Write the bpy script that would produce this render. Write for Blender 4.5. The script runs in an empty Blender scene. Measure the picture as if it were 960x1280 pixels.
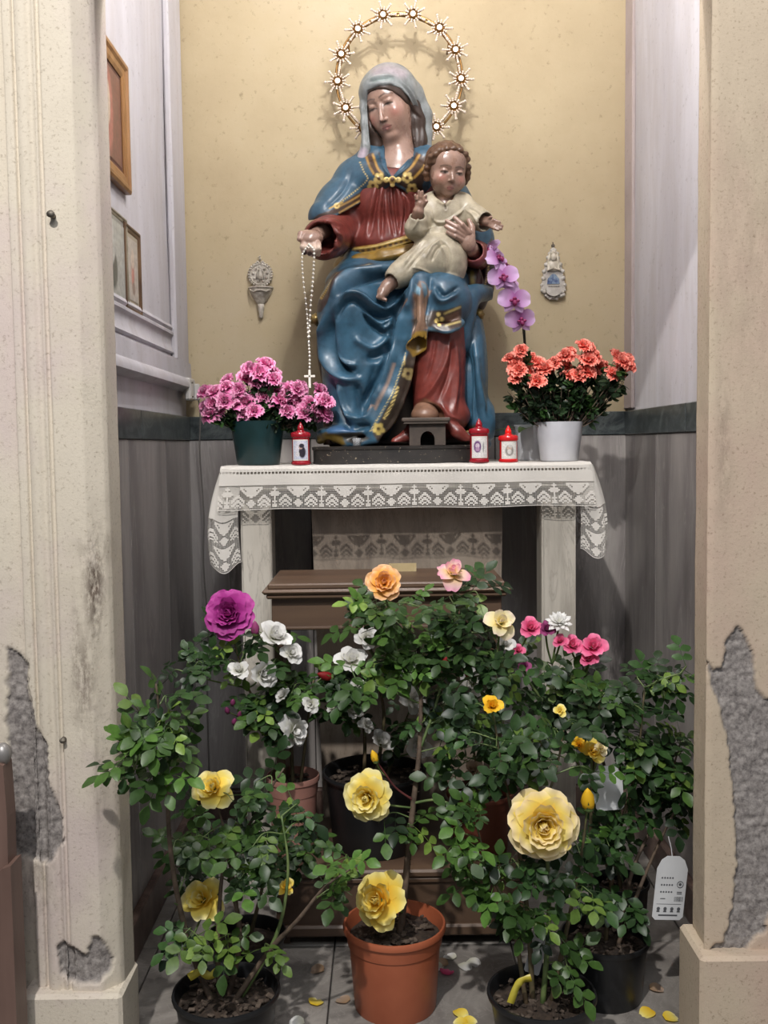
import bpy, math, random
import numpy as np
from mathutils import Vector, Matrix

# ------------------------------------------------------------------ camera, world, lights, exposure
FPX = 1250.0
CAM_POS = Vector((0.0, 0.0, 1.36))
PITCH, ROLL = math.radians(3.85), math.radians(-0.75)
COL = bpy.context.scene.collection
SC = bpy.context.scene
CAM_ROT = Matrix.Rotation(math.pi / 2 - PITCH, 3, 'X') @ Matrix.Rotation(ROLL, 3, 'Z')
cam_data = bpy.data.cameras.new('camera')
cam_data.sensor_fit = 'VERTICAL'
cam_data.sensor_height = 36.0
cam_data.sensor_width = 27.0
cam_data.lens = 36.0 * FPX / 1280.0
cam_data.clip_start = 0.05
cam = bpy.data.objects.new('camera', cam_data)
cam.matrix_world = Matrix.Translation(CAM_POS) @ CAM_ROT.to_4x4()
COL.objects.link(cam)
SC.camera = cam

world = bpy.data.worlds.new('world')
SC.world = world
world.use_nodes = True
world.node_tree.nodes['Background'].inputs[0].default_value = (0.86, 0.90, 1.0, 1)
world.node_tree.nodes['Background'].inputs[1].default_value = 0.20

def lamp(name, kind, loc, target, energy, color, **kw):
    d = bpy.data.lights.new(name, kind)
    d.energy = energy
    d.color = color
    for k, v in kw.items():
        setattr(d, k, v)
    o = bpy.data.objects.new(name, d)
    COL.objects.link(o)
    o.location = loc
    o.rotation_euler = (Vector(target) - Vector(loc)).to_track_quat('-Z', 'Y').to_euler()
    return o

# spot at the top of the niche, just inside the added arch; a nave lamp in front and above; a wide vault lamp
lamp('niche_lamp', 'POINT', (0.10, 2.40, 3.30), (0.05, 3.35, 1.6), 47, (1.0, 0.97, 0.94), shadow_soft_size=0.035)
lamp('niche_lamp', 'POINT', (0.06, 2.27, 2.66), (0.05, 3.35, 1.6), 18, (1.0, 0.97, 0.94), shadow_soft_size=0.07)
lamp('nave_lamp', 'SPOT', (-0.75, -0.6, 4.3), (0.05, 2.4, 0.9), 690, (1.0, 0.96, 0.92), spot_size=1.2, spot_blend=0.6, shadow_soft_size=0.06)
lamp('vault_lamp', 'AREA', (0.4, -1.6, 4.4), (0, 3.0, 1.2), 85, (0.95, 0.97, 1.0), shape='DISK', size=1.8)

SC.view_settings.view_transform = 'Standard'
SC.view_settings.look = 'None'
SC.view_settings.exposure = -0.06
SC.view_settings.gamma = 1.0
SC.view_settings.use_curve_mapping = False

# ------------------------------------------------------------------ helpers
def P(x, y, Y):
    """world point that stands at depth Y behind photograph pixel x, y"""
    d = CAM_ROT @ Vector(((x - 480.0) / FPX, -(y - 640.0) / FPX, -1.0))
    return CAM_POS + d * (Y / d.y)

CR = np.array(CAM_ROT)
def project(V):
    """photograph pixel of world points (N,3)"""
    L = (np.asarray(V) - np.array(CAM_POS)) @ CR
    return np.stack([480 + FPX * L[..., 0] / -L[..., 2], 640 - FPX * L[..., 1] / -L[..., 2]], -1)

def PXM(Y):
    return FPX / Y

def srgb(h, g=1.0):
    """hex colour as seen -> linear"""
    c = [int(h[i:i + 2], 16) / 255 for i in (0, 2, 4)]
    return tuple(((v / 12.92) if v <= 0.04045 else ((v + 0.055) / 1.055) ** 2.4) * g for v in c)

def link(o, parent=None):
    COL.objects.link(o)
    if parent is not None:
        o.parent = parent
    return o

def mesh_obj(name, verts, faces, material=None, parent=None, smooth=True, cols=None, attr='Col', floats=None):
    me = bpy.data.meshes.new(name)
    if isinstance(verts, np.ndarray):
        verts = verts.tolist()
    if isinstance(faces, np.ndarray):
        faces = faces.tolist()
    me.from_pydata([tuple(v) for v in verts], [], faces)
    me.update()
    if smooth:
        me.polygons.foreach_set('use_smooth', [True] * len(me.polygons))
    if cols is not None:
        a = me.color_attributes.new(attr, 'FLOAT_COLOR', 'POINT')
        c = np.ones((len(verts), 4), np.float32)
        c[:, :3] = cols
        a.data.foreach_set('color', c.ravel())
    if floats is not None:
        for k, arr in floats.items():
            a = me.attributes.new(k, 'FLOAT', 'POINT')
            a.data.foreach_set('value', np.asarray(arr, np.float32).ravel())
    if material:
        mats = material if isinstance(material, (list, tuple)) else [material]
        for m in mats:
            me.materials.append(m)
    return link(bpy.data.objects.new(name, me), parent)

def share(name, me, parent=None, mat=None):
    o = bpy.data.objects.new(name, me)
    link(o, parent)
    if mat is not None:
        o.matrix_local = mat
    return o

def tag(o, label=None, cat=None, group=None, kind=None):
    if label: o['label'] = label
    if cat: o['category'] = cat
    if group: o['group'] = group
    if kind: o['kind'] = kind
    return o

def thing(name, loc, label, cat, group=None):
    o = bpy.data.objects.new(name, None)
    o.empty_display_size = 0.05
    COL.objects.link(o)
    o.location = loc
    return tag(o, label, cat, group)

class MB:
    """collects shapes, builds ONE mesh object; coordinates are local to the parent"""
    def __init__(s):
        s.v, s.f, s.mi = [], [], []
        s.cur = 0
    def add(s, vs, fs):
        n = len(s.v)
        s.v += [tuple(v) for v in vs]
        s.f += [tuple(n + i for i in f) for f in fs]
        s.mi += [s.cur] * len(fs)
        return s
    def box(s, c, size, rot=None, bevel=0.0):
        hx, hy, hz = [q / 2 for q in size]
        if bevel <= 0:
            vs = [Vector((x, y, z)) for x in (-hx, hx) for y in (-hy, hy) for z in (-hz, hz)]
            fs = [(0, 1, 3, 2), (4, 6, 7, 5), (0, 4, 5, 1), (2, 3, 7, 6), (0, 2, 6, 4), (1, 5, 7, 3)]
        else:
            b = min(bevel, hx * .99, hy * .99, hz * .99)
            vs, idx = [], {}
            for x in (-1, 1):
                for y in (-1, 1):
                    for z in (-1, 1):
                        for ax in range(3):
                            p = [x * hx, y * hy, z * hz]
                            sg = (x, y, z)
                            for a in range(3):
                                if a != ax:
                                    p[a] -= sg[a] * b
                            idx[(x, y, z, ax)] = len(vs)
                            vs.append(Vector(p))
            fs = []
            for ax in range(3):
                o1, o2 = [a for a in range(3) if a != ax]
                for sg in (-1, 1):
                    q = []
                    for (p1, p2) in ((-1, -1), (1, -1), (1, 1), (-1, 1)):
                        k = [0, 0, 0]; k[ax] = sg; k[o1] = p1; k[o2] = p2
                        q.append(idx[(*k, ax)])
                    fs.append(q if (sg > 0) == (ax != 1) else q[::-1])
            for ax in range(3):      # edges parallel to ax
                o1, o2 = [a for a in range(3) if a != ax]
                for s1 in (-1, 1):
                    for s2 in (-1, 1):
                        q = []
                        for t, face in ((-1, o1), (1, o1), (1, o2), (-1, o2)):
                            k = [0, 0, 0]; k[ax] = t; k[o1] = s1; k[o2] = s2
                            q.append(idx[(*k, face)])
                        n = (vs[q[1]] - vs[q[0]]).cross(vs[q[2]] - vs[q[0]])
                        cc = sum((vs[i] for i in q), Vector()) / 4
                        fs.append(q if n.dot(cc) > 0 else q[::-1])
            for x in (-1, 1):
                for y in (-1, 1):
                    for z in (-1, 1):
                        q = [idx[(x, y, z, a)] for a in range(3)]
                        n = (vs[q[1]] - vs[q[0]]).cross(vs[q[2]] - vs[q[0]])
                        fs.append(q if n.dot(Vector((x, y, z))) > 0 else q[::-1])
        c = Vector(c)
        vs = [(rot @ v if rot else v) + c for v in vs]
        return s.add(vs, fs)
    def lathe(s, prof, n=24, c=(0, 0, 0), axis=None, cap=True, wob=None):
        """prof: list of (radius, z) from bottom to top"""
        c = Vector(c)
        vs, fs = [], []
        for (r, z) in prof:
            for i in range(n):
                a = 2 * math.pi * i / n
                rr = r * (wob(a, z) if wob else 1)
                v = Vector((rr * math.cos(a), rr * math.sin(a), z))
                vs.append((axis @ v if axis else v) + c)
        m = len(prof)
        for j in range(m - 1):
            for i in range(n):
                k = (i + 1) % n
                fs.append((j * n + i, j * n + k, (j + 1) * n + k, (j + 1) * n + i))
        if cap:
            fs.append(tuple(range(n))[::-1])
            fs.append(tuple((m - 1) * n + i for i in range(n)))
        return s.add(vs, fs)
    def tube(s, pts, rad, n=8, cap=True):
        pts = [Vector(p) for p in pts]
        if not isinstance(rad, (list, tuple)):
            rad = [rad] * len(pts)
        vs, fs = [], []
        up = None
        for i, p in enumerate(pts):
            t = (pts[min(i + 1, len(pts) - 1)] - pts[max(i - 1, 0)])
            if t.length < 1e-9: t = Vector((0, 0, 1))
            t.normalize()
            if up is None:
                up = t.orthogonal().normalized()
            up = (up - t * up.dot(t))
            if up.length < 1e-6: up = t.orthogonal()
            up.normalize()
            sd = t.cross(up)
            for k in range(n):
                a = 2 * math.pi * k / n
                vs.append(p + (up * math.cos(a) + sd * math.sin(a)) * rad[i])
        for j in range(len(pts) - 1):
            for k in range(n):
                q = (k + 1) % n
                fs.append((j * n + k, j * n + q, (j + 1) * n + q, (j + 1) * n + k))
        if cap:
            fs.append(tuple(range(n))[::-1])
            fs.append(tuple((len(pts) - 1) * n + k for k in range(n)))
        return s.add(vs, fs)
    def ball(s, c, r, n=10, m=6, sc=(1, 1, 1), rot=None):
        c = Vector(c)
        vs = [Vector((0, 0, -1))]
        for j in range(1, m):
            t = math.pi * j / m
            for i in range(n):
                a = 2 * math.pi * i / n
                vs.append(Vector((math.sin(t) * math.cos(a), math.sin(t) * math.sin(a), -math.cos(t))))
        vs.append(Vector((0, 0, 1)))
        fs = [(0, 1 + (i + 1) % n, 1 + i) for i in range(n)]
        for j in range(m - 2):
            for i in range(n):
                k = (i + 1) % n
                fs.append((1 + j * n + i, 1 + j * n + k, 1 + (j + 1) * n + k, 1 + (j + 1) * n + i))
        L = len(vs) - 1
        b = 1 + (m - 2) * n
        fs += [(b + i, b + (i + 1) % n, L) for i in range(n)]
        out = []
        for v in vs:
            v = Vector((v.x * r * sc[0], v.y * r * sc[1], v.z * r * sc[2]))
            out.append((rot @ v if rot else v) + c)
        return s.add(out, fs)
    def prism(s, poly, y0, y1):
        """polygon in x,z (counter-clockwise seen from -y) swept from y0 (front) to y1 (back)"""
        n = len(poly)
        vs = [(x, y0, z) for x, z in poly] + [(x, y1, z) for x, z in poly]
        fs = [tuple(range(n)), tuple(range(2 * n - 1, n - 1, -1))]
        for i in range(n):
            k = (i + 1) % n
            fs.append((i, n + i, n + k, k))
        return s.add(vs, fs)
    def grid(s, fn, nu, nv, wrap=False):
        vs = [fn(i / nu, j / nv) for j in range(nv + 1) for i in range(nu + 1)]
        w = nu + 1
        fs = [(j * w + i, j * w + i + 1, (j + 1) * w + i + 1, (j + 1) * w + i) for j in range(nv) for i in range(nu)]
        return s.add(vs, fs)
    def build(s, name, material=None, parent=None, smooth=False, loc=None, auto=None):
        o = mesh_obj(name, s.v, s.f, material, parent, smooth)
        if any(s.mi):
            o.data.polygons.foreach_set('material_index', s.mi)
        if loc is not None:
            o.location = loc
        if auto is not None:
            sharp_by_angle(o.data, auto)
        return o

def sharp_by_angle(me, deg):
    me.polygons.foreach_set('use_smooth', [True] * len(me.polygons))
    me.set_sharp_from_angle(angle=math.radians(deg))

def catmull(pts, sub=6):
    pts = [np.array(p, float) for p in pts]
    if len(pts) < 3:
        return [pts[0] + (pts[-1] - pts[0]) * t for t in np.linspace(0, 1, sub + 1)]
    out = []
    q = [2 * pts[0] - pts[1]] + pts + [2 * pts[-1] - pts[-2]]
    for i in range(1, len(q) - 2):
        a, b, c, d = q[i - 1], q[i], q[i + 1], q[i + 2]
        for t in np.linspace(0, 1, sub, endpoint=False):
            out.append(0.5 * ((2 * b) + (c - a) * t + (2 * a - 5 * b + 4 * c - d) * t * t + (3 * b - a - 3 * c + d) * t ** 3))
    out.append(pts[-1])
    return out

# ------------------------------------------------------------------ materials
def new_mat(name):
    m = bpy.data.materials.new(name)
    m.use_nodes = True
    nt = m.node_tree
    b = nt.nodes['Principled BSDF']
    return m, nt, b

def N(nt, t, **kw):
    n = nt.nodes.new(t)
    for k, v in kw.items():
        if k in n.inputs: n.inputs[k].default_value = v
        else: setattr(n, k, v)
    return n

def ramp(nt, fac, stops):
    r = nt.nodes.new('ShaderNodeValToRGB')
    el = r.color_ramp.elements
    while len(el) < len(stops): el.new(0.5)
    for e, (p, c) in zip(el, stops):
        e.position = p
        e.color = (*c, 1)
    nt.links.new(fac, r.inputs[0])
    return r.outputs[0]

def mix(nt, fac, a, b, mode='MIX'):
    m = nt.nodes.new('ShaderNodeMix')
    m.data_type = 'RGBA'
    m.blend_type = mode
    for s, v in ((0, fac), (6, a), (7, b)):
        if hasattr(v, 'is_output') or hasattr(v, 'links'):
            nt.links.new(v, m.inputs[s])
        elif isinstance(v, (int, float)):
            m.inputs[s].default_value = v
        else:
            m.inputs[s].default_value = (*v, 1)
    return m.outputs[2]

def noise(nt, scale, detail=4, rough=0.55, dist=0.0, coord='Object', stretch=None):
    tc = nt.nodes.new('ShaderNodeTexCoord')
    out = tc.outputs[coord]
    if stretch:
        mp = nt.nodes.new('ShaderNodeMapping')
        mp.inputs['Scale'].default_value = stretch
        nt.links.new(out, mp.inputs[0])
        out = mp.outputs[0]
    n = nt.nodes.new('ShaderNodeTexNoise')
    n.inputs['Scale'].default_value = scale
    n.inputs['Detail'].default_value = detail
    n.inputs['Roughness'].default_value = rough
    n.inputs['Distortion'].default_value = dist
    nt.links.new(out, n.inputs['Vector'])
    return n.outputs['Fac']

def bump(nt, b, h, strength=0.3, dist=0.01):
    n = nt.nodes.new('ShaderNodeBump')
    n.inputs['Strength'].default_value = strength
    n.inputs['Distance'].default_value = dist
    nt.links.new(h, n.inputs['Height'])
    nt.links.new(n.outputs[0], b.inputs['Normal'])

def mat_plain(name, c1, c2=None, rough=0.5, scale=8, bmp=0.0, bscale=60, metal=0.0, spec=0.5, coat=0.0, rnd=0.0, stretch=None, detail=4, sss=0.0, trans=0.0, lo=0.35, hi=0.65):
    m, nt, b = new_mat(name)
    col = None
    if c2 is not None:
        col = ramp(nt, noise(nt, scale, detail, stretch=stretch), [(lo, c1), (hi, c2)])
    if rnd > 0:
        oi = nt.nodes.new('ShaderNodeObjectInfo')
        hs = nt.nodes.new('ShaderNodeHueSaturation')
        mr = nt.nodes.new('ShaderNodeMapRange')
        mr.inputs[3].default_value = 1 - rnd
        mr.inputs[4].default_value = 1 + rnd
        nt.links.new(oi.outputs['Random'], mr.inputs[0])
        nt.links.new(mr.outputs[0], hs.inputs['Value'])
        if col is None: hs.inputs['Color'].default_value = (*c1, 1)
        else: nt.links.new(col, hs.inputs['Color'])
        col = hs.outputs[0]
    if col is None: b.inputs['Base Color'].default_value = (*c1, 1)
    else: nt.links.new(col, b.inputs['Base Color'])
    b.inputs['Roughness'].default_value = rough
    b.inputs['Metallic'].default_value = metal
    b.inputs['Specular IOR Level'].default_value = spec
    b.inputs['Coat Weight'].default_value = coat
    b.inputs['Coat Roughness'].default_value = 0.15
    if sss > 0:
        b.inputs['Subsurface Weight'].default_value = sss
        b.inputs['Subsurface Radius'].default_value = (0.01, 0.006, 0.004)
        b.inputs['Subsurface Scale'].default_value = 0.3
    if trans > 0:
        b.inputs['Transmission Weight'].default_value = trans
    if bmp > 0:
        bump(nt, b, noise(nt, bscale, 6, 0.6), bmp, 0.004)
    return m

def mat_painted(name, rough=0.42, grime=0.35, spec=0.45, coat=0.2):
    """painted statue: colour from the Col attribute, worn a little by noise"""
    m, nt, b = new_mat(name)
    a = nt.nodes.new('ShaderNodeVertexColor')
    a.layer_name = 'Col'
    n = ramp(nt, noise(nt, 26, 6, 0.65), [(0.3, (1 - grime,) * 3), (0.62, (1.06,) * 3)])
    nt.links.new(mix(nt, 1.0, a.outputs[0], n, 'MULTIPLY'), b.inputs['Base Color'])
    r = ramp(nt, noise(nt, 40, 4), [(0.3, (rough - 0.1,) * 3), (0.7, (rough + 0.12,) * 3)])
    nt.links.new(r, b.inputs['Roughness'])
    b.inputs['Specular IOR Level'].default_value = spec
    b.inputs['Coat Weight'].default_value = coat
    b.inputs['Coat Roughness'].default_value = 0.22
    bump(nt, b, noise(nt, 120, 3), 0.08, 0.003)
    return m

def mat_emit(name, color, strength):
    m, nt, b = new_mat(name)
    b.inputs['Base Color'].default_value = (*color, 1)
    b.inputs['Emission Color'].default_value = (*color, 1)
    b.inputs['Emission Strength'].default_value = strength
    return m

# ------------------------------------------------------------------ signed-distance sculpting
def smin(a, b, k):
    if k <= 0: return np.minimum(a, b)
    h = np.maximum(k - np.abs(a - b), 0) / k
    return np.minimum(a, b) - h * h * k * 0.25

class Sculpt:
    """distance field on a voxel grid; points are given as photograph pixel x, y plus w (towards the viewer),
    turned into metric space at the statue's own distance"""
    def __init__(s, lo, hi, h, Ys):
        s.Ys = Ys; s.sc = Ys / FPX; s.h = h
        a = s.pt(*lo); b = s.pt(*hi)
        s.lo = np.minimum(a, b) - 4 * h
        s.hi = np.maximum(a, b) + 4 * h
        s.n = np.ceil((s.hi - s.lo) / h).astype(int) + 1
        s.ax = [(s.lo[i] + np.arange(s.n[i]) * h).astype(np.float32) for i in range(3)]
        s.F = np.full(s.n, 60.0, np.float32)
    def pt(s, x, y, w):
        p = P(x, y, s.Ys - w * s.sc)
        return np.array((p.x / s.sc, (p.z - CAM_POS.z) / s.sc, w))
    def sl(s, lo, hi):
        i0 = np.clip(np.floor((np.array(lo) - s.lo) / s.h).astype(int), 0, s.n)
        i1 = np.clip(np.ceil((np.array(hi) - s.lo) / s.h).astype(int) + 1, 0, s.n)
        sls = tuple(slice(i0[i], i1[i]) for i in range(3))
        X = s.ax[0][sls[0]][:, None, None]; Y = s.ax[1][sls[1]][None, :, None]; Z = s.ax[2][sls[2]][None, None, :]
        return sls, X, Y, Z
    def put(s, sls, d, k, mode):
        if d.size == 0: return
        if mode == 'add': s.F[sls] = smin(s.F[sls], d, k)
        else: s.F[sls] = -smin(-s.F[sls], d, k)
    def ell(s, c, r, k=0, rot=None, mode='add', raw=False):
        c = np.array(c, float) if raw else s.pt(*c)
        r = np.array(r, float)
        m = r.max() + k + 3 * s.h if rot is not None else r + k + 3 * s.h
        sls, X, Y, Z = s.sl(c - m, c + m)
        x, y, z = X - c[0], Y - c[1], Z - c[2]
        if rot is not None:
            R = np.array(rot)
            x, y, z = (R[0, 0] * x + R[1, 0] * y + R[2, 0] * z, R[0, 1] * x + R[1, 1] * y + R[2, 1] * z, R[0, 2] * x + R[1, 2] * y + R[2, 2] * z)
        k0 = np.sqrt((x / r[0]) ** 2 + (y / r[1]) ** 2 + (z / r[2]) ** 2)
        k1 = np.sqrt((x / r[0] ** 2) ** 2 + (y / r[1] ** 2) ** 2 + (z / r[2] ** 2) ** 2) + 1e-6
        s.put(sls, (k0 * (k0 - 1) / k1).astype(np.float32), k, mode)
        return s
    def cone(s, a, b, r1, r2, k=0, mode='add', raw=False):
        a = np.array(a, float) if raw else s.pt(*a)
        b = np.array(b, float) if raw else s.pt(*b)
        m = max(r1, r2) + k + 3 * s.h
        sls, X, Y, Z = s.sl(np.minimum(a, b) - m, np.maximum(a, b) + m)
        ba = b - a
        L2 = float(ba @ ba) + 1e-9
        t = np.clip(((X - a[0]) * ba[0] + (Y - a[1]) * ba[1] + (Z - a[2]) * ba[2]) / L2, 0, 1)
        d = np.sqrt((X - a[0] - t * ba[0]) ** 2 + (Y - a[1] - t * ba[1]) ** 2 + (Z - a[2] - t * ba[2]) ** 2) - (r1 + (r2 - r1) * t)
        s.put(sls, d.astype(np.float32), k, mode)
        return s
    def chain(s, pts, k=0, mode='add', sub=0):
        """pts: (x,y,w,r)"""
        if sub:
            pts = catmull(pts, sub)
        for a, b in zip(pts[:-1], pts[1:]):
            s.cone(a[:3], b[:3], a[3], b[3], k, mode)
        return s
    def pixel_polygon(s, poly, keep=True, wmin=-999, wmax=999, k=1.5):
        """keep or cut what stands inside an outline (drawn in pixels), between two depths"""
        poly = np.array(poly, float)
        X = s.ax[0][:, None, None] * s.sc; Yd = s.Ys - s.ax[2][None, None, :] * s.sc; Zz = s.ax[1][None, :, None] * s.sc
        M = CR
        lx = X * M[0, 0] + Yd * M[1, 0] + Zz * M[2, 0]
        ly = X * M[0, 1] + Yd * M[1, 1] + Zz * M[2, 1]
        lz = X * M[0, 2] + Yd * M[1, 2] + Zz * M[2, 2]
        px = 480 + FPX * lx / -lz
        py = 640 - FPX * ly / -lz
        d = poly_sd(px, py, poly)
        W = s.ax[2][None, None, :]
        d = np.maximum(d, np.maximum(wmin - W, W - wmax)).astype(np.float32)
        if keep: s.F = -smin(-s.F, -d, k)
        else: s.F = -smin(-s.F, d, k)
        return s
    def mesh(s):
        F = s.F
        I = F < 0
        n = F.shape
        c = np.zeros([q - 1 for q in n], np.int8)
        for dx in (0, 1):
            for dy in (0, 1):
                for dz in (0, 1):
                    c += I[dx:n[0] - 1 + dx, dy:n[1] - 1 + dy, dz:n[2] - 1 + dz]
        act = (c > 0) & (c < 8)
        ids = np.argwhere(act)
        idx = np.full(act.shape, -1, np.int64)
        idx[act] = np.arange(len(ids))
        corners = [(dx, dy, dz) for dx in (0, 1) for dy in (0, 1) for dz in (0, 1)]
        val = {q: F[ids[:, 0] + q[0], ids[:, 1] + q[1], ids[:, 2] + q[2]] for q in corners}
        acc = np.zeros((len(ids), 3)); cnt = np.zeros(len(ids))
        for q in corners:
            for a in range(3):
                if q[a] == 0:
                    r = list(q); r[a] = 1; r = tuple(r)
                    va, vb = val[q], val[r]
                    m = (va < 0) != (vb < 0)
                    t = np.where(m, va / np.where(m, va - vb, 1), 0)
                    p = np.zeros((len(ids), 3))
                    p[:] = q
                    p[:, a] = t
                    acc[m] += p[m]; cnt += m
        V = s.lo + (ids + acc / cnt[:, None]) * s.h
        faces = []
        for a in range(3):
            b, d = (a + 1) % 3, (a + 2) % 3
            sl0 = [slice(1, -1)] * 3; sl1 = [slice(1, -1)] * 3
            sl0[a] = slice(0, n[a] - 1); sl1[a] = slice(1, n[a])
            A, B = I[tuple(sl0)], I[tuple(sl1)]
            e = np.argwhere(A != B)
            sgn = A[tuple(e.T)]
            off = np.ones(3, int); off[a] = 0
            e = e + off
            def cell(ob, od):
                q = e.copy(); q[:, b] -= ob; q[:, d] -= od
                return idx[tuple(q.T)]
            quad = np.stack([cell(1, 1), cell(0, 1), cell(0, 0), cell(1, 0)], 1)
            quad[~sgn] = quad[~sgn][:, ::-1]
            faces.append(quad)
        Fc = np.concatenate(faces)
        Fc = Fc[(Fc >= 0).all(1)]
        W = np.stack([V[:, 0] * s.sc, s.Ys - V[:, 2] * s.sc, CAM_POS.z + V[:, 1] * s.sc], 1)
        Fc = Fc[:, ::-1] if flip_needed(W, Fc) else Fc
        return W, Fc

def flip_needed(V, Fc):
    a, b, c, d = (V[Fc[:, i]] for i in range(4))
    vol = (np.einsum('ij,ij->i', a, np.cross(b, c)) + np.einsum('ij,ij->i', a, np.cross(c, d))).sum()
    return vol < 0

def vnormals(V, Fc):
    nrm = np.cross(V[Fc[:, 2]] - V[Fc[:, 0]], V[Fc[:, 3]] - V[Fc[:, 1]])
    out = np.zeros_like(V)
    for i in range(4):
        np.add.at(out, Fc[:, i], nrm)
    return out / (np.linalg.norm(out, axis=1, keepdims=True) + 1e-12)

def poly_sd(px, py, poly):
    """signed distance (negative inside) to a polygon"""
    d = None; ins = None
    for i in range(len(poly)):
        a, b = poly[i], poly[(i + 1) % len(poly)]
        e = b - a
        t = np.clip(((px - a[0]) * e[0] + (py - a[1]) * e[1]) / (e @ e + 1e-9), 0, 1)
        dd = (px - a[0] - t * e[0]) ** 2 + (py - a[1] - t * e[1]) ** 2
        d = dd if d is None else np.minimum(d, dd)
        if a[1] != b[1]:
            cr = ((py < a[1]) != (py < b[1])) & (px < a[0] + (py - a[1]) * e[0] / e[1])
            ins = cr if ins is None else ins ^ cr
    return np.sqrt(d) * np.where(ins, -1, 1)

def line_sd(px, py, pts):
    """distance, signed side (+ to the right of travel on screen) and run along a polyline; run is 0..1"""
    pts = np.array(pts)
    seg = np.linalg.norm(np.diff(pts, axis=0), axis=1)
    cum = np.concatenate([[0], np.cumsum(seg)])
    best = np.full(px.shape, 1e9); side = np.zeros(px.shape); run = np.zeros(px.shape)
    for i in range(len(pts) - 1):
        a, e = pts[i], pts[i + 1] - pts[i]
        t = np.clip(((px - a[0]) * e[0] + (py - a[1]) * e[1]) / (e @ e + 1e-9), 0, 1)
        dx, dy = px - a[0] - t * e[0], py - a[1] - t * e[1]
        d = np.hypot(dx, dy)
        m = d < best
        best[m] = d[m]
        side[m] = np.sign(e[0] * dy - e[1] * dx)[m]
        run[m] = ((cum[i] + t * seg[i]) / cum[-1])[m]
    return best, side, run

def folds(V, Fc, strokes, sc):
    """carve ridges (amp > 0), valleys (amp < 0) and overlapping edges ('c') along strokes drawn on the cloth"""
    nr = vnormals(V, Fc)
    px = project(V)
    D = np.zeros(len(V))
    front = np.clip(-nr[:, 1] * 1.6 + 0.25, 0, 1)
    for kind, amp, wid, pts in strokes:
        c = np.array(catmull(pts, 5))
        lo, hi = c.min(0) - wid * 3, c.max(0) + wid * 3
        m = ((px > lo) & (px < hi)).all(1) & (front > 0)
        if not m.any(): continue
        d, sd, run = line_sd(px[m, 0], px[m, 1], c)
        taper = np.clip(np.minimum(run, 1 - run) * 5 + 0.12, 0, 1) ** 0.7
        if kind == 'g':
            q = np.exp(-(d / wid) ** 2)
        elif kind == 's':
            q = np.maximum(0, 1 - d / wid) ** 1.3
        else:
            q = np.where(sd > 0, np.exp(-d / wid), -0.35 * np.exp(-d / (wid * .3)))
        D[m] += amp * q * taper * front[m]
    return V + nr * (D * sc)[:, None], px

def paint(px, base, layers, V=None):
    C = np.tile(np.array(base, float), (len(px), 1))
    for L in layers:
        kind, pts, col = L[0], L[1], np.array(L[2])
        soft = L[4] if len(L) > 4 else 0.8
        if kind == 'poly':
            p = np.array(pts, float)
            m = ((px > p.min(0) - 4) & (px < p.max(0) + 4)).all(1)
            if not m.any(): continue
            a = np.clip(0.5 - poly_sd(px[m, 0], px[m, 1], p) / (2 * soft), 0, 1)
            if len(L) > 3 and L[3]: a = a * L[3]
        elif kind == 'line':
            w = L[3]
            c = np.array(catmull(pts, 5))
            m = ((px > c.min(0) - w - 3) & (px < c.max(0) + w + 3)).all(1)
            if not m.any(): continue
            d, sd, run = line_sd(px[m, 0], px[m, 1], c)
            a = np.clip(0.5 - (d - w) / (2 * soft), 0, 1)
        elif kind == 'dots':
            w, gap = L[3], L[5] if len(L) > 5 else 4.0
            c = np.array(catmull(pts, 5))
            m = ((px > c.min(0) - w - 3) & (px < c.max(0) + w + 3)).all(1)
            if not m.any(): continue
            d, sd, run = line_sd(px[m, 0], px[m, 1], c)
            ln = np.linalg.norm(np.diff(c, axis=0), axis=1).sum()
            on = np.cos(run * ln / gap * 2 * math.pi) * 0.5 + 0.5
            a = np.clip(0.5 - (d - w) / (2 * soft), 0, 1) * np.clip(on * 1.6 - .2, 0, 1)
        elif kind == 'blob':
            r = L[3]
            d = np.hypot(px[:, 0] - pts[0], px[:, 1] - pts[1])
            m = d < r + 3
            a = np.clip(0.5 - (d[m] - r) / (2 * soft), 0, 1)
        C[m] = C[m] * (1 - a[:, None]) + col * a[:, None]
    return C
# ------------------------------------------------------------------ the setting: niche, pilasters, floor
XL, XR, YB = -0.70, 0.875, 3.60
YJ = 2.21            # back of the jambs
ZC = 3.95            # niche ceiling
ZB0, ZB1 = 1.385, 1.468    # dark marble band

def mat_plaster(name, c1, c2, c3, scale=3.0, stretch=None, bm=0.25, rough=0.85, streak=None):
    m, nt, b = new_mat(name)
    base = ramp(nt, noise(nt, scale, 6, .6, stretch=stretch), [(.3, c1), (.52, c2), (.75, c3)])
    sp = ramp(nt, noise(nt, 45, 5, .7), [(.28, (.62, .60, .58)), (.40, (1, 1, 1))])
    base = mix(nt, .8, base, sp, 'MULTIPLY')
    if streak:
        base = mix(nt, ramp(nt, noise(nt, 4, 6, .65, .4, stretch=(3, 3, .5)), [(.45, (0, 0, 0)), (.75, (.6, .6, .6))]), base, streak)
    nt.links.new(base, b.inputs['Base Color'])
    b.inputs['Roughness'].default_value = rough
    b.inputs['Specular IOR Level'].default_value = .25
    bump(nt, b, noise(nt, 70, 8, .7), bm, .006)
    return m

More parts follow.
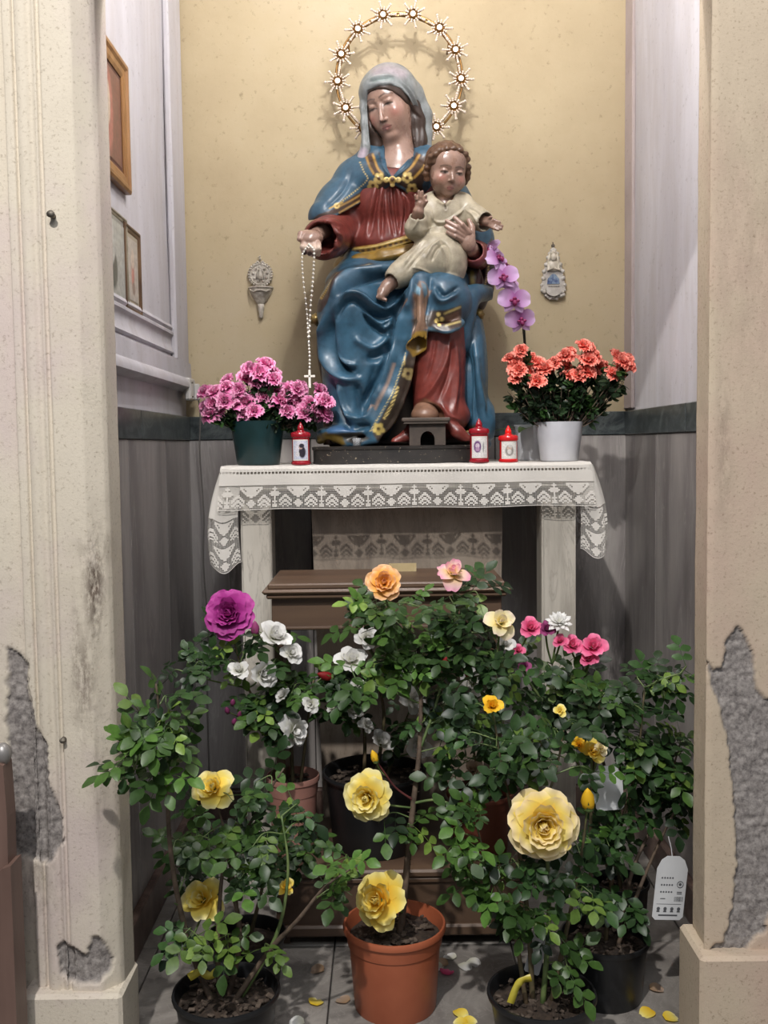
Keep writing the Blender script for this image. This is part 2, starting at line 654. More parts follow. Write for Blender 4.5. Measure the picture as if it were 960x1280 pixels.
def mat_marble(name, base, vein, dark, scale=2.2, rough=.28, stretch=(1, 1, .35), bm=0.0):
    m, nt, b = new_mat(name)
    n1 = noise(nt, scale, 8, .62, 1.6, stretch=stretch)
    col = ramp(nt, n1, [(.30, dark), (.48, base), (.62, vein), (.70, base)])
    n2 = noise(nt, scale * 2.6, 6, .6, 2.2, stretch=stretch)
    col = mix(nt, ramp(nt, n2, [(.49, (0, 0, 0)), (.515, (.7, .7, .7)), (.54, (0, 0, 0))]), col, vein)
    oi = nt.nodes.new('ShaderNodeObjectInfo')
    mr = nt.nodes.new('ShaderNodeMapRange')
    mr.inputs[3].default_value, mr.inputs[4].default_value = .85, 1.12
    nt.links.new(oi.outputs['Random'], mr.inputs[0])
    hs = nt.nodes.new('ShaderNodeHueSaturation')
    nt.links.new(col, hs.inputs['Color'])
    nt.links.new(mr.outputs[0], hs.inputs['Value'])
    nt.links.new(hs.outputs[0], b.inputs['Base Color'])
    b.inputs['Roughness'].default_value = rough
    if bm: bump(nt, b, noise(nt, 40, 5), bm, .003)
    return m

m_yellow = mat_plaster('ochre_plaster', srgb('b0a081'), srgb('bdae8e'), srgb('c5b89e'), 1.6, bm=.12)
m_lav = mat_plaster('whitewashed_plaster', srgb('b4b1b5'), srgb('c5c3c8'), srgb('cfcdd1'), 2.5, stretch=(1.5, 1.5, .35), bm=.16, streak=srgb('b0aaa8'))
m_band = mat_marble('dark_green_marble', srgb('3a4042'), srgb('59605f'), srgb('262b2d'), 9, .3, (1, 1, 1.6))
m_slab = mat_marble('grey_streaked_marble', srgb('86817f'), srgb('a09b97'), srgb('625d5b'), 2.0, .32, (1.6, 1.6, .22))
m_skirt = mat_marble('red_brown_marble', srgb('5e4a44'), srgb('7d6a60'), srgb('43342f'), 6, .35)
m_grout = mat_plain('mortar', srgb('4c4845'), srgb('3a3735'), .9, 20)

def struct(o):
    o['kind'] = 'structure'
    return o

def slab(parent, name, c, size, m, bev=.002, rotz=None):
    mb = MB(); mb.box((0, 0, 0), size, bevel=bev)
    o = mb.build(name, m, parent)
    o.location = Vector(c) - parent.location
    return o

# back wall: ochre plaster field above, band and slabs below
mb = MB(); mb.box(((XL + XR) / 2, YB + .05, ZC / 2), (XR - XL + .4, .10, ZC))
wall_back = struct(mb.build('wall_back', m_grout))
mb = MB()
def back_surf(u, v):
    x = XL - .02 + (XR - XL + .04) * u; z = ZB1 + (ZC - ZB1) * v
    return (x, YB - .006 + .0025 * math.sin(x * 5 + z * 2.1) + .002 * math.sin(z * 7 - x * 3), z)
mb.grid(back_surf, 60, 90)
mb.build('plaster', m_yellow, wall_back, True)
for a, b_ in ((XL, -.30), (-.30, .38), (.38, XR)):
    slab(wall_back, 'band_slab', ((a + b_) / 2, YB - .005, (ZB0 + ZB1) / 2), (b_ - a - .002, .03, ZB1 - ZB0), m_band)
for a, b_ in ((XL, -.26), (-.26, .40), (.40, XR)):
    slab(wall_back, 'marble_slab', ((a + b_) / 2, YB - .001, (ZB0 + .11) / 2), (b_ - a - .003, .03, ZB0 - .113), m_slab)

def side_wall(name, x, sgn):
    """sgn +1: the wall stands at the left and faces +x"""
    mb = MB(); mb.box((x - sgn * .06, (YJ + YB + .11) / 2, ZC / 2), (.10, YB - YJ + .09, ZC))
    w = struct(mb.build(name, m_grout))
    mb = MB()
    def surf(u, v):
        y = YJ + .005 + (YB - YJ - .005) * (u if sgn > 0 else 1 - u); z = ZB1 + (ZC - ZB1) * v
        return (x + sgn * (.0015 * math.sin(y * 9 + z * 3) + .002 * math.sin(z * 5 - y * 4)), y, z)
    mb.grid(surf, 40, 80)
    mb.build('plaster', m_lav, w, True)
    for a, b_ in ((YJ + .01, 2.86), (2.86, YB - .022)):
        slab(w, 'band_slab', (x, (a + b_) / 2, (ZB0 + ZB1) / 2), (.026, b_ - a - .002, ZB1 - ZB0), m_band)
    for a, b_ in ((YJ + .01, 2.72), (2.72, 3.18), (3.18, YB - .017)):
        slab(w, 'marble_slab', (x - sgn * .004, (a + b_) / 2, (ZB0 + .11) / 2), (.026, b_ - a - .003, ZB0 - .113), m_slab)
    return w
wall_left = side_wall('wall_left', XL, 1)
wall_right = side_wall('wall_right', XR, -1)

# frame mouldings of the left wall: upright strip by the corner, panel foot, ledge
mb = MB()
mb.box((XL + .006, 3.47, 2.65), (.016, .22, 2.10), bevel=.003)
mb.box((XL + .012, 3.345, 2.65), (.022, .022, 2.0), bevel=.006)
struct(mb.build('trim_1', m_lav))
mb = MB()
def run(prof, y0, y1):
    """moulding profile (out, z) swept along the wall"""
    n = len(prof)
    vs = [(XL - .002 + o, y0, z) for o, z in prof] + [(XL - .002 + o, y1, z) for o, z in prof]
    fs = [(i, n + i, n + i + 1, i + 1) for i in range(n - 1)] + [tuple(range(n)), tuple(range(2 * n - 1, n - 1, -1))]
    mb.add(vs, fs)
run([(0, 1.765), (.010, 1.762), (.014, 1.752), (.008, 1.744), (.016, 1.738), (.016, 1.730), (.008, 1.722), (.006, 1.700), (.012, 1.680), (.016, 1.672), (0, 1.668)], YJ, 3.36)
struct(mb.build('trim_2', m_lav, auto=40))
mb = MB()
run([(0, 1.66), (.022, 1.655), (.024, 1.600), (.034, 1.592), (.040, 1.578), (.040, 1.566), (.028, 1.558), (0, 1.552)], YJ, 3.58)
struct(mb.build('trim_3', m_lav, auto=40))
# corner strip of the right wall
mb = MB(); mb.box((XR - .004, 3.545, 2.7), (.014, .11, 2.45), bevel=.004)
struct(mb.build('trim_4', mat_plaster('pinkish_plaster', srgb('a39794'), srgb('b0a4a1'), srgb('b9aeac'), 3, bm=.12)))
for nm, x, sg in (('baseboard_left', XL, 1), ('baseboard_right', XR, -1)):
    mb = MB(); mb.box((x + sg * .014, (YJ + YB) / 2, .055), (.03, YB - YJ - .04, .11), bevel=.004)
    struct(mb.build(nm, m_skirt))
mb = MB(); mb.box(((XL + XR) / 2, YB - .02, .055), (XR - XL - .06, .03, .11), bevel=.004)
struct(mb.build('baseboard_back', m_skirt))
# unseen arch, added to keep the nave lamp off the upper back wall
mb = MB()
arch_p = [(XL - .3, 2.34), (-.585, 2.34)] + [(.052 - .637 * math.cos(math.pi * i / 16), 2.34 + .07 * math.sin(math.pi * i / 16)) for i in range(1, 16)] + [(.689, 2.34), (XR + .3, 2.34), (XR + .3, 4.4), (XL - .3, 4.4)]
for i in range(18):
    a0, a1 = arch_p[i], arch_p[i + 1]
    mb.add([(a0[0], 2.13, a0[1]), (a1[0], 2.13, a1[1]), (a1[0], 2.13, 4.4), (a0[0], 2.13, 4.4), (a0[0], 2.205, a0[1]), (a1[0], 2.205, a1[1]), (a1[0], 2.205, 4.4), (a0[0], 2.205, 4.4)],
           [(0, 1, 2, 3), (5, 4, 7, 6), (4, 5, 1, 0), (3, 2, 6, 7)])
struct(mb.build('added_shade_arch', m_lav))
# niche ceiling
mb = MB()
def vault(u, v):
    a = math.pi * u
    return ((XL + XR) / 2 - (XR - XL) / 2 * math.cos(a), YJ - .1 + (YB - YJ + .2) * v, ZC - .05 + .5 * math.sin(a))
mb.grid(vault, 24, 6)
struct(mb.build('ceiling', m_lav, None, True))

# floor of stone tiles
m_tile = mat_marble('worn_grey_floor_stone', srgb('7e7974'), srgb('918c86'), srgb('67625e'), 3.5, .45, (1, 1, 1), .15)
mb = MB(); mb.box((0, 1.2, -.06), (5, 5.2, .10))
floor = struct(mb.build('floor', m_grout))
tm_mesh = None
for i in range(-3, 4):
    for j in range(0, 5):
        w, d = .48, .48
        x = i * w + .09; y = 3.36 - j * d
        if tm_mesh is None:
            t0 = MB(); t0.box((0, 0, 0), (w - .004, d - .004, .02), bevel=.0015)
            o = t0.build('floor_tile', m_tile, floor)
            tm_mesh = o.data
        else:
            o = share('floor_tile', tm_mesh, floor)
        o.location = Vector((x, y, -.0095 + random.Random(i * 7 + j).uniform(-.0008, .0008)))

# ---------------- pilasters with flaked plaster
def mat_pilaster(name, c1, c2, pink):
    m, nt, b = new_mat(name)
    base = ramp(nt, noise(nt, 3.2, 6, .6, stretch=(1, 1, .5)), [(.3, c1), (.7, c2)])
    base = mix(nt, ramp(nt, noise(nt, 2.3, 5, .6, stretch=(1, 1, .8)), [(.47, (0, 0, 0)), (.62, (.8, .8, .8))]), base, pink)
    sp = ramp(nt, noise(nt, 130, 4, .7), [(.30, (.55, .52, .48)), (.44, (1, 1, 1))])
    base = mix(nt, .75, base, sp, 'MULTIPLY')
    gr = nt.nodes.new('ShaderNodeAttribute'); gr.attribute_name = 'grime'
    gn = ramp(nt, noise(nt, 55, 6, .75, stretch=(1, 1, .35)), [(.40, (0, 0, 0)), (.56, (1, 1, 1))])
    base = mix(nt, mix(nt, 1.0, gr.outputs['Fac'], gn, 'MULTIPLY'), base, srgb('57493f'))
    pe = nt.nodes.new('ShaderNodeAttribute'); pe.attribute_name = 'peel'
    cem = ramp(nt, noise(nt, 90, 8, .75), [(.30, srgb('4f4a4a')), (.5, srgb('89837f')), (.7, srgb('a8a29d'))])
    nt.links.new(mix(nt, pe.outputs['Fac'], base, cem), b.inputs['Base Color'])
    b.inputs['Roughness'].default_value = .9
    b.inputs['Specular IOR Level'].default_value = .2
    bump(nt, b, noise(nt, 160, 8, .75), .35, .004)
    return m

def vnoise(x, y, seed=0):
    """cheap value noise, numpy"""
    xi, yi = np.floor(x).astype(int), np.floor(y).astype(int)
    xf, yf = x - xi, y - yi
    u, v = xf * xf * (3 - 2 * xf), yf * yf * (3 - 2 * yf)
    def h(a, b):
        n = (a * 374761393 + b * 668265263 + seed * 1442695041) & 0x7fffffff
        n = ((n ^ (n >> 13)) * 1274126177) & 0x7fffffff
        return ((n ^ (n >> 16)) & 0xffff) / 65535.0
    return (h(xi, yi) * (1 - u) + h(xi + 1, yi) * u) * (1 - v) + (h(xi, yi + 1) * (1 - u) + h(xi + 1, yi + 1) * u) * v
def fbm(x, y, seed=0, oct=4):
    s, a = 0, .5
    for i in range(oct):
        s = s + a * (vnoise(x * 2 ** i, y * 2 ** i, seed + i) - .5) * 2
        a *= .5
    return s

def pilaster(name, prof, peels, grimes, material, ztop=3.7):
    """prof: plan polyline (x, y), resampled; a fine skin that flakes where the photograph shows it"""
    pts = np.array(prof, float)
    seg = np.linalg.norm(np.diff(pts, axis=0), axis=1)
    cum = np.concatenate([[0], np.cumsum(seg)])
    S = np.arange(0, cum[-1] + 1e-6, .0042)
    px = np.interp(S, cum, pts[:, 0]); py = np.interp(S, cum, pts[:, 1])
    # plan normals (towards the viewer / the opening)
    tx, ty = np.gradient(px), np.gradient(py)
    k = np.ones(3) / 3
    tx, ty = np.convolve(np.pad(tx, 1, 'edge'), k, 'valid'), np.convolve(np.pad(ty, 1, 'edge'), k, 'valid')
    L = np.hypot(tx, ty); nx, ny = ty / L, -tx / L
    Z = np.concatenate([np.arange(0, 1.25, .0048), np.arange(1.25, ztop + .01, .02)])
    SS_, ZZ = np.meshgrid(np.arange(len(S)), Z)
    X, Y = px[SS_], py[SS_]
    NX, NY = nx[SS_], ny[SS_]
    u = S[SS_]
    V = np.stack([X, Y, ZZ], -1).reshape(-1, 3)
    q = project(V)
    jit = 5 * fbm(u.ravel() * 60, V[:, 2] * 60, 3)
    peel = np.zeros(len(V)); grime = np.zeros(len(V))
    for poly in peels:
        d = poly_sd(q[:, 0] + jit, q[:, 1] + jit, np.array(poly, float))
        peel = np.maximum(peel, np.clip(.5 - d / 2.0, 0, 1))
    for (gx, gy, rx, ry, a) in grimes:
        grime = np.maximum(grime, a * np.exp(-((q[:, 0] - gx) / rx) ** 2 - ((q[:, 1] - gy) / ry) ** 2))
    off = .0012 * fbm(u.ravel() * 30, V[:, 2] * 22, 9) + .0012 * fbm(u.ravel() * 6, V[:, 2] * 4, 5)
    off = off * (1 - peel) + peel * (-.009 + .0055 * fbm(u.ravel() * 90, V[:, 2] * 90, 21, 3))
    off -= grime * .002 * (fbm(u.ravel() * 140, V[:, 2] * 40, 33, 2) > .1)
    V[:, 0] += NX.ravel() * off; V[:, 1] += NY.ravel() * off
    n, m = len(S), len(Z)
    J, I = np.meshgrid(np.arange(m - 1), np.arange(n - 1), indexing='ij')
    a = (J * n + I).ravel()
    F = np.stack([a, a + 1, a + n + 1, a + n], 1)
    o = mesh_obj(name, V, F, material, None, True, floats={'peel': peel, 'grime': grime})
    return struct(o)

m_pilL = mat_pilaster('aged_cream_plaster', srgb('c6bcab'), srgb('d2c9b9'), srgb('c4b5b0'))
m_pilR = mat_pilaster('aged_pinkish_plaster', srgb('b4a48f'), srgb('c0b19c'), srgb('bba494'))
profL = [(-1.25, 2.15), (-.775, 2.15), (-.770, 2.112), (-.752, 2.110), (-.750, 2.118), (-.746, 2.118), (-.742, 2.104), (-.732, 2.098), (-.722, 2.098), (-.712, 2.104), (-.705, 2.100), (-.700, 2.096), (-.697, 2.104), (-.692, 2.104), (-.688, 2.094), (-.625, 2.092), (-.592, 2.122), (-.586, 2.135), (-.583, 2.21), (-.80, 2.212)]
profR = [(.97, 2.212), (.690, 2.21), (.689, 2.125), (.682, 2.104), (.694, 2.100), (1.10, 2.098), (1.3, 2.098)]
pil_left = pilaster('wall_pilaster_left', profL,
    [[(9, 811), (22, 815), (33, 828), (36, 870), (44, 905), (57, 930), (61, 975), (75, 1020), (80, 1045), (72, 1065), (60, 1080), (45, 1075), (25, 1070), (12, 1060), (9, 980), (9, 900)],
     [(72, 1182), (80, 1178), (92, 1186), (106, 1193), (114, 1175), (122, 1171), (132, 1180), (143, 1200), (140, 1218), (125, 1230), (90, 1228), (75, 1215)]],
    [(118, 730, 12, 60, 1), (105, 850, 14, 60, .7), (95, 820, 6, 60, .6), (120, 690, 22, 20, .5), (40, 1100, 30, 60, .4), (125, 960, 10, 60, .4)], m_pilL)
pil_right = pilaster('wall_pilaster_right', profR,
    [[(885, 828), (892, 838), (903, 835), (908, 810), (913, 795), (922, 783), (930, 790), (940, 815), (945, 860), (955, 872), (972, 872), (985, 960), (972, 1120), (955, 1165), (935, 1185), (925, 1205), (905, 1218), (890, 1200), (888, 1188), (905, 1178), (912, 1150), (922, 1080), (920, 1020), (912, 940), (900, 880), (887, 850)]],
    [(905, 560, 10, 90, .35), (940, 300, 60, 200, .15)], m_pilR)

def plinth_block(name, x0, x1, z, m, y0=2.07, y1=2.225):
    mb = MB()
    mb.box(((x0 + x1) / 2, (y0 + y1) / 2, z / 2 - .005), (x1 - x0, y1 - y0, z), bevel=.008)
    return struct(mb.build(name, m))
plinth_block('trim_5', -.80, -.578, .192, m_pilL, 2.075, 2.226)
plinth_block('trim_6', .664, 1.05, .262, m_pilR, 2.066, 2.226)
# two old hooks left in the plaster
iron = mat_plain('old_iron', srgb('4a443e'), srgb('7d766b'), .6, 60, metal=.6)
p = P(66, 270, 2.09)
mb = MB(); mb.tube([(0, .02, 0), (0, -.008, 0), (.001, -.016, .003)], [.0055, .006, .0065], 10); mb.ball((0, -.014, .001), .009, 10, 6, (1, .6, .8))
tag(mb.build('iron_hook', iron, None, True, p), 'stubby iron peg high on the cream plaster pilaster', 'peg')
p = P(79, 925, 2.088)
mb = MB(); mb.tube([(0, .02, 0), (0, -.006, 0)], [.006, .006], 10); mb.ball((0, -.006, 0), .007, 10, 6, (1, .5, .6))
tag(mb.build('iron_hook', iron, None, True, p), 'small rusty nail stub low on the cracked pilaster', 'nail')

# brown bench end at the foot of the left pilaster
wood_b = mat_plain('old_brown_bench_wood', srgb('5f4a42'), srgb('775f55'), .5, 9, .15, 40, stretch=(1, 1, .15))
bx = P(24, 1180, 2.0)
bench = thing('bench_end', (bx.x, 2.0, 0), 'reddish brown wooden bench end standing against the flaked pilaster', 'bench')
def LB(x, y, Y=2.0):
    q_ = P(x, y, Y); return (q_.x - bx.x, q_.z)
zt = LB(24, 1075)[1]
mb = MB(); mb.prism([(-.30, 0), (0, 0), (.0, zt), (-.018, zt - .006), (-.05, zt - .035), (-.30, zt - .05)], -.03, .03); mb.build('lower_board', wood_b, bench)
z1, z2 = LB(10, 1085)[1], LB(6, 955)[1]
xx = LB(11, 1040)[0]
mb = MB(); mb.prism([(-.30, z1 - .02), (xx, z1 - .02), (xx + .002, (z1 + z2) / 2), (xx - .002, z2), (-.02 + xx, z2 + .01), (-.30, z2 + .012)], -.012, .036); mb.build('upper_board', wood_b, bench)
mb = MB(); mb.ball((xx - .010, .01, z2 + .018), .018, 14, 8, (1, 1, 1.3)); mb.build('metal_knob', mat_plain('grey_metal', srgb('7c7876'), srgb('93908d'), .4, 20, metal=.4), bench, True)
# ------------------------------------------------------------------ the statue
YS = 3.36
SS = YS / FPX

def rot3(yaw, pitch, roll):
    """head pose: yaw > 0 turns to the picture's right, pitch > 0 bows, roll > 0 tips the crown to the picture's left.
    axes: x right, y up, z towards the viewer"""
    y, p, r = (math.radians(a) for a in (yaw, pitch, roll))
    Ry = np.array([[math.cos(y), 0, math.sin(y)], [0, 1, 0], [-math.sin(y), 0, math.cos(y)]])
    Rx = np.array([[1, 0, 0], [0, math.cos(p), -math.sin(p)], [0, math.sin(p), math.cos(p)]])
    Rz = np.array([[math.cos(r), -math.sin(r), 0], [math.sin(r), math.cos(r), 0], [0, 0, 1]])
    return Rz @ Ry @ Rx

def head(s, c, u, R, child=False):
    """c centre (pixel,w), u half height, R pose"""
    C = s.pt(*c)
    def L(x, y, z): return C + R @ np.array((x, y, z)) * u
    def E(p, r, k, mode='add', rot=None):
        RR = R if rot is None else R @ np.array(rot)
        s.ell(L(*p), np.array(r) * u, k * u, rot=RR, mode=mode, raw=True)
    def K(a, b, r1, r2, k, mode='add'):
        s.cone(L(*a), L(*b), r1 * u, r2 * u, k * u, mode, raw=True)
    E((0, 0.22, -0.20), (0.68, 0.78, 0.80), 0.0)
    if not child:
        E((0, -0.15, 0.12), (0.53, 0.80, 0.56), 0.25)
        E((0, -0.44, 0.16), (0.49, 0.52, 0.50), 0.20)
        E((0, 0.42, 0.30), (0.50, 0.42, 0.36), 0.25)
        for sx in (-1, 1):
            E((sx * .33, -0.26, .40), (.20, .24, .20), 0.20)
        E((0, -0.86, 0.48), (0.19, 0.12, 0.13), 0.14)
    else:
        E((0, -0.15, 0.14), (0.62, 0.72, 0.54), 0.25)
        E((0, -0.45, 0.16), (0.52, 0.46, 0.46), 0.2)
        E((0, 0.36, 0.30), (0.56, 0.42, 0.38), 0.25)
        for sx in (-1, 1):
            E((sx * .36, -0.36, .40), (.26, .25, .22), 0.16)
        E((0, -0.80, 0.46), (0.17, 0.13, 0.14), 0.12)
    ey = 0.02 if not child else -0.08
    ex = 0.25 if not child else 0.28
    # sockets, lids and eyes
    for sx in (-1, 1):
        E((sx * ex, ey + .03, .76), (.17, .11, .12), 0.10, 'sub')
        E((sx * ex, ey - .01, .53), (.14, .115, .135), 0.03)
        # upper lid
        E((sx * ex, ey + .035, .55), (.15, .085, .14), 0.02)
    # brows
    for sx in (-1, 1):
        K((sx * .10, ey + .17, .645), (sx * .40, ey + .19, .53), .03, .025, .10)
    # nose
    nl = -0.385 if not child else -0.36
    nz = 0.845 if not child else 0.80
    K((0, ey + .14, .60), (0, nl + .05, nz - .03), .042, .055 if not child else .07, .07)
    E((0, nl, nz - .02), (.075, .06, .075), 0.04)
    for sx in (-1, 1):
        E((sx * .078, nl - .02, nz - .12), (.050, .045, .075), 0.03)
        E((sx * .045, nl - .065, nz - .06), (.022, .02, .03), 0.015, 'sub')
    # mouth
    my = -0.60 if not child else -0.62
    mz = 0.665 if not child else 0.645
    E((0, my, mz - .12), (.20, .12, .12), 0.10)
    w = .165 if not child else .14
    for sx in (-1, 1):
        K((sx * .03, my + .035, mz), (sx * w, my + .002, mz - .075), .034, .012, .015)
    K((-w * .6, my - .045, mz - .035), (0, my - .058, mz - .005), .022, .042, .015)
    K((w * .6, my - .045, mz - .035), (0, my - .058, mz - .005), .022, .042, .015)
    K((-w, my - .006, mz + .0), (w, my - .006, mz + .0), .006, .006, .015, 'sub')
    E((0, my - .16, mz + .02), (.12, .035, .06), 0.06, 'sub')
    # ears
    for sx in (-1, 1):
        E((sx * .66, -.05, -.10), (.07, .20, .13), 0.04)
        E((sx * .72, -.03, -.07), (.04, .12, .07), 0.03, 'sub')
    return L

def head_local(s, V, c, u, R):
    C = s.pt(*c)
    G = np.stack([V[:, 0] / s.sc, (V[:, 2] - CAM_POS.z) / s.sc, (s.Ys - V[:, 1]) / s.sc], 1)
    return ((G - C) @ R) / u

def face_paint(Cc, H, near, child=False, lip=(.22, .085, .075)):
    x, y, z = H.T
    ey = 0.02 if not child else -0.08
    ex = 0.25 if not child else 0.28
    my = -0.60 if not child else -0.62
    w = .165 if not child else .14
    fr = near & (z > 0.2)
    def app(mask, a, col):
        a = np.where(mask, np.clip(a, 0, 1), 0)[:, None]
        Cc[:] = Cc * (1 - a) + np.array(col) * a
    sm = lambda d, s: 1 / (1 + np.exp(d / s))
    for sx in (-1, 1):
        d = np.hypot((x - sx * .38) / 1.0, (y + .28) / .9)
        app(fr, 0.45 * np.exp(-(d / .17) ** 2), (.36, .10, .075))
        # brow line
        bx = (x * sx - .26) / .19
        by = y - (ey + (.185 if not child else .165) + .045 * (1 - bx ** 2))
        app(fr & (np.abs(bx) < 1.05), 0.95 * np.exp(-(by / .026) ** 2), (.06, .035, .024))
        # eye opening under the lowered lid
        bx = (x * sx - ex) / .13
        lower = ey - .075 + .035 * bx ** 2
        upper = ey - (.028 if not child else -.01) - .03 * bx ** 2
        op = sm(y - upper, .008) * sm(lower - y, .008)
        app(fr & (np.abs(bx) < 1), op, (.25, .21, .18))
        di = np.hypot(x * sx - ex, y - (ey - .05 if not child else ey - .03))
        app(fr & (np.abs(bx) < 1), op * sm(di - .05, .01), (.035, .022, .016))
        app(fr & (np.abs(bx) < 1.12), 1.0 * np.exp(-((y - upper) / .019) ** 2), (.022, .013, .010))
    # lips
    e = np.sqrt((x / w) ** 2 + ((y - my + .01) / .085) ** 2)
    app(fr, sm(e - .92, .05) * .85, lip)
    app(fr & (np.abs(x) < w), 0.8 * np.exp(-((y - my + .004) / .012) ** 2), (.06, .02, .02))
    return Cc

statue_loc = P(495, 579, 3.36); statue_loc.z = 1.303
statue = thing('devotional_statue', statue_loc, 'large painted statue of a seated veiled woman in blue mantle holding a child', 'statue')
SROOT = np.array(statue_loc)
m_skin = mat_painted('painted_skin', 0.30, 0.22, coat=0.5)
m_cloth = mat_painted('painted_robe', 0.42, 0.42, coat=0.14)

def part(name, s, base, layers=(), strokes=(), material=None, parent=None, post=None):
    V, Fc = s.mesh()
    if strokes:
        V, px = folds(V, Fc, strokes, s.sc)
    else:
        px = project(V)
    C = paint(px, base, layers)
    if post: C = post(C, V)
    o = mesh_obj(name, V - SROOT, Fc, material or m_cloth, statue, True, C)
    if parent is not None:
        o.parent = parent
    return o

SKIN = srgb('9a7d6e')
BLUE, BLUE_D = srgb('34566b'), srgb('254253')
RED = srgb('73342d')
BROWN = srgb('3d2b22'); GOLD = srgb('b0903e'); GOLD_L = srgb('d9c178')
MUST = srgb('886a26'); CREAM = srgb('ada48e'); TAN = srgb('a2785c')
DARK = srgb('2a2624')

# --- the woman's body: head, neck, shoulders, arms and hands in one skin
HC, HU = (486.5, 131, 8), 41.5
HR = rot3(-29, 13, 12)
b = Sculpt((366, 84, -50), (625, 330, 112), .9, YS)
head(b, HC, HU, HR)
b.cone((495, 158, -2), (500, 214, -4), 18.5, 21, 8)
b.ell((499, 212, 2), (30, 20, 18), 10)
b.ell((488, 258, -2), (38, 58, 26), 10)
b.cone((462, 218, -4), (530, 218, -4), 17, 17, 10)
b.cone((455, 222, -2), (428, 284, 6), 15, 12, 6)           # arm on the rosary side
b.cone((428, 284, 6), (402, 289, 66), 12, 8.5, 4)
b.cone((402, 289, 66), (393, 296, 84), 8.5, 9, 4)
b.ell((390, 298, 90), (12.5, 9, 12), 4)
b.ell((386, 301, 96), (10, 7.5, 9), 4)
for (x0, y0, x1, y1, x2, y2, r) in ((381, 303, 378.5, 309, 380.5, 316, 3.3), (386.5, 304, 385.5, 311, 387, 317, 3.5), (392, 305, 392, 312, 392.5, 318.5, 3.5), (397.5, 304, 398.5, 311, 398, 318, 3.1)):
    b.chain([(x0, y0, 99, r + .6), (x1, y1, 105, r), (x2, y2, 101, r - .5)], 1.2)
b.chain([(384, 292, 92, 4.6), (376.5, 293, 98, 3.9), (374.5, 299, 101, 3.1)], 1.5)
b.cone((530, 222, -2), (597, 322, 14), 16, 12, 6)           # arm under the child
b.cone((597, 322, 14), (588, 311, 72), 12, 9, 4)
b.ell((584, 302, 84), (9.5, 12, 6), 4, rot=rot3(0, 0, 25))
for (x0, y0, x1, y1, x2, y2, r) in ((586, 291, 578, 281, 568, 272, 3.0), (582, 292, 571, 284, 558.5, 276.5, 3.1), (579, 295.5, 569, 289.5, 557.5, 283, 3.0), (577.5, 300, 569, 295.5, 559.5, 290.5, 2.7)):
    b.chain([(x0, y0, 87, r + .7), (x1, y1, 92, r), (x2, y2, 89, r - .6)], 1.0)
b.chain([(590, 296, 84, 4), (590, 284, 82, 3.6), (586, 276, 80, 3)], 1.5)
def body_post(C, V):
    H = head_local(b, V, HC, HU, HR)
    near = (np.abs(H) < 1.3).all(1)
    return face_paint(C, H, near)
woman = part('woman_figure', b, SKIN, [('poly', [(366, 305), (402, 305), (402, 325), (366, 325)], srgb('d9c7b4'), .6, 3), ('blob', (381, 316), srgb('3c2c28'), 3), ('blob', (387, 317), srgb('3c2c28'), 3), ('blob', (392.5, 318), srgb('5c4a44'), 2.5)], (), m_skin, None, body_post)

# --- hair framing the face
s = Sculpt((446, 88, -50), (546, 205, 50), 1.2, YS)
C0 = s.pt(*HC)
s.ell(C0 + HR @ np.array((0, .24, -.10)) * HU, np.array((.76, .83, .84)) * HU, 0, rot=HR, raw=True)
s.ell(C0 + HR @ np.array((0, .46, .24)) * HU, np.array((.57, .44, .50)) * HU, 4, rot=HR, raw=True)
s.chain([(514, 130, 4, 12), (520, 150, 0, 11), (522, 176, -2, 11), (520, 198, 0, 9)], 6)
s.chain([(467, 128, 10, 8), (467, 160, 8, 9), (472, 186, 0, 9), (474, 200, 0, 9)], 6)
s.pixel_polygon([(459.5, 119), (464, 114.5), (472, 112), (480, 112), (490, 115), (500, 121), (508, 131), (512, 141), (511.5, 152), (513, 164), (518, 186), (519, 215), (480, 215), (479, 176), (466, 160), (460, 142)], False, -6, 99, 3)
st = []
for i in range(9):
    st.append(('g', -1.4, 1.5, [(509 + i * 1.7, 128 + i * 2), (515 + i * 1.6, 152), (513 + i * 1.7, 195)]))
part('hair', s, srgb('3c2e26'), (), st)

# --- veil over the head
s = Sculpt((440, 82, -60), (552, 208, 48), 1.3, YS)
C0 = s.pt(*HC)
s.ell(C0 + HR @ np.array((.02, .26, -.20)) * HU, np.array((.86, .89, .88)) * HU, 0, rot=HR, raw=True)
s.ell(C0 + HR @ np.array((0, .52, .20)) * HU, np.array((.64, .48, .58)) * HU, 6, rot=HR, raw=True)
s.chain([(517, 118, 0, 13), (527, 145, -6, 12), (531, 166, -8, 8), (535, 184, -6, 5)], 8)
s.chain([(516, 130, -18, 16), (520, 165, -24, 15), (518, 195, -22, 14)], 8)
s.chain([(458, 118, 16, 8), (457, 134, 16, 6.5), (458, 155, 14, 6.5), (459, 180, 12, 6.5), (453, 198, 12, 7)], 5)
s.cone((485, 150, -30), (490, 205, -30), 34, 38, 10)
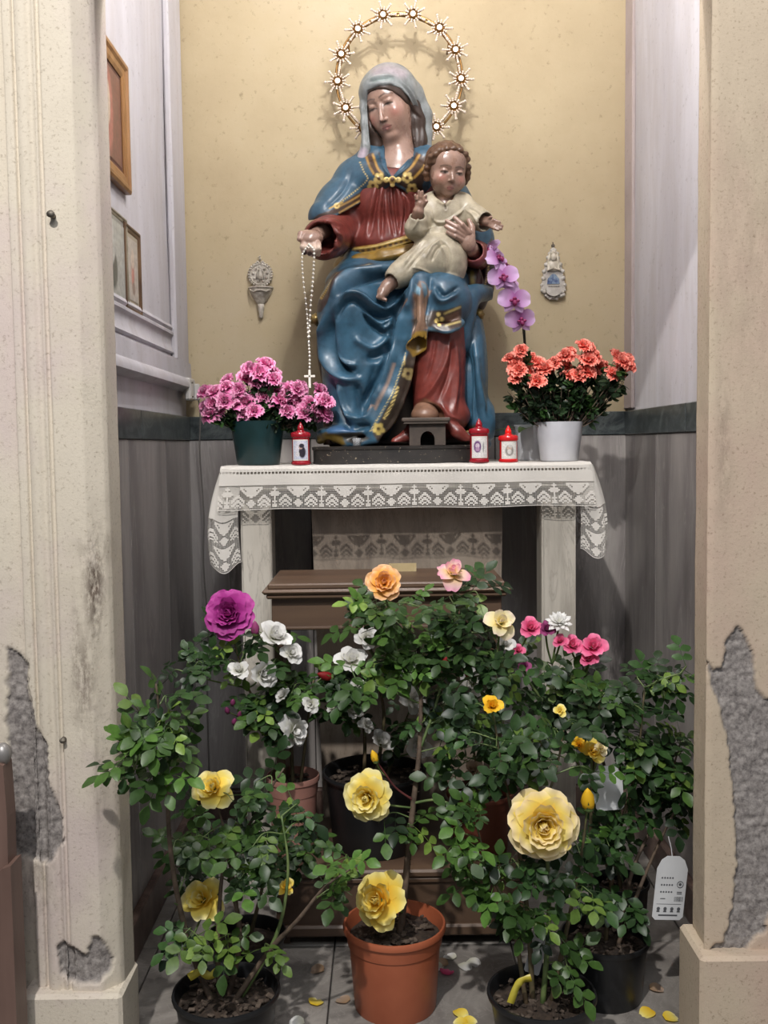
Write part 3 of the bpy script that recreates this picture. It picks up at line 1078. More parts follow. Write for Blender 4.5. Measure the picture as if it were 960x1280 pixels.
# opening for face, hair and neck
s.pixel_polygon([(460, 113), (474, 107.5), (489, 106.5), (501, 111), (511, 122), (520, 139), (527, 160), (531, 178), (531, 215), (464, 215), (464, 190), (461, 165), (459, 135)], False, -14, 99, 2.0)
st = [('s', 2.2, 3, [(462, 99), (474, 95), (486, 94), (494, 96)]), ('s', -1.8, 2.5, [(461, 103), (474, 100), (487, 99)]), ('s', 1.6, 2.5, [(466, 106), (480, 103), (492, 104)]),
      ('s', 2.2, 3, [(497, 98), (512, 113), (522, 133), (531, 160)]), ('s', -1.6, 2.2, [(504, 100), (517, 116), (526, 136), (535, 166)]), ('s', -1.5, 2, [(500, 104), (512, 118), (522, 142), (531, 172)]),
      ('s', -2, 2.5, [(455, 125), (457, 150), (459, 185)]), ('s', 1.5, 2.5, [(452, 128), (453, 155), (454, 190)])]
part('veil', s, srgb('858b8b'), [('line', [(470, 89), (486, 86), (503, 92)], srgb('9a9296'), 6, 4), ('line', [(466, 100), (478, 98), (490, 98)], srgb('83918f'), 2, 2), ('line', [(450, 200), (454, 190)], srgb('a79aa6'), 5, 3)], st)

# --- red tunic: bodice, sleeves, and the skirt that shows between the mantle's edges
s = Sculpt((380, 195, -50), (625, 545, 112), 1.4, YS)
s.ell((487, 258, 4), (46, 62, 34), 0)
s.ell((486, 250, 14), (38, 34, 27), 14)
s.cone((460, 220, -2), (530, 220, -2), 20, 20, 12)
s.ell((484, 305, 10), (44, 26, 36), 12)
s.cone((452, 226, 0), (427, 284, 8), 21, 22, 8)
s.chain([(427, 285, 8, 23), (412, 296, 48, 23.5), (404, 299, 72, 24)], 6)
s.cone((397, 297, 100), (409, 296, 62), 20, 13, 2, 'sub')
s.cone((530, 224, 0), (597, 322, 12), 19, 18, 8)
s.cone((597, 322, 12), (594, 318, 66), 18, 15, 6)
s.cone((590, 311, 92), (594, 316, 58), 12, 9, 2, 'sub')
s.cone((547, 395, 70), (549, 520, 70), 34, 30, 6)
s.ell((556, 520, 66), (30, 18, 34), 10)
s.chain([(520, 525, 84, 6), (508, 545, 92, 6), (494, 552, 95, 5)], 5)
s.chain([(560, 528, 96, 6), (572, 540, 98, 7), (582, 548, 96, 6)], 5)
s.ell((531, 522, 100), (22, 17, 20), 3, mode='sub')
s.pixel_polygon([(476, 203), (482, 208), (500, 210), (514, 206), (520, 200), (520, 180), (476, 180)], False, -60, 80, 2)
st = []
for i, (a, t_, b_) in enumerate((((470, 232), (464, 262), (458, 296)), ((478, 230), (474, 262), (474, 296)), ((484, 228), (481, 250), (489, 294)), ((488, 228), (490, 258), (495, 292)), ((494, 230), (503, 258), (500, 292)), ((499, 234), (512, 258), (506, 292)))):
    st += [('g', 2.4, 3.0, [a, t_, b_]), ('g', -4.2, 2.4, [(a[0] + 4, a[1]), (t_[0] + 4.5, t_[1]), (b_[0] + 3.5, b_[1])])]
for (a, t_, b_) in (((398, 279), (415, 277), (430, 284)), ((396, 284), (414, 285), (426, 298)), ((404, 288), (416, 294), (420, 312)), ((410, 292), (414, 306), (408, 321)), ((420, 290), (428, 303), (420, 318))):
    st += [('g', 2.8, 3.0, [a, t_, b_]), ('g', -2.8, 2.4, [(a[0] + 1, a[1] + 3.5), (t_[0] - .5, t_[1] + 4), (b_[0] - 4, b_[1])])]
st += [('s', 4, 6, [(562, 420), (556, 455), (536, 492), (522, 500)]), ('s', -4, 5, [(566, 425), (562, 465), (548, 500)]), ('s', 4, 6, [(568, 420), (571, 470), (566, 520)]), ('s', -2.5, 4, [(545, 420), (540, 450), (532, 475)]), ('s', 3, 4, [(552, 505), (562, 520), (575, 525)])]
part('tunic', s, RED, [('line', [(480, 204), (490, 209), (510, 206)], srgb('3a2a26'), 1.6), ('poly', [(520, 505), (532, 498), (548, 506), (560, 528), (552, 530), (544, 512), (532, 505), (522, 512)], srgb('7a5a44'), 0.8, 1.5),
                        ('poly', [(585, 318), (590, 330), (602, 334), (612, 322), (610, 310), (600, 318)], srgb('8e4a4c'), .9, 1.5)], st)

# --- foot on the little house
s = Sculpt((505, 500, 60), (560, 535, 118), 1.2, YS)
s.ell((531, 519, 96), (16, 11, 18), 0)
s.ell((531, 515, 82), (14, 13, 20), 6)
part('shoe', s, srgb('7b5c4a'), [], [('s', -1.2, 2, [(517, 523), (531, 525), (545, 523)])])

# --- gold belt and mustard sash
s = Sculpt((430, 285, -40), (540, 345, 70), 1.3, YS)
s.ell((486, 303, 10), (48, 60, 43), 0)
s.pixel_polygon([(436, 316), (442, 309), (470, 305), (500, 296), (530, 288), (530, 298), (500, 307), (470, 315), (440, 320)], True, -70, 99, 2.0)
part('belt', s, srgb('8a6a2c'), [('line', [(440, 312), (470, 308), (514, 296)], GOLD_L, .9), ('line', [(440, 318), (470, 314), (514, 302)], GOLD_L, .9), ('dots', [(440, 315), (470, 311), (514, 299)], BROWN, 1.6, .7, 7)],
     [('s', 1.3, 2, [(440, 312), (470, 308), (514, 296)]), ('s', 1.3, 2, [(440, 318), (470, 314), (514, 302)])])
s = Sculpt((420, 298, -20), (535, 350, 85), 1.4, YS)
s.chain([(432, 337, 16, 12), (450, 330, 44, 11), (480, 323, 55, 10.5), (515, 315, 54, 10)], 6)
s.chain([(430, 334, 6, 13), (446, 332, 30, 11), (480, 328, 46, 9)], 6)
part('sash', s, MUST, [], [('g', 2, 3, [(436, 334), (465, 325), (510, 316)]), ('g', -1.8, 2.5, [(436, 340), (470, 331), (512, 323)])])

# --- blue mantle: cape on the shoulders
s = Sculpt((384, 180, -60), (625, 345, 74), 1.15, YS)
s.chain([(506, 204, -26, 22), (470, 206, -10, 24), (447, 228, 0, 27), (424, 258, 14, 27), (408, 272, 32, 22)], 10)
s.ell((482, 228, 8), (40, 25, 43), 10)
s.chain([(506, 204, -26, 22), (530, 208, -8, 23), (560, 252, -4, 26), (590, 300, 0, 25), (598, 326, 4, 22)], 10)
s.ell((506, 227, 10), (32, 25, 42), 10)
s.pixel_polygon([(481, 192), (484, 210), (490, 222), (497, 213), (517, 192), (517, 178), (481, 178)], False, -12, 99, 1.5)      # neck opening
s.pixel_polygon([(384, 276), (398, 274), (420, 270), (446, 256), (470, 243), (490, 231), (504, 237), (520, 254), (532, 268), (560, 300), (592, 345), (384, 345)], False, -70, 99, 2)
BORD = [('poly', [(388, 276), (404, 272), (420, 270), (446, 256), (470, 243), (490, 231), (487, 221), (466, 231), (440, 246), (415, 262), (398, 268)], BROWN),
        ('poly', [(454, 192), (460, 205), (466, 219), (482, 225), (490, 222), (478, 208), (474, 190)], BROWN),
        ('poly', [(520, 190), (512, 206), (492, 222), (494, 230), (505, 237), (522, 255), (530, 248), (528, 232), (540, 200)], BROWN),
        ('line', [(470, 192), (476, 208), (490, 224)], BLUE_D, 3), ('line', [(517, 190), (510, 207), (492, 223)], BLUE_D, 3),
        ('line', [(400, 273), (421, 269), (447, 255), (471, 242), (490, 230)], BLUE_D, 2.4), ('line', [(491, 230), (505, 237), (521, 254)], BLUE_D, 2.6),
        ('line', [(466, 193), (472, 210), (478, 217)], srgb('a5813f'), 1.3), ('line', [(457, 194), (462, 208), (467, 217)], srgb('a5813f'), 1.3),
        ('line', [(524, 194), (515, 208), (505, 217)], srgb('a5813f'), 1.5), ('line', [(535, 200), (527, 212), (518, 222)], srgb('a5813f'), 1.5),
        ('line', [(420, 260), (440, 250), (462, 236)], srgb('a5813f'), .9), ('line', [(424, 266), (446, 253), (468, 240)], srgb('a5813f'), .9),
        ('dots', [(450, 203), (455, 215), (459, 225), (440, 242), (418, 258)], GOLD_L, .8, .6, 3.2),
        ('blob', (421, 257), GOLD_L, 3.6), ('blob', (421, 257), BROWN, 1.6), ('line', [(412, 260), (428, 253)], GOLD, 1.0)]
for fx, fy in ((474, 223), (509, 222), (466, 232), (515, 236)):
    BORD += [('blob', (fx + 4.2 * math.cos(a), fy + 4.2 * math.sin(a)), GOLD_L, 3.0) for a in (0.3, 1.56, 2.8, 4.1, 5.3)] + [('blob', (fx, fy), srgb('4a2a18'), 2.2)]
st = [('s', 1.8, 2.4, [(400, 273), (421, 269), (447, 255), (471, 242), (490, 230)]), ('s', 1.6, 2.2, [(474, 190), (478, 207), (490, 223)]), ('s', 1.6, 2.2, [(517, 190), (511, 207), (492, 223)]), ('s', 1.8, 2.4, [(491, 230), (505, 237), (521, 254)]),
      ('s', -2, 6, [(440, 215), (428, 240), (405, 262)]), ('s', 1.3, 1.8, [(470, 220), (478, 226)]), ('s', 1.3, 1.8, [(505, 220), (514, 225)])]
cape = part('mantle_cape', s, BLUE, BORD, st)
cl = Sculpt((478, 216, 36), (503, 238, 74), .9, YS)
for (x, y, w, r) in ((483, 225, 53, 3.6), (490.5, 225, 54, 4.6), (498, 225, 53, 3.6), (490.5, 231, 52, 3), (490.5, 224, 57.5, 3)):
    cl.ell((x, y, w), (r, r, r * .8), .8)
part('clasp', cl, GOLD_L, [('blob', (490.5, 224), srgb('5a4030'), 2.8), ('blob', (484, 224), srgb('6b5a2a'), 1.4), ('blob', (497, 224), srgb('6b5a2a'), 1.4)])

# --- blue mantle over lap and knees
s = Sculpt((386, 318, -60), (622, 566, 132), 1.45, YS)
s.cone((462, 345, 0), (438, 388, 78), 40, 37, 0)
s.cone((535, 345, 0), (553, 378, 82), 36, 34, 10)
s.ell((498, 352, 38), (84, 24, 48), 16)
s.cone((438, 392, 76), (447, 470, 66), 37, 34, 8)
s.ell((446, 470, 58), (36, 75, 42), 10)
s.ell((426, 440, 34), (24, 88, 46), 12)
s.ell((492, 455, 62), (40, 88, 40), 18)
s.ell((466, 525, 62), (44, 22, 42), 14)
s.chain([(520, 372, 104, 12), (514, 410, 98, 12), (504, 450, 96, 13), (488, 500, 96, 13), (468, 540, 98, 10)], 8)     # bordered fall
s.chain([(525, 352, 98, 12), (526, 375, 102, 13.5), (526, 400, 104, 14.5), (523, 425, 105, 14.5)], 10)                  # flaring worn fold
s.chain([(545, 410, 112, 5), (560, 411, 112, 5), (576, 404, 104, 5)], 6)
s.chain([(612, 367, 34, 8), (596, 367, 58, 10.5), (586, 375, 72, 11.5), (581, 400, 76, 10.5), (577, 430, 74, 8), (574, 448, 70, 4)], 4, sub=3)
s.ell((592, 470, 34), (17, 85, 42), 8)
s.ell((604, 528, 36), (18, 26, 34), 12)
s.chain([(608, 555, 60, 6), (588, 548, 84, 8), (574, 545, 92, 6)], 6)
s.chain([(400, 550, 72, 5), (412, 546, 86, 5), (422, 548, 92, 4), (432, 553, 94, 4), (446, 554, 100, 4), (470, 550, 104, 4)], 7)    # hem running over the plinth
s.ell((432, 540, 70), (34, 9, 36), 6)
s.pixel_polygon([(535, 414), (545, 416.5), (560, 417), (577, 410), (580, 450), (577, 540), (556, 530), (535, 545), (500, 555), (482, 555), (498, 520), (512, 480), (520, 445), (533, 443)], False, 30, 140, 2)
s.cone((521, 448, 116), (525, 415, 106), 13, 8, 1.5, 'sub')
s.cone((411, 557, 110), (411, 551, 70), 4.5, 3.5, 1, 'sub')
st = [
    ('g', 10.2, 5.8, [(413, 372), (426, 352), (448, 343), (478, 338), (494, 334)]),
    ('g', -7.2, 3.6, [(420, 378), (436, 358), (460, 350), (488, 345)]),
    ('g', 8.7, 4.3, [(418, 385), (427, 371), (440, 368), (452, 372), (464, 382), (478, 388), (492, 384), (506, 368), (516, 352)]),
    ('g', -7.2, 3.2, [(421, 398), (430, 380), (442, 375), (454, 382), (466, 393), (480, 397), (494, 392)]),
    ('g', 5.8, 3.2, [(458, 390), (468, 402), (478, 404), (492, 397)]),
    ('g', -8.7, 3.2, [(456, 392), (466, 406), (476, 414), (484, 418)]),
    ('g', 5.1, 2.9, [(472, 408), (482, 410), (492, 402)]),
    ('g', 5.0, 4.5, [(486, 421), (478, 430), (464, 435), (450, 428), (444, 420)]),
    ('g', -7.2, 5.0, [(488, 430), (474, 445), (458, 448)]),
    ('g', 10.2, 4.7, [(408, 392), (404, 420), (408, 446), (418, 464), (432, 473), (448, 474)]),
    ('g', -10.2, 4.0, [(414, 396), (413, 420), (419, 446), (432, 462), (446, 468)]),
    ('g', 4.3, 2.5, [(414, 420), (418, 438), (428, 452), (442, 456), (444, 453)]),
    ('g', -4.3, 2.2, [(424, 454), (434, 461), (446, 462)]),
    ('g', 8.7, 4.3, [(512, 372), (502, 410), (492, 445), (476, 490), (458, 522)]),
    ('g', -10.2, 4.3, [(502, 372), (494, 410), (484, 446), (468, 486), (452, 515)]),
    ('g', -4.3, 3.6, [(520, 388), (512, 420), (504, 450)]),
    ('g', -7.2, 5.8, [(446, 480), (450, 505), (446, 522)]),
    ('g', -5.8, 5.0, [(470, 455), (462, 490), (446, 515)]),
    ('g', 4.3, 2.9, [(432, 519), (444, 522), (458, 521)]), ('g', -5.8, 3.6, [(430, 530), (444, 534), (464, 532)]),
    ('g', 5.8, 3.6, [(422, 480), (430, 510), (440, 525)]), ('g', -5.8, 3.6, [(416, 478), (424, 510), (434, 530)]),
    ('g', 5.8, 2.9, [(520, 345), (516, 365), (512, 390)]), ('g', -5.1, 2.5, [(514, 348), (508, 366), (500, 385)]),
    ('g', -5.1, 2.9, [(538, 346), (538, 375), (536, 400)]),
    ('g', 4.3, 3.6, [(540, 362), (552, 376), (572, 366)]), ('g', -4.3, 2.9, [(544, 358), (556, 370), (574, 358)]),
    ('g', 3.6, 2.2, [(545, 412), (560, 414), (577, 408)]),
    ('g', -5.8, 2.9, [(584, 440), (586, 480), (586, 530)]), ('g', 5.8, 2.9, [(580, 450), (580, 490), (580, 520)]), ('g', 5.8, 3.6, [(594, 430), (598, 480), (606, 525)]), ('g', -4.3, 2.9, [(590, 440), (592, 490), (598, 530)]),
    ('g', -4.5, 2.4, [(519, 366), (517, 390), (515, 414)]), ('g', -4.0, 2.4, [(532, 364), (533, 390), (534, 410)]), ('g', 3.0, 2.4, [(525, 360), (525, 390), (524, 412)]),
    ('g', 2.9, 1.8, [(520, 448), (508, 490), (492, 525), (474, 548)]),
]
lay = [
    ('poly', [(390, 375), (404, 356), (418, 341), (432, 334), (446, 333), (438, 341), (424, 356), (412, 374), (402, 390), (392, 392)], BROWN),
    ('line', [(398, 373), (410, 357), (428, 338), (452, 331)], BLUE_D, 2.0),
    ('poly', [(440, 336), (462, 328), (468, 331), (450, 338), (436, 344)], srgb('3f3a34')),
    ('blob', (424, 345), GOLD, 4.5), ('blob', (427, 342), GOLD_L, 2.5), ('blob', (424, 346), BROWN, 2),
    ('dots', [(402, 372), (409, 362), (415, 352)], GOLD, 2.0, .6, 2.6), ('line', [(440, 340), (462, 331)], srgb('8d8a78'), 1.0),
    # border down the front
    ('poly', [(512, 440), (503, 460), (494, 490), (480, 515), (466, 542), (472, 552), (486, 548), (504, 522), (516, 490), (524, 455), (530, 440)], srgb('3a3028')),
    ('dots', [(508, 441), (500, 465), (490, 492), (476, 517), (463, 538)], GOLD_L, .8, .6, 3.0),
    ('line', [(524, 448), (515, 488), (502, 520), (484, 546)], BLUE_D, 2.6),
    ('dots', [(497, 485), (490, 505), (481, 522)], GOLD_L, 2.0, .6, 2.4),
    ('line', [(514, 487), (505, 510), (494, 528)], srgb('b09a58'), 1.2),
    ('line', [(507, 445), (505, 456)], srgb('a08b50'), 1.0), ('line', [(524, 443), (518, 458)], srgb('a08b50'), 1.0),
    # worn fold
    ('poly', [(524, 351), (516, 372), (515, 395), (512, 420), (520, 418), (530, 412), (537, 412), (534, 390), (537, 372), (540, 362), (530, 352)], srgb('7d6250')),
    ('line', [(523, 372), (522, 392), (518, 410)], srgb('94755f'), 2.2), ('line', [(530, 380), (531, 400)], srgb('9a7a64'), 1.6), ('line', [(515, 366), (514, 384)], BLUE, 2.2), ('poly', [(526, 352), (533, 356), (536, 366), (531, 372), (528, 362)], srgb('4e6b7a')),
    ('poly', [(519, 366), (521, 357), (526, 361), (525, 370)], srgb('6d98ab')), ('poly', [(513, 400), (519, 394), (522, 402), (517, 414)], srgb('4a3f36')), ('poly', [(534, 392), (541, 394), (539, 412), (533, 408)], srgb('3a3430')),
    ('line', [(512, 375), (506, 386), (504, 392)], srgb('8d6a50'), 1.6), ('line', [(494, 455), (484, 484), (470, 512)], srgb('9b8578'), 1.0),
    ('line', [(460, 515), (470, 508)], srgb('9b8578'), .8),
    # border over the other knee
    ('poly', [(539, 388), (556, 388), (577, 381), (577, 407), (560, 413), (545, 412), (537, 406)], srgb('40342c')),
    ('line', [(537, 411), (548, 416), (562, 416), (578, 409)], srgb('4f6c7a'), 2.0),
    ('blob', (548, 393), GOLD_L, 2.6), ('blob', (552, 399), GOLD_L, 2.8), ('blob', (546, 401), GOLD_L, 2.8), ('blob', (549, 406), GOLD_L, 2.2), ('blob', (549, 399), BROWN, 1.3),
    ('line', [(556, 392), (575, 384)], srgb('a3925c'), 1.4), ('line', [(557, 407), (575, 402)], srgb('a3925c'), 1.2), ('poly', [(556, 395), (574, 389), (574, 400), (557, 403)], srgb('5d4438')),
    # lining
    ('poly', [(512, 420), (520, 414.5), (530, 413), (534, 414), (534, 446), (524, 444), (516, 446), (510, 436)], MUST, 1, 1.0),
    ('poly', [(396, 545), (408, 540), (428, 544), (432, 556), (412, 562), (396, 560)], srgb('6e5a26'), 1, 1.5),
    ('poly', [(420, 540), (452, 540), (462, 548), (448, 556), (434, 553), (428, 545)], srgb('35322e'), 1, 1.5),
    ('poly', [(405, 532), (440, 532), (446, 540), (410, 542)], srgb('3c5f84'), 1, 1.5),
    ('poly', [(570, 548), (580, 534), (596, 530), (612, 545), (612, 566), (570, 560)], srgb('4a4236'), 1, 2),
    ('dots', [(576, 546), (584, 538), (598, 536)], GOLD, 1.2, .6, 3),
]
for fx, fy, q in ((510, 467, 4.6), (473, 536, 4.6)):
    lay += [('blob', (fx + q * math.cos(a), fy + q * math.sin(a)), srgb('c3ad62') if fy > 500 else srgb('9a8a5c'), 3.2) for a in (0.3, 1.56, 2.8, 4.1, 5.3)] + [('blob', (fx, fy), BROWN, 2.2)]
mantle = part('mantle', s, BLUE, lay, st)

# --- the mantle's dark edge hanging from the arm under the child
s = Sculpt((575, 285, -40), (622, 390, 70), 1.4, YS)
s.chain([(606, 300, 10, 10), (608, 330, 18, 11), (604, 360, 24, 12), (596, 378, 30, 12)], 6)
s.chain([(590, 330, 40, 8), (592, 350, 44, 10), (590, 372, 44, 10)], 8)
s.chain([(612, 318, 10, 4), (612, 345, 16, 5), (606, 368, 24, 5)], 4)
part('mantle_edge', s, srgb('4a423c'), [('line', [(604, 296), (607, 312)], BLUE, 4), ('dots', [(611, 330), (608, 350), (602, 368)], GOLD_L, 1.3, .5, 2.6), ('line', [(590, 340), (592, 370)], srgb('7b6a30'), 2.5), ('poly', [(596, 335), (606, 340), (604, 370), (594, 372)], srgb('4b2f2b'))],
     [('s', 3, 3, [(596, 330), (598, 350), (594, 372)]), ('s', -3, 3, [(602, 330), (603, 350), (599, 372)])])

# --- the child
CC, CU = (558.5, 214, 62), 31.5
CHR = rot3(16, 10, -4)
c = Sculpt((470, 178, 20), (632, 378, 125), .95, YS)
head(c, CC, CU, CHR, True)
c.cone((557, 238, 55), (556, 256, 52), 11, 14, 5)
c.ell((556, 282, 52), (20, 34, 18), 6)
c.chain([(536, 258, 55, 8), (519, 284, 74, 8), (523, 264, 90, 6.5)], 4)
c.ell((525, 255, 92), (6, 7, 5), 2)
for (x1, y1, x2, y2) in ((520.5, 249, 519, 244), (524, 246, 523.5, 239), (527.5, 246, 528, 239.5), (531, 249, 532.5, 245)):
    c.chain([(525 + (x1 - 525) * .5, 253, 93, 2.5), (x1, y1, 96, 2.1), (x2, y2, 98, 1.7)], .8)
c.chain([(530, 256, 93, 2.6), (533, 252, 97, 2.1)], 1)
c.chain([(579, 258, 50, 8), (594, 274, 62, 7.5), (606, 276, 74, 6)], 4)
c.ell((611, 278, 78), (7, 5, 5), 2.5)
for (x1, y1, x2, y2) in ((618, 275.5, 625, 278), (620, 279, 628, 282.5), (619, 282.5, 627, 286), (617, 285, 623, 287.5)):
    c.chain([(612, 279 + (y1 - 279) * .5, 80, 2.4), (x1, y1, 84, 2.0), (x2, y2, 86, 1.6)], .8)
c.chain([(609, 274, 80, 2.4), (614, 271.5, 84, 1.9)], 1)
c.chain([(545, 325, 70, 14), (508, 340, 88, 11), (492, 351, 94, 8), (484, 358, 96, 7)], 5)
c.chain([(484, 358, 96, 7), (479, 365, 101, 6.5), (476, 370, 105, 5)], 3)
for i in range(5):
    c.ell((471.5 + i * 2.7, 371.5 + i * .9, 107), (1.7, 2.4, 2.4), .5)
c.chain([(545, 330, 80, 10), (522, 338, 94, 6), (514, 338, 99, 5), (510, 340, 101, 3.5)], 3)
def child_post(C, V):
    H = head_local(c, V, CC, CU, CHR)
    near = (np.abs(H) < 1.3).all(1)
    return face_paint(C, H, near, True, (.24, .085, .07))
child = part('child_figure', c, srgb('907363'), [], (), m_skin, None, child_post)
# curls
random.seed(5)
s = Sculpt((526, 172, 10), (592, 240, 96), .95, YS)
C0 = s.pt(*CC)
s.ell(C0 + CHR @ np.array((0, .28, -.22)) * CU, np.array((.76, .80, .84)) * CU, 0, rot=CHR, raw=True)
s.ell(C0 + CHR @ np.array((0, -.22, .70)) * CU, np.array((.66, .72, .62)) * CU, 4, rot=CHR, mode='sub', raw=True)
for i in range(64):
    a = random.uniform(-0.1, math.pi + .1); t = random.uniform(-.5, 1)
    p = np.array((.72 * math.cos(a) * math.sqrt(max(0, 1 - (t * .8) ** 2)), .28 + .76 * math.sin(a) * math.sqrt(max(0, 1 - (t * .8) ** 2)), -.20 + .80 * t * .8))
    s.ell(C0 + CHR @ (p * .97) * CU, (3.4, 3.0, 3.0), 3, raw=True)
for (x, y, z) in ((-.74, .25, .18), (-.80, .05, .08), (-.80, -.16, .02), (-.74, .42, .25), (.74, .25, .22), (.78, .05, .15), (.80, -.12, .08), (-.72, -.32, -.05), (.74, -.28, 0), (-.5, .66, .40), (-.25, .74, .50), (0, .78, .52), (.25, .76, .5), (.5, .66, .42), (.62, .5, .36), (-.62, .52, .36)):
    s.ell(C0 + CHR @ np.array((x, y - .03, z)) * CU, (4.0, 3.6, 3.6), 2.6, raw=True)
part('hair', s, srgb('5d4330'), [], (), None, child).data.materials[0] = m_cloth
# cream gown
s = Sculpt((484, 238, 15), (616, 372, 120), 1.15, YS)
s.ell((556, 272, 52), (27, 34, 25), 0)
s.cone((538, 256, 52), (577, 256, 50), 13, 13, 8)
s.ell((548, 322, 62), (31, 34, 34), 8)
s.ell((560, 330, 70), (22, 30, 28), 8)
s.chain([(540, 322, 74, 25), (512, 336, 90, 16), (499, 344, 95, 13), (494, 348, 97, 11.5)], 8)
s.cone((486, 354, 104), (497, 347, 94), 9.5, 8, 1, 'sub')
s.ell((561, 354, 88), (13, 9, 14), 5)
s.chain([(537, 258, 56, 13), (520, 286, 76, 12.5), (522, 276, 88, 11)], 5)
s.chain([(515, 285, 86, 9), (524, 287, 88, 8)], 4)
s.cone((523, 262, 98), (521, 280, 84), 9, 7, 1, 'sub')
s.chain([(578, 256, 50, 13), (594, 272, 64, 13), (603, 276, 74, 12.5)], 5)
s.cone((612, 279, 84), (600, 275, 70), 12, 8, 1, 'sub')
s.pixel_polygon([(541, 240), (546, 250), (557, 254), (566, 250), (569, 240)], False, 40, 120, 2)
st = [('s', 2, 2.6, [(543, 246), (550, 253), (557, 256), (566, 248)]), ('s', -2, 1.8, [(557, 252), (557, 262)]), ('s', 1.2, 1.6, [(554, 252), (555, 261), (558, 264), (560, 254)]),
      ('s', 2.5, 3, [(538, 262), (543, 276), (556, 278), (572, 268), (582, 260)]), ('s', -2.2, 2.6, [(541, 270), (547, 282), (560, 280), (576, 270)]),
      ('s', -2.5, 2.5, [(530, 290), (545, 289), (565, 288), (580, 284)]), ('s', 2, 2, [(530, 287), (546, 285), (566, 284)]),
      ('s', 2.5, 3, [(552, 300), (540, 308), (532, 322)]), ('s', -3, 3, [(556, 304), (546, 312), (540, 326)]), ('s', 3, 3, [(548, 302), (556, 318), (556, 342)]), ('s', -2.5, 3, [(552, 300), (562, 316), (562, 342)]),
      ('s', 2.5, 3, [(530, 300), (516, 316), (502, 334)]), ('s', -2, 3, [(536, 306), (522, 322), (510, 338)]), ('s', 2, 2.5, [(515, 334), (530, 338), (546, 346)]), ('s', -3, 3, [(517, 342), (532, 346), (546, 352)]),
      ('s', 2, 2.5, [(582, 262), (592, 270), (599, 284)]), ('s', -2, 2, [(586, 260), (597, 266), (604, 276)]), ('s', 2, 2, [(528, 262), (522, 276), (516, 288)]), ('s', 2.5, 2.5, [(548, 352), (558, 363), (568, 352)])]
part('gown', s, CREAM, [('poly', [(545, 350), (556, 362), (570, 352), (566, 366), (552, 366)], srgb('b0a488')), ('line', [(543, 245), (550, 253), (557, 256), (566, 248)], srgb('a89c82'), .8), ('line', [(556, 252), (557, 262)], srgb('6a5e4c'), 1.0)], st, None, child)

# --- throne: seat block, arms with gilt knobs
tm = mat_plain('dark_throne_wood', srgb('3a2c24'), srgb('54402f'), 0.45, 14, stretch=(1, 1, .2))
gm = mat_plain('tarnished_gilt', srgb('6d5a34'), srgb('a08a54'), 0.35, 60, metal=0.5)
def SP(x, y, w): return Vector(P(x, y, YS - w * SS)) - statue_loc
mb = MB()
a, bb = SP(412, 400, -55), SP(588, 556, -55)
mb.box(((a.x + bb.x) / 2, (a.y + SP(500, 400, 40).y) / 2, (a.z + bb.z) / 2), (bb.x - a.x, .24, a.z - bb.z), bevel=.008)
a, bb = SP(425, 300, -50), SP(585, 420, -50)
mb.box(((a.x + bb.x) / 2, a.y, (a.z + bb.z) / 2), (bb.x - a.x, .05, a.z - bb.z), bevel=.01)
mb.build('throne_seat', tm, statue)
for sx, x, y in ((-1, 395, 400), (1, 598, 394)):
    mb = MB()
    p0, p1 = SP(x + (6 if sx < 0 else -8), y - 4, -45), SP(x + (3 if sx < 0 else -2), y, 36)
    mb.tube([p0, p0.lerp(p1, .6) + Vector((0, 0, .006)), p1], [.017, .019, .021], 10)
    mb.tube([SP(x + (8 if sx < 0 else -2), y + 14, 22), SP(x + (10 if sx < 0 else -3), y + 40, 22), SP(x + (14 if sx < 0 else -10), y + 90, 18), SP(x + (16 if sx < 0 else -14), 556, 18)], [.02, .024, .014, .018], 10)
    arm = mb.build('throne_arm', tm, statue, True)
    k = MB()
    kc = SP(x, y, 44)
    k.lathe([(.004, -.004), (.012, 0), (.017, .008), (.019, .018), (.016, .028), (.008, .034), (.003, .037)], 16, kc, Matrix.Rotation(math.pi / 2, 3, 'X'), wob=lambda a, z: 1 + .10 * math.cos(a * 8))
    k.build('knob', gm, arm, True)

# --- plinth and the little house under the foot
pm = mat_plain('chipped_black_paint', srgb('1c1a19'), srgb('2d2926'), 0.45, 18)
nt = pm.node_tree
bs = nt.nodes['Principled BSDF']
src = bs.inputs['Base Color'].links[0].from_socket
ch = ramp(nt, noise(nt, 90, 3, .7), [(.655, (0, 0, 0)), (.68, (1, 1, 1))])
nt.links.new(mix(nt, ch, src, srgb('8a7d6a')), bs.inputs['Base Color'])
def plinth():
    x0, x1 = SP(391, 579, 105).x, SP(602, 579, 105).x
    yb, yf = SP(0, 579, -62).y, SP(0, 579, 112).y
    zt = SP(500, 557, 108).z
    pts = []
    n = 30
    for i in range(n + 1):      # bowed front, straight back
        t = i / n
        x = x0 + (x1 - x0) * t
        pts.append((x, yf + .045 * (2 * t - 1) ** 4))
    pts += [(x1, yb), (x0, yb)]
    mb = MB()
    m = len(pts)
    lv = [(0, 0), (zt - .012, 0), (zt - .010, -.004), (zt - .002, -.005), (zt, .004)]
    vs = []
    cx = (x0 + x1) / 2; cy = (yb + yf) / 2
    for z, ins in lv:
        for (x, y) in pts:
            d = Vector((cx - x, cy - y)).normalized() * ins
            vs.append((x + d.x, y + d.y, z))
    fs = []
    for j in range(len(lv) - 1):
        for i in range(m):
            k = (i + 1) % m
            fs.append((j * m + i, j * m + k, (j + 1) * m + k, (j + 1) * m + i))
    fs.append(tuple(range(m))[::-1])
    fs.append(tuple((len(lv) - 1) * m + i for i in range(m)))
    mb.add(vs, fs)
    return mb.build('plinth', pm, statue, auto=30), zt
pl, ZT = plinth()
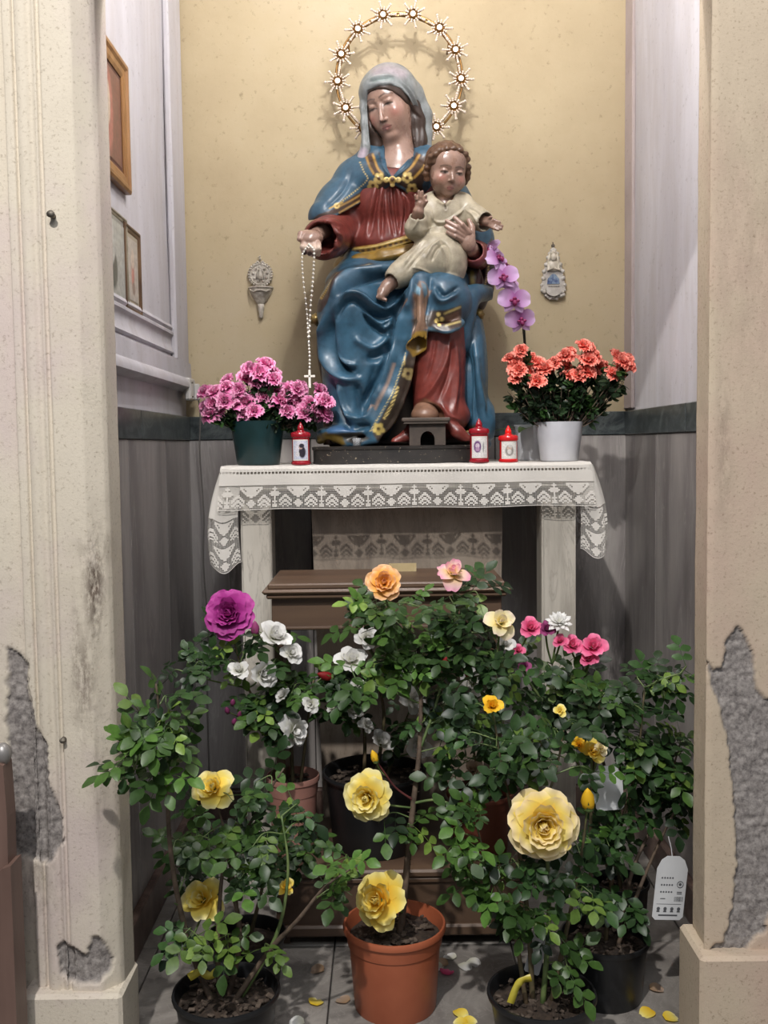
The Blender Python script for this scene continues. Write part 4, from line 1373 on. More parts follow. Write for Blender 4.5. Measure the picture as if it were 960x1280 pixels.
hm = mat_plain('dark_brown_paint', srgb('3b322c'), srgb('4a3f36'), 0.5, 30)
A, B = SP(512, 557, 112), SP(557, 557, 112)
x0, x1 = A.x, B.x
zt = SP(0, 534, 112).z
hw = (x1 - x0)
arch = [(x0 + hw * .30 + hw * .40 * (0.5 - 0.5 * math.cos(math.pi * i / 10)), ZT + .017 + .026 * math.sin(math.pi * i / 10)) for i in range(11)]
mb = MB()
poly = [(x0, ZT), (x0 + hw * .30, ZT)] + arch + [(x0 + hw * .70, ZT), (x1, ZT), (x1, zt), (x0, zt)]
mb.prism(poly, A.y, A.y + .07)
house = mb.build('toy_house', hm, statue)
mb = MB()
C1, C2 = SP(502, 530, 118), SP(563, 530, 118)
mb.box(((C1.x + C2.x) / 2, A.y + .03, zt + .006), (C2.x - C1.x, .10, .012), bevel=.003)
mb.box(((C1.x + C2.x) / 2, A.y + .03, zt - .003), ((C2.x - C1.x) * .9, .09, .006))
mb.build('house_roof', hm, house)
mb = MB()
mb.box(((x0 + x1) / 2, A.y + .069, (ZT + zt) / 2), (hw * .98, .004, (zt - ZT)))
mb.build('house_back_wall', mat_plain('house_inside', (.01, .009, .008), None, .9), house)
# ------------------------------------------------------------------ altar, cloth, kneeler and what stands on and hangs round them
m_white_marble = mat_marble('cream_white_marble', srgb('b9b3a8'), srgb('9b958b'), srgb('c6c1b7'), 3, .3, (1.5, 1.5, .3))
m_trav = mat_marble('beige_travertine', srgb('9d8f80'), srgb('83766a'), srgb('aa9d8e'), 7, .5, (1, 1, .25))
ZM = 1.296
YA = 2.985
altar = thing('altar_table', (.065, 3.28, 0), 'white marble altar table with two square legs and a beige stone support', 'altar')
def AL(x, y, z): return Vector((x - .065, y - 3.28, z))
mb = MB(); mb.box(AL(.066, 3.28, ZM - .035), (1.09, .58, .07), bevel=.006); mb.build('mensa', m_white_marble, altar)
for x0, x1 in ((-.437, -.343), (.478, .583)):
    mb = MB()
    mb.box(AL((x0 + x1) / 2, 3.08, (ZM - .07) / 2), (x1 - x0, .10, ZM - .07), bevel=.003)
    mb.box(AL((x0 + x1) / 2, 3.08, .06), (x1 - x0 + .02, .12, .12), bevel=.004)
    leg = mb.build('leg', m_white_marble, altar)
    e = MB()
    for xe in (x0 + .004, x1 - .004):
        e.box(AL(xe, 3.028, (ZM - .07) / 2 + .06), (.005, .006, ZM - .20), bevel=.001)
    e.build('edge_bead', m_white_marble, leg)
mb = MB(); mb.prism([(-.205 - .065, 0), (.355 - .065, 0), (.378 - .065, ZM - .07), (-.232 - .065, ZM - .07)], 3.17 - 3.28, 3.50 - 3.28)
mb.build('support_block', m_trav, altar)

# ---------------- tablecloth with filet lace
def mat_cloth(name, c, tr=.25, rough=.85):
    m, nt, b = new_mat(name)
    b.inputs['Base Color'].default_value = (*c, 1)
    b.inputs['Roughness'].default_value = rough
    b.inputs['Specular IOR Level'].default_value = .15
    out = nt.nodes['Material Output']
    t = nt.nodes.new('ShaderNodeBsdfTranslucent'); t.inputs[0].default_value = (*c, 1)
    mx = nt.nodes.new('ShaderNodeMixShader'); mx.inputs[0].default_value = tr
    nt.links.new(b.outputs[0], mx.inputs[1]); nt.links.new(t.outputs[0], mx.inputs[2]); nt.links.new(mx.outputs[0], out.inputs[0])
    bump(nt, b, noise(nt, 500, 2), .2, .001)
    return m
m_linen = mat_cloth('white_linen', srgb('cbc7c0'), .15)
m_lace = mat_cloth('white_filet_lace', srgb('cfcbc4'), .2)
MOTIF = """
...............
#.......#######
##......##.####
#........##.###
###.......#####
####.......####
###...##....###
#....####.....#
#...##..##.....
#..##.##.##...#
##.#.####.#..##
#...##..##..###
##.##.##.##..##
##...#..#.....#
...............
""".split()
def filled(i, j):
    """cell of the filet pattern: i along, j down"""
    c = i % 29
    if c > 14: c = 29 - c
    return MOTIF[j % 15][min(c, 14)] == '#'
CELL = .00475
def lace_sheet(mb, fn, ni, nj, ioff=0, thread=.16):
    """filet lace: filled squares, and threads round the open ones; fn(i, j) gives the point at a grid knot"""
    for j in range(nj):
        for i in range(ni):
            if filled(i + ioff, j):
                mb.add([fn(i, j), fn(i + 1, j), fn(i + 1, j + 1), fn(i, j + 1)], [(0, 3, 2, 1)])
            else:
                mb.add([fn(i, j), fn(i + 1, j), fn(i + 1, j + thread), fn(i, j + thread)], [(0, 3, 2, 1)])
                mb.add([fn(i, j + thread), fn(i + thread, j + thread), fn(i + thread, j + 1), fn(i, j + 1)], [(0, 3, 2, 1)])
    for i in range(ni):      # bound edge
        mb.add([fn(i, nj), fn(i + 1, nj), fn(i + 1, nj + .5), fn(i, nj + .5)], [(0, 3, 2, 1)])
cloth = thing('altar_cloth', (.066, YA, ZM), 'white linen altar cloth with a deep filet lace border', 'tablecloth')
CX0, CX1 = -.487, .621
ZCL = ZM + .006
def CL(x, y, z): return (x - .066, y - YA, z - ZM)
mb = MB()
mb.grid(lambda u, v: CL(CX0 + (CX1 - CX0) * u, YA + .03 + .54 * v, ZCL - .001 + .0012 * math.sin(u * 31 + v * 9)), 60, 10)
mb.grid(lambda u, v: CL(CX0 + (CX1 - CX0) * u, YA + .03 - .030 * math.sin(v * math.pi / 2) - .002, ZCL - .012 * (1 - math.cos(v * math.pi / 2))), 60, 6)
mb.build('cloth_top', m_linen, cloth, True)
def front(x, d):
    """front drop: d metres below the edge"""
    w = .004 * math.sin(x * 23) + .003 * math.sin(x * 51 + 1)
    f = d / .13
    sp = .010 * f * ((x - .066) / .55) ** 3
    return CL(x + sp, YA - .004 - .010 * f - w * f, ZCL - .010 - d + .002 * math.sin(x * 17) * f)
mb = MB()
mb.grid(lambda u, v: front(CX0 + (CX1 - CX0) * u, .008 * v), 120, 1)
mb.grid(lambda u, v: front(CX0 + (CX1 - CX0) * u, .0145 + .0325 * v), 120, 5)
n = 105
for i in range(n):           # hemstitch bars
    x = CX0 + (CX1 - CX0) * (i + .5) / n
    mb.add([front(x - .0018, .008), front(x + .0018, .008), front(x + .0018, .0145), front(x - .0018, .0145)], [(0, 3, 2, 1)])
mb.build('hem_band', m_linen, cloth, True)
mb = MB()
ni = int((CX1 - CX0) / CELL)
lace_sheet(mb, lambda i, j: front(CX0 + (CX1 - CX0) * i / ni, .047 + j * CELL), ni, 15, 24)
mb.build('lace_border', m_lace, cloth)
# corners of the side drops, folded under the front edge
def corner(sg, xt, tip, inner, bot):
    """sg -1 at the left; a folded side drop hanging at the altar's corner"""
    Ya = YA
    pt_ = [(xt - sg * .055, Ya + .012), (xt - sg * .010, Ya + .006), (xt + sg * .008, Ya - .004), (xt + sg * .014, Ya + .05), (xt + sg * .012, Ya + .25), (xt + sg * .012, Ya + .48)]
    pb = [(inner, Ya + .004), ((inner + tip) / 2 , Ya - .022), (tip, Ya - .012), (tip - sg * .004, Ya + .06), (tip - sg * .010, Ya + .25), (tip - sg * .010, Ya + .48)]
    T = np.array(catmull(pt_, 8)); B = np.array(catmull(pb, 8))
    ln = np.concatenate([[0], np.cumsum(np.linalg.norm(np.diff(B, axis=0), axis=1))])
    def S(s, t):      # s metres along, t metres down
        k = np.clip(s, 0, ln[-1])
        a = np.array([np.interp(k, ln, T[:, 0]), np.interp(k, ln, T[:, 1])])
        b_ = np.array([np.interp(k, ln, B[:, 0]), np.interp(k, ln, B[:, 1])])
        q = min(1, t / bot)
        bulge = .018 * math.sin(q * math.pi) * sg
        p_ = a + (b_ - a) * (q ** .8)
        tt = t * (1 - .05 * math.cos(k * 60))
        return CL(p_[0] + bulge * (.6 if k < .09 else 1), p_[1] - .008 * math.sin(q * 5 + k * 40), ZCL - .008 - tt)
    mb = MB()
    up = bot - .150
    mb.grid(lambda u, v: S(u * ln[-1], up * v), 60, 10)
    mb.build('side_drop', m_linen if sg > 0 else m_linen, cloth, True)
    mb = MB()
    ni_ = int(ln[-1] / CELL)
    lace_sheet(mb, lambda i, j: S(i * ln[-1] / ni_, up + j * CELL), ni_, 30, 5, .2)
    mb.build('lace_corner', m_lace, cloth)
corner(-1, CX0 + .012, -.520, -.432, .302)
corner(1, CX1 - .006, .660, .590, .272)

# ---------------- wooden kneeler
m_wood = mat_plain('dark_walnut', srgb('4b3a30'), srgb('65503f'), .42, 7, .1, 60, stretch=(.12, 1, 1))
m_wood_v = mat_plain('dark_walnut_upright', srgb('4b3a30'), srgb('65503f'), .42, 7, .1, 60, stretch=(1, 1, .12))
kx0, kx1 = P(328, 740, 2.72).x, P(638, 734, 2.72).x
kc = (kx0 + kx1) / 2
kneeler = thing('prayer_kneeler', (kc, 2.82, 0), 'dark wooden prayer kneeler with moulded desk top standing before the altar', 'kneeler')
zd = P(480, 735, 2.72).z
W = kx1 - kx0
mb = MB()
mb.box((0, .045, zd + .008), (W - .03, .31, .016), bevel=.004)
mb.box((0, .045, zd - .006), (W, .33, .014), bevel=.006)
mb.box((0, .045, zd - .019), (W - .022, .31, .014), bevel=.004)
mb.build('desk_top', m_wood, kneeler)
zb = P(480, 783, 2.75).z
mb = MB()
mb.box((0, -.075, (zb + zd - .026) / 2), (W - .045, .018, zd - .026 - zb), bevel=.002)
apron = mb.build('apron', m_wood, kneeler)
mb = MB()
mb.box((0, -.082, zb + .002), (W - .03, .030, .010), bevel=.003)
mb.build('apron_bead', m_wood, apron)
for sx in (-1, 1):
    mb = MB()
    mb.box((sx * (W / 2 - .037), .06, (zd - .03 + .21) / 2), (.024, .24, zd - .03 - .21), bevel=.003)
    mb.build('side_panel', m_wood_v, kneeler)
bx0, bx1 = P(338, 1130, 2.63).x - kc, P(662, 1130, 2.63).x - kc
mb = MB(); mb.box(((bx0 + bx1) / 2, .0, .205), (bx1 - bx0, .40, .022), bevel=.006); mb.build('kneeling_board', m_wood, kneeler)
mb = MB()
mb.box(((bx0 + bx1) / 2, .0, .115), (bx1 - bx0 - .03, .37, .158), bevel=.003)
body = mb.build('base_box', m_wood, kneeler)
mb = MB(); mb.box(((bx0 + bx1) / 2, -.188, .185), (bx1 - bx0 - .018, .012, .016), bevel=.004); mb.box(((bx0 + bx1) / 2, -.186, .046), (bx1 - bx0 - .01, .022, .032), bevel=.006); mb.build('base_moulding', m_wood, body)
for sx in (bx0 + .03, bx1 - .03):
    for sy in (-.15, .15):
        mb = MB(); mb.box((sx, sy, .018), (.04, .04, .036), bevel=.003); mb.build('foot', m_wood, body)
# cream card on the desk
p = P(503, 716, 2.98)
mb = MB(); mb.box((0, 0, .012), (.082, .004, .024)); mb.box((0, .012, .0015), (.082, .024, .003))
c_ = mb.build('paper_card', mat_plain('cream_card', srgb('a8966e'), srgb('b3a27c'), .7, 20)); c_.location = (p.x, p.y - .03, zd + .016)
tag(c_, 'small cream card propped on the dark wooden kneeler desk', 'card')

# ---------------- grave-light candles
m_red = mat_plain('deep_red_plastic', srgb('8e1220'), None, .25, coat=.4)
m_red2 = mat_plain('bright_red_plastic', srgb('c0181c'), None, .25, coat=.4)
def mat_picture(name, kind):
    """small printed picture: soft figure on a ground, from the picture's own coordinates"""
    m, nt, b = new_mat(name)
    tc = nt.nodes.new('ShaderNodeTexCoord')
    K_ = 1.45 if kind in ('nun', 'heart', 'elder') else 1.0
    def blob(cx, cy, rx, ry, soft=.25):
        mp = nt.nodes.new('ShaderNodeMapping'); mp.vector_type = 'POINT'
        mp.inputs['Location'].default_value = (-cx / rx, 0, -cy / ry)
        mp.inputs['Scale'].default_value = (1 / rx / K_, 0, 1 / ry / K_)
        nt.links.new(tc.outputs['Object'], mp.inputs[0])
        l = nt.nodes.new('ShaderNodeVectorMath'); l.operation = 'LENGTH'
        nt.links.new(mp.outputs[0], l.inputs[0])
        return ramp(nt, l.outputs['Value'], [(1 - soft, (1, 1, 1)), (1.0, (0, 0, 0))])
    S = .02
    lay = {
        'nun': ((.52, .55, .66), [(0, .004, .013, .017, (.62, .60, .66)), (.004, -.004, .008, .014, (.03, .025, .035)), (.001, .006, .0045, .005, (.42, .30, .26)), (-.006, -.008, .005, .006, (.62, .60, .62)), (.003, .009, .006, .005, (.03, .025, .035))]),
        'heart': ((.70, .68, .66), [(-.005, .001, .0085, .014, (.14, .05, .17)), (-.005, .003, .005, .006, (.55, .45, .52)), (-.005, -.004, .005, .005, (.40, .25, .38)), (.007, 0, .0018, .012, (.30, .30, .30))]),
        'elder': ((.72, .70, .66), [(0, -.001, .010, .013, (.28, .26, .24)), (0, .004, .006, .006, (.52, .40, .33)), (0, -.003, .005, .006, (.60, .58, .55)), (.002, .008, .005, .003, (.55, .53, .5))]),
        'rose': ((.16, .06, .05), [(0, 0, .05, .12, (.35, .12, .10)), (0, .02, .02, .06, (.5, .4, .32))]),
        'sheet': ((.42, .43, .40), [(.005, -.03, .06, .06, (.10, .11, .10)), (-.01, .02, .05, .05, (.50, .50, .47)), (.0, .07, .03, .03, (.55, .55, .52))]),
        'pink': ((.48, .44, .40), [(0, -.01, .018, .06, (.50, .22, .18)), (0, .03, .02, .03, (.60, .50, .42)), (.006, -.05, .02, .02, (.30, .22, .18))]),
    }[kind]
    col = None
    base = lay[0]
    for (cx, cy, rx, ry, c) in lay[1]:
        f = blob(cx, cy, rx, ry)
        col = mix(nt, f, base if col is None else col, c)
    nz = ramp(nt, noise(nt, 300 if kind in ('nun', 'heart', 'elder') else 60, 3), [(.35, (.75,) * 3), (.65, (1.1,) * 3)])
    nt.links.new(mix(nt, 1.0, col, nz, 'MULTIPLY'), b.inputs['Base Color'])
    b.inputs['Roughness'].default_value = .3
    return m
def votive(x, y, Y, h, r, mat, pic, label, picoff=0.0, flame=None):
    q = P(x, y, Y)
    t = thing('votive_candle', (q.x, Y, ZCL), label, 'candle', 'red votive candles on the altar')
    mb = MB()
    mb.lathe([(r * .96, 0), (r * 1.04, .003), (r * 1.04, .008), (r * .94, .011), (r * .94, h - .016), (r * 1.0, h - .014)], 28)
    mb.build('cup', mat, t, auto=35)
    mb = MB()
    mb.lathe([(r * 1.04, h - .014), (r * 1.06, h - .011), (r * 1.06, h - .004), (r * .98, h), (r * .45, h + .004), (r * .40, h + .006)], 28)
    lid = mb.build('lid', mat, t, auto=35)
    mb = MB()
    mb.lathe([(r * .30, h + .005), (r * .36, h + .010), (r * .30, h + .018), (r * .14, h + .026), (r * .04, h + .031)], 16)
    mb.build('flame_cap', flame or mat, lid, True)
    # label wrapped on the front of the cup
    lw, lh = r * 1.52, h * .56
    g = MB()
    R_ = r * .955
    g.grid(lambda u, v: (R_ * math.sin((u - .5) * 1.75 ), -R_ * math.cos((u - .5) * 1.75), (v - .5) * lh), 12, 1)
    o = g.build('label', pic, t, True); o.location = (0, 0, h * .46)
    g = MB()
    R2 = r * .948
    g.grid(lambda u, v: (R2 * math.sin((u - .5) * 1.98), -R2 * math.cos((u - .5) * 1.98), (v - .5) * (lh + .008)), 12, 1)
    o2 = g.build('label_border', mat_plain('label_white', srgb('cfc9c2'), None, .4), o, True)
    return t
votive(376.5, 580, 3.025, .098, .0285, m_red, mat_picture('printed_nun', 'nun'), 'dark red votive candle with a dark-veiled portrait label beside green flowerpot')
votive(599, 578, 3.022, .102, .0295, m_red, mat_picture('printed_oval', 'heart'), 'dark red votive candle with purple oval label by the plinth corner')
votive(635.5, 577, 3.03, .080, .0285, m_red2, mat_picture('printed_elder', 'elder'), 'bright red squat votive candle with a rounded portrait label', flame=mat_plain('red_lamp_tip', srgb('e0201c'), None, .2, sss=.3))
# small clear glass on the plinth
p = P(446, 553, YS - 112 * SS)
mb = MB()
mb.lathe([(.010, 0), (.0125, .002), (.0125, .014), (.0135, .017), (.0135, .024), (.0115, .025), (.0110, .016), (.0105, .004), (.002, .003)], 20)
gl, nt, b = new_mat('cloudy_glass')
b.inputs['Base Color'].default_value = (.8, .82, .84, 1); b.inputs['Transmission Weight'].default_value = .75; b.inputs['Roughness'].default_value = .18; b.inputs['IOR'].default_value = 1.35
g_ = mb.build('glass_cup', gl, None, True); g_.location = (statue_loc.x + SP(446, 553, 106).x, statue_loc.y + SP(446, 553, 106).y, statue_loc.z + ZT)
tag(g_, 'tiny clear glass cup on the black plinth among the mantle folds', 'glass')

# ---------------- crown of stars on the wall behind the head
YH = 3.48
hc = P(499, 97, YH)
m_brass = mat_plain('aged_brass', srgb('7c5c34'), srgb('a07c48'), .3, 50, metal=.8)
m_led = mat_emit('lit_crystal', (1.0, .80, .70), 2.2)
m_bead = mat_plain('crystal_bead', srgb('e6d6c4'), None, .12, metal=.3, coat=.5)
m_bead.node_tree.nodes['Principled BSDF'].inputs['Emission Color'].default_value = (1, .82, .68, 1)
m_bead.node_tree.nodes['Principled BSDF'].inputs['Emission Strength'].default_value = .12
halo = thing('star_halo', hc, 'brass ring halo with twelve glowing crystal stars behind the veiled head', 'halo')
rad = 75 / PXM(YH)
mb = MB()
for k, dr in ((0, -.0055), (1, .0055)):
    pts = [((rad + dr) * math.cos(a), (.003 if k else 0), (rad + dr) * math.sin(a)) for a in np.linspace(math.radians(-52), math.radians(232), 90)]
    mb.tube(pts, .0042, 8)
ring = mb.build('ring', m_brass, halo, True)
mb = MB()
for a in (math.radians(35), math.radians(145)):
    mb = MB(); mb.tube([(rad * math.cos(a), .002, rad * math.sin(a)), (rad * math.cos(a), YB - YH - .002, rad * math.sin(a))], .004, 8)
    mb.build('wall_bracket', m_brass, halo, True)
def star_mesh():
    mb = MB()
    mb.lathe([(.015, 0), (.0155, .003), (.0105, .005), (.010, .008)], 18, (0, 0, 0), Matrix.Rotation(math.pi / 2, 3, 'X'))
    for k in range(7):
        a = 2 * math.pi * k / 7 + math.pi / 2
        ca, sa = math.cos(a), math.sin(a)
        mb.tube([(.010 * ca, -.002, .010 * sa), (.034 * ca, -.002, .034 * sa)], [.0050, .0016], 5)
        a2 = a + math.pi / 7
        mb.tube([(.010 * math.cos(a2), -.002, .010 * math.sin(a2)), (.019 * math.cos(a2), -.002, .019 * math.sin(a2))], [.0046, .0020], 5)
    return mb
def bead_mesh():
    mb = MB()
    for k in range(7):
        a = 2 * math.pi * k / 7 + math.pi / 2
        for r_, s_ in ((.0175, .0034), (.0235, .0034), (.0290, .0034), (.0350, .0044)):
            mb.ball((r_ * math.cos(a), -.005, r_ * math.sin(a)), s_, 6, 4)
        a2 = a + math.pi / 7
        for r_, s_ in ((.0150, .0030), (.0205, .0034)):
            mb.ball((r_ * math.cos(a2), -.005, r_ * math.sin(a2)), s_, 6, 4)
    return mb
def led_mesh():
    mb = MB(); mb.ball((0, -.009, 0), .0072, 14, 8, (1, .6, 1)); return mb
star0 = bead0 = led0 = None
for (x, y) in ((450, 41), (480, 25), (515, 24), (547, 39), (567, 65), (575, 100), (567, 134), (546, 161), (431, 71), (423, 103), (431, 137), (451, 165)):
    q = P(x, y, YH) - hc
    ang = math.atan2(q.z, q.x) - math.pi / 2
    M_ = Matrix.Translation((rad * math.cos(ang + math.pi / 2), -.006, rad * math.sin(ang + math.pi / 2))) @ Matrix.Rotation(-ang, 4, 'Y') @ Matrix.Scale(1.2, 4)
    if star0 is None:
        o = star_mesh().build('star', m_brass, halo, True); star0 = o.data; o.matrix_local = M_
        b1 = bead_mesh().build('crystal_beads', m_bead, o, True); bead0 = b1.data
        l1 = led_mesh().build('lamp', m_led, o, True); led0 = l1.data
    else:
        o = share('star', star0, halo, M_)
        share('crystal_beads', bead0, o); share('lamp', led0, o)

# ---------------- rosary hanging from the hand
m_pearl = mat_plain('ivory_bead', srgb('e2ddd2'), None, .25, coat=.4)
rw = 100
def RP(x, y, w=rw): return Vector(P(x, y, YS - w * SS))
r0 = RP(386, 300)
rosary = thing('rosary', r0, 'white bead rosary with a small cross hanging from the open hand', 'rosary')
mb = MB(); th = MB()
def strand(pts, step, r):
    c_ = catmull(pts, 12)
    acc = 0; last = None
    for p_ in c_:
        p_ = Vector(p_)
        if last is not None:
            acc += (p_ - last).length
        if last is None or acc >= step:
            mb.ball(p_ - r0, r * 1.35, 8, 5); acc = 0
        last = p_
    th.tube([Vector(p_) - r0 for p_ in c_], .0007, 5)
strand([RP(386, 306, 108), RP(380, 314, 112), RP(377.5, 322, 112), RP(379, 350, 110), RP(383.5, 390, 106), RP(385.5, 424, 102)], .0088, .0027)
strand([RP(386, 306, 108), RP(392, 312, 114), RP(392.5, 322, 112), RP(391, 350, 108), RP(388, 385, 104), RP(386.3, 424, 102)], .0092, .0030)
strand([RP(386.3, 432, 101), RP(387, 445, 101), RP(387, 462, 101)], .0100, .0027)
mb.build('beads', m_pearl, rosary, True)
th.build('cord', m_pearl, rosary, True)
mb = MB(); mb.ball(RP(386, 428, 101) - r0, .0058, 12, 8, (.7, .4, 1.2)); mb.build('medal', mat_plain('silver', srgb('b5b2ac'), None, .3, metal=.7), rosary, True)
cxp = RP(387, 472, 101) - r0
mb = MB(); mb.box(cxp + Vector((0, 0, -.004)), (.0072, .004, .056), bevel=.001); mb.box(cxp + Vector((0, 0, .004)), (.034, .004, .0068), bevel=.001); mb.build('cross', m_pearl, rosary)

# ---------------- wall plaques
m_plq = mat_plain('yellowed_plaster_cast', srgb('a0988a'), srgb('c8c2b6'), .5, 70, .3, 150)
m_plq2 = mat_plain('glazed_ivory_cast', srgb('b2ada3'), srgb('c9c5bd'), .35, 50, .2, 120)
ys = YB - .007
pc = P(326, 360, ys)
sc_ = 1 / PXM(ys)
font = thing('wall_font', (pc.x, ys, pc.z), 'beaded round holy water font with pointed bowl on ochre wall', 'font')
mb = MB()
cz = .018 * 0 + 16 * sc_
mb.lathe([(.040, 0), (.0415, .006), (.036, .010), (.034, .007), (.0, .007)], 28, (0, 0, cz), Matrix.Rotation(math.pi / 2, 3, 'X'))
mb.build('medallion', m_plq, font, auto=40)
mb = MB()
for i in range(26):
    a = 2 * math.pi * i / 26
    mb.ball((.0415 * math.cos(a), -.007, cz + .0415 * math.sin(a)), .0044, 6, 4)
for i in range(9):
    a = math.pi * 2 * i / 9 + .2
    mb.ball((.025 * math.cos(a), -.008, cz + .025 * math.sin(a)), .0052, 6, 4, (1, .7, 1))
mb.build('beaded_rim', m_plq, font, True)
mb = MB()
mb.lathe([(.007, -.018), (.0085, -.010), (.0065, .004), (.0045, .010), (.0048, .015), (.002, .019)], 12, (0, -.009, cz))
mb.tube([(-.012, -.008, cz - .018), (-.013, -.009, cz + .004), (-.006, -.009, cz + .018), (0, -.009, cz + .023), (.006, -.009, cz + .018), (.013, -.009, cz + .004), (.012, -.008, cz - .018)], .0026, 6)
mb.build('figure', m_plq, font, True)
mb = MB()
def bowl(u, v):
    a = math.pi * u
    r_ = .042 * (1 - v ** 1.6 * .84)
    return (-r_ * math.cos(a), -r_ * .8 * math.sin(a), -.001 - .062 * v)
mb.grid(bowl, 20, 10)
mb.tube([(-.042 * math.cos(math.pi * i / 16), -.042 * .8 * math.sin(math.pi * i / 16), -.001) for i in range(17)], .0034, 6)
mb.tube([(-.036, -.020, -.008), (-.022, -.032, -.018), (-.007, -.036, -.012), (.007, -.036, -.012), (.022, -.032, -.018), (.036, -.020, -.008)], .0030, 6)
mb.lathe([(.003, -.108), (.008, -.102), (.0075, -.090), (.011, -.076), (.012, -.058)], 14, (0, -.006, 0))
mb.build('bowl', m_plq, font, True)
mb = MB()
mb.tube([(0, .006, cz + .068), (.001, -.004, cz + .066), (-.010, -.006, cz + .058)], [.0015, .002, .001], 5)
mb.tube([(.0, -.004, cz + .062), (0, -.005, cz + .046)], .0018, 5)
for i in (-1, 0, 1): mb.ball((i * .009, -.006, cz + .044 + (.010 if i == 0 else 0)), .005, 6, 4)
mb.build('hanger', m_plq, font, True)

pc = P(691, 350, ys)
plaque = thing('wall_plaque', (pc.x, ys, pc.z), 'ivory relief plaque of a praying veiled figure on clouds with blue panel', 'plaque')
mb = MB()
prof = [(-.028, -.058), (-.012, -.070), (.012, -.070), (.028, -.058), (.042, -.040), (.043, -.020), (.036, .005), (.034, .030), (.026, .055), (.018, .080), (.014, .095), (.006, .108), (0, .112), (-.006, .108), (-.014, .095), (-.018, .080), (-.026, .055), (-.034, .030), (-.036, .005), (-.043, -.020), (-.042, -.040)]
mb.prism([(x, z) for x, z in prof], -.010, 0)
mb.build('backing', m_plq2, plaque)
mb = MB()
rr = random.Random(4)
for i, (x, z) in enumerate(prof):
    mb.ball((x * .95, -.010, z * .95), rr.uniform(.005, .0085), 8, 5, (1.1, .6, 1))
for i in range(12):
    mb.ball((rr.uniform(-.034, .034), -.012, rr.uniform(-.060, -.034)), rr.uniform(.007, .012), 8, 5, (1, .8, .8))
mb.build('cloud_edge', m_plq2, plaque, True)
mb = MB()
mb.ball((0, -.018, .076), .0130, 12, 8, (.85, .8, 1.15))
mb.ball((0, -.012, .048), .022, 12, 8, (1, .5, .95))
for s_ in (-1, 1):
    mb.tube([(s_ * .014, -.012, .058), (s_ * .019, -.018, .030), (s_ * .004, -.024, .038)], [.006, .006, .003], 8)
    mb.tube([(s_ * .012, -.014, .090), (s_ * .016, -.012, .068), (s_ * .019, -.010, .046)], [.004, .005, .004], 8)
mb.tube([(-.010, -.014, .088), (0, -.016, .097), (.010, -.014, .088)], .0055, 8)
mb.build('figure', mat_plain('glazed_white', srgb('cfc8b8'), srgb('beb6a4'), .3, 60), plaque, True)
mb = MB()
mb.prism([(-.022, -.016), (.022, -.016), (.020, .002), (.008, .016), (0, .020), (-.008, .016), (-.020, .002)], -.0155, -.008)
mb.build('blue_panel', mat_plain('cobalt_glaze', srgb('44567e'), srgb('8fa3b4'), .3, 90), plaque)
mb = MB()
mb.prism([(-.024, -.050), (-.012, -.058), (0, -.060), (.012, -.058), (.024, -.050), (.028, -.030), (.024, -.020), (-.024, -.020), (-.028, -.030)], -.024, -.008)
sh = mb.build('stoup', m_plq2, plaque)
mb = MB()
for i in range(9): mb.box((-.018 + i * .0045, -.0245, -.026), (.0030, .002, .0046))
mb.build('worn_lettering', mat_plain('worn_letter_paint', srgb('6e6862'), None, .6), sh)
mb = MB(); mb.tube([(0, .008, .132), (0, -.006, .130), (0, -.006, .110)], .0016, 5); mb.box((0, -.006, .118), (.012, .006, .010), bevel=.002); mb.build('hanger', iron, plaque)

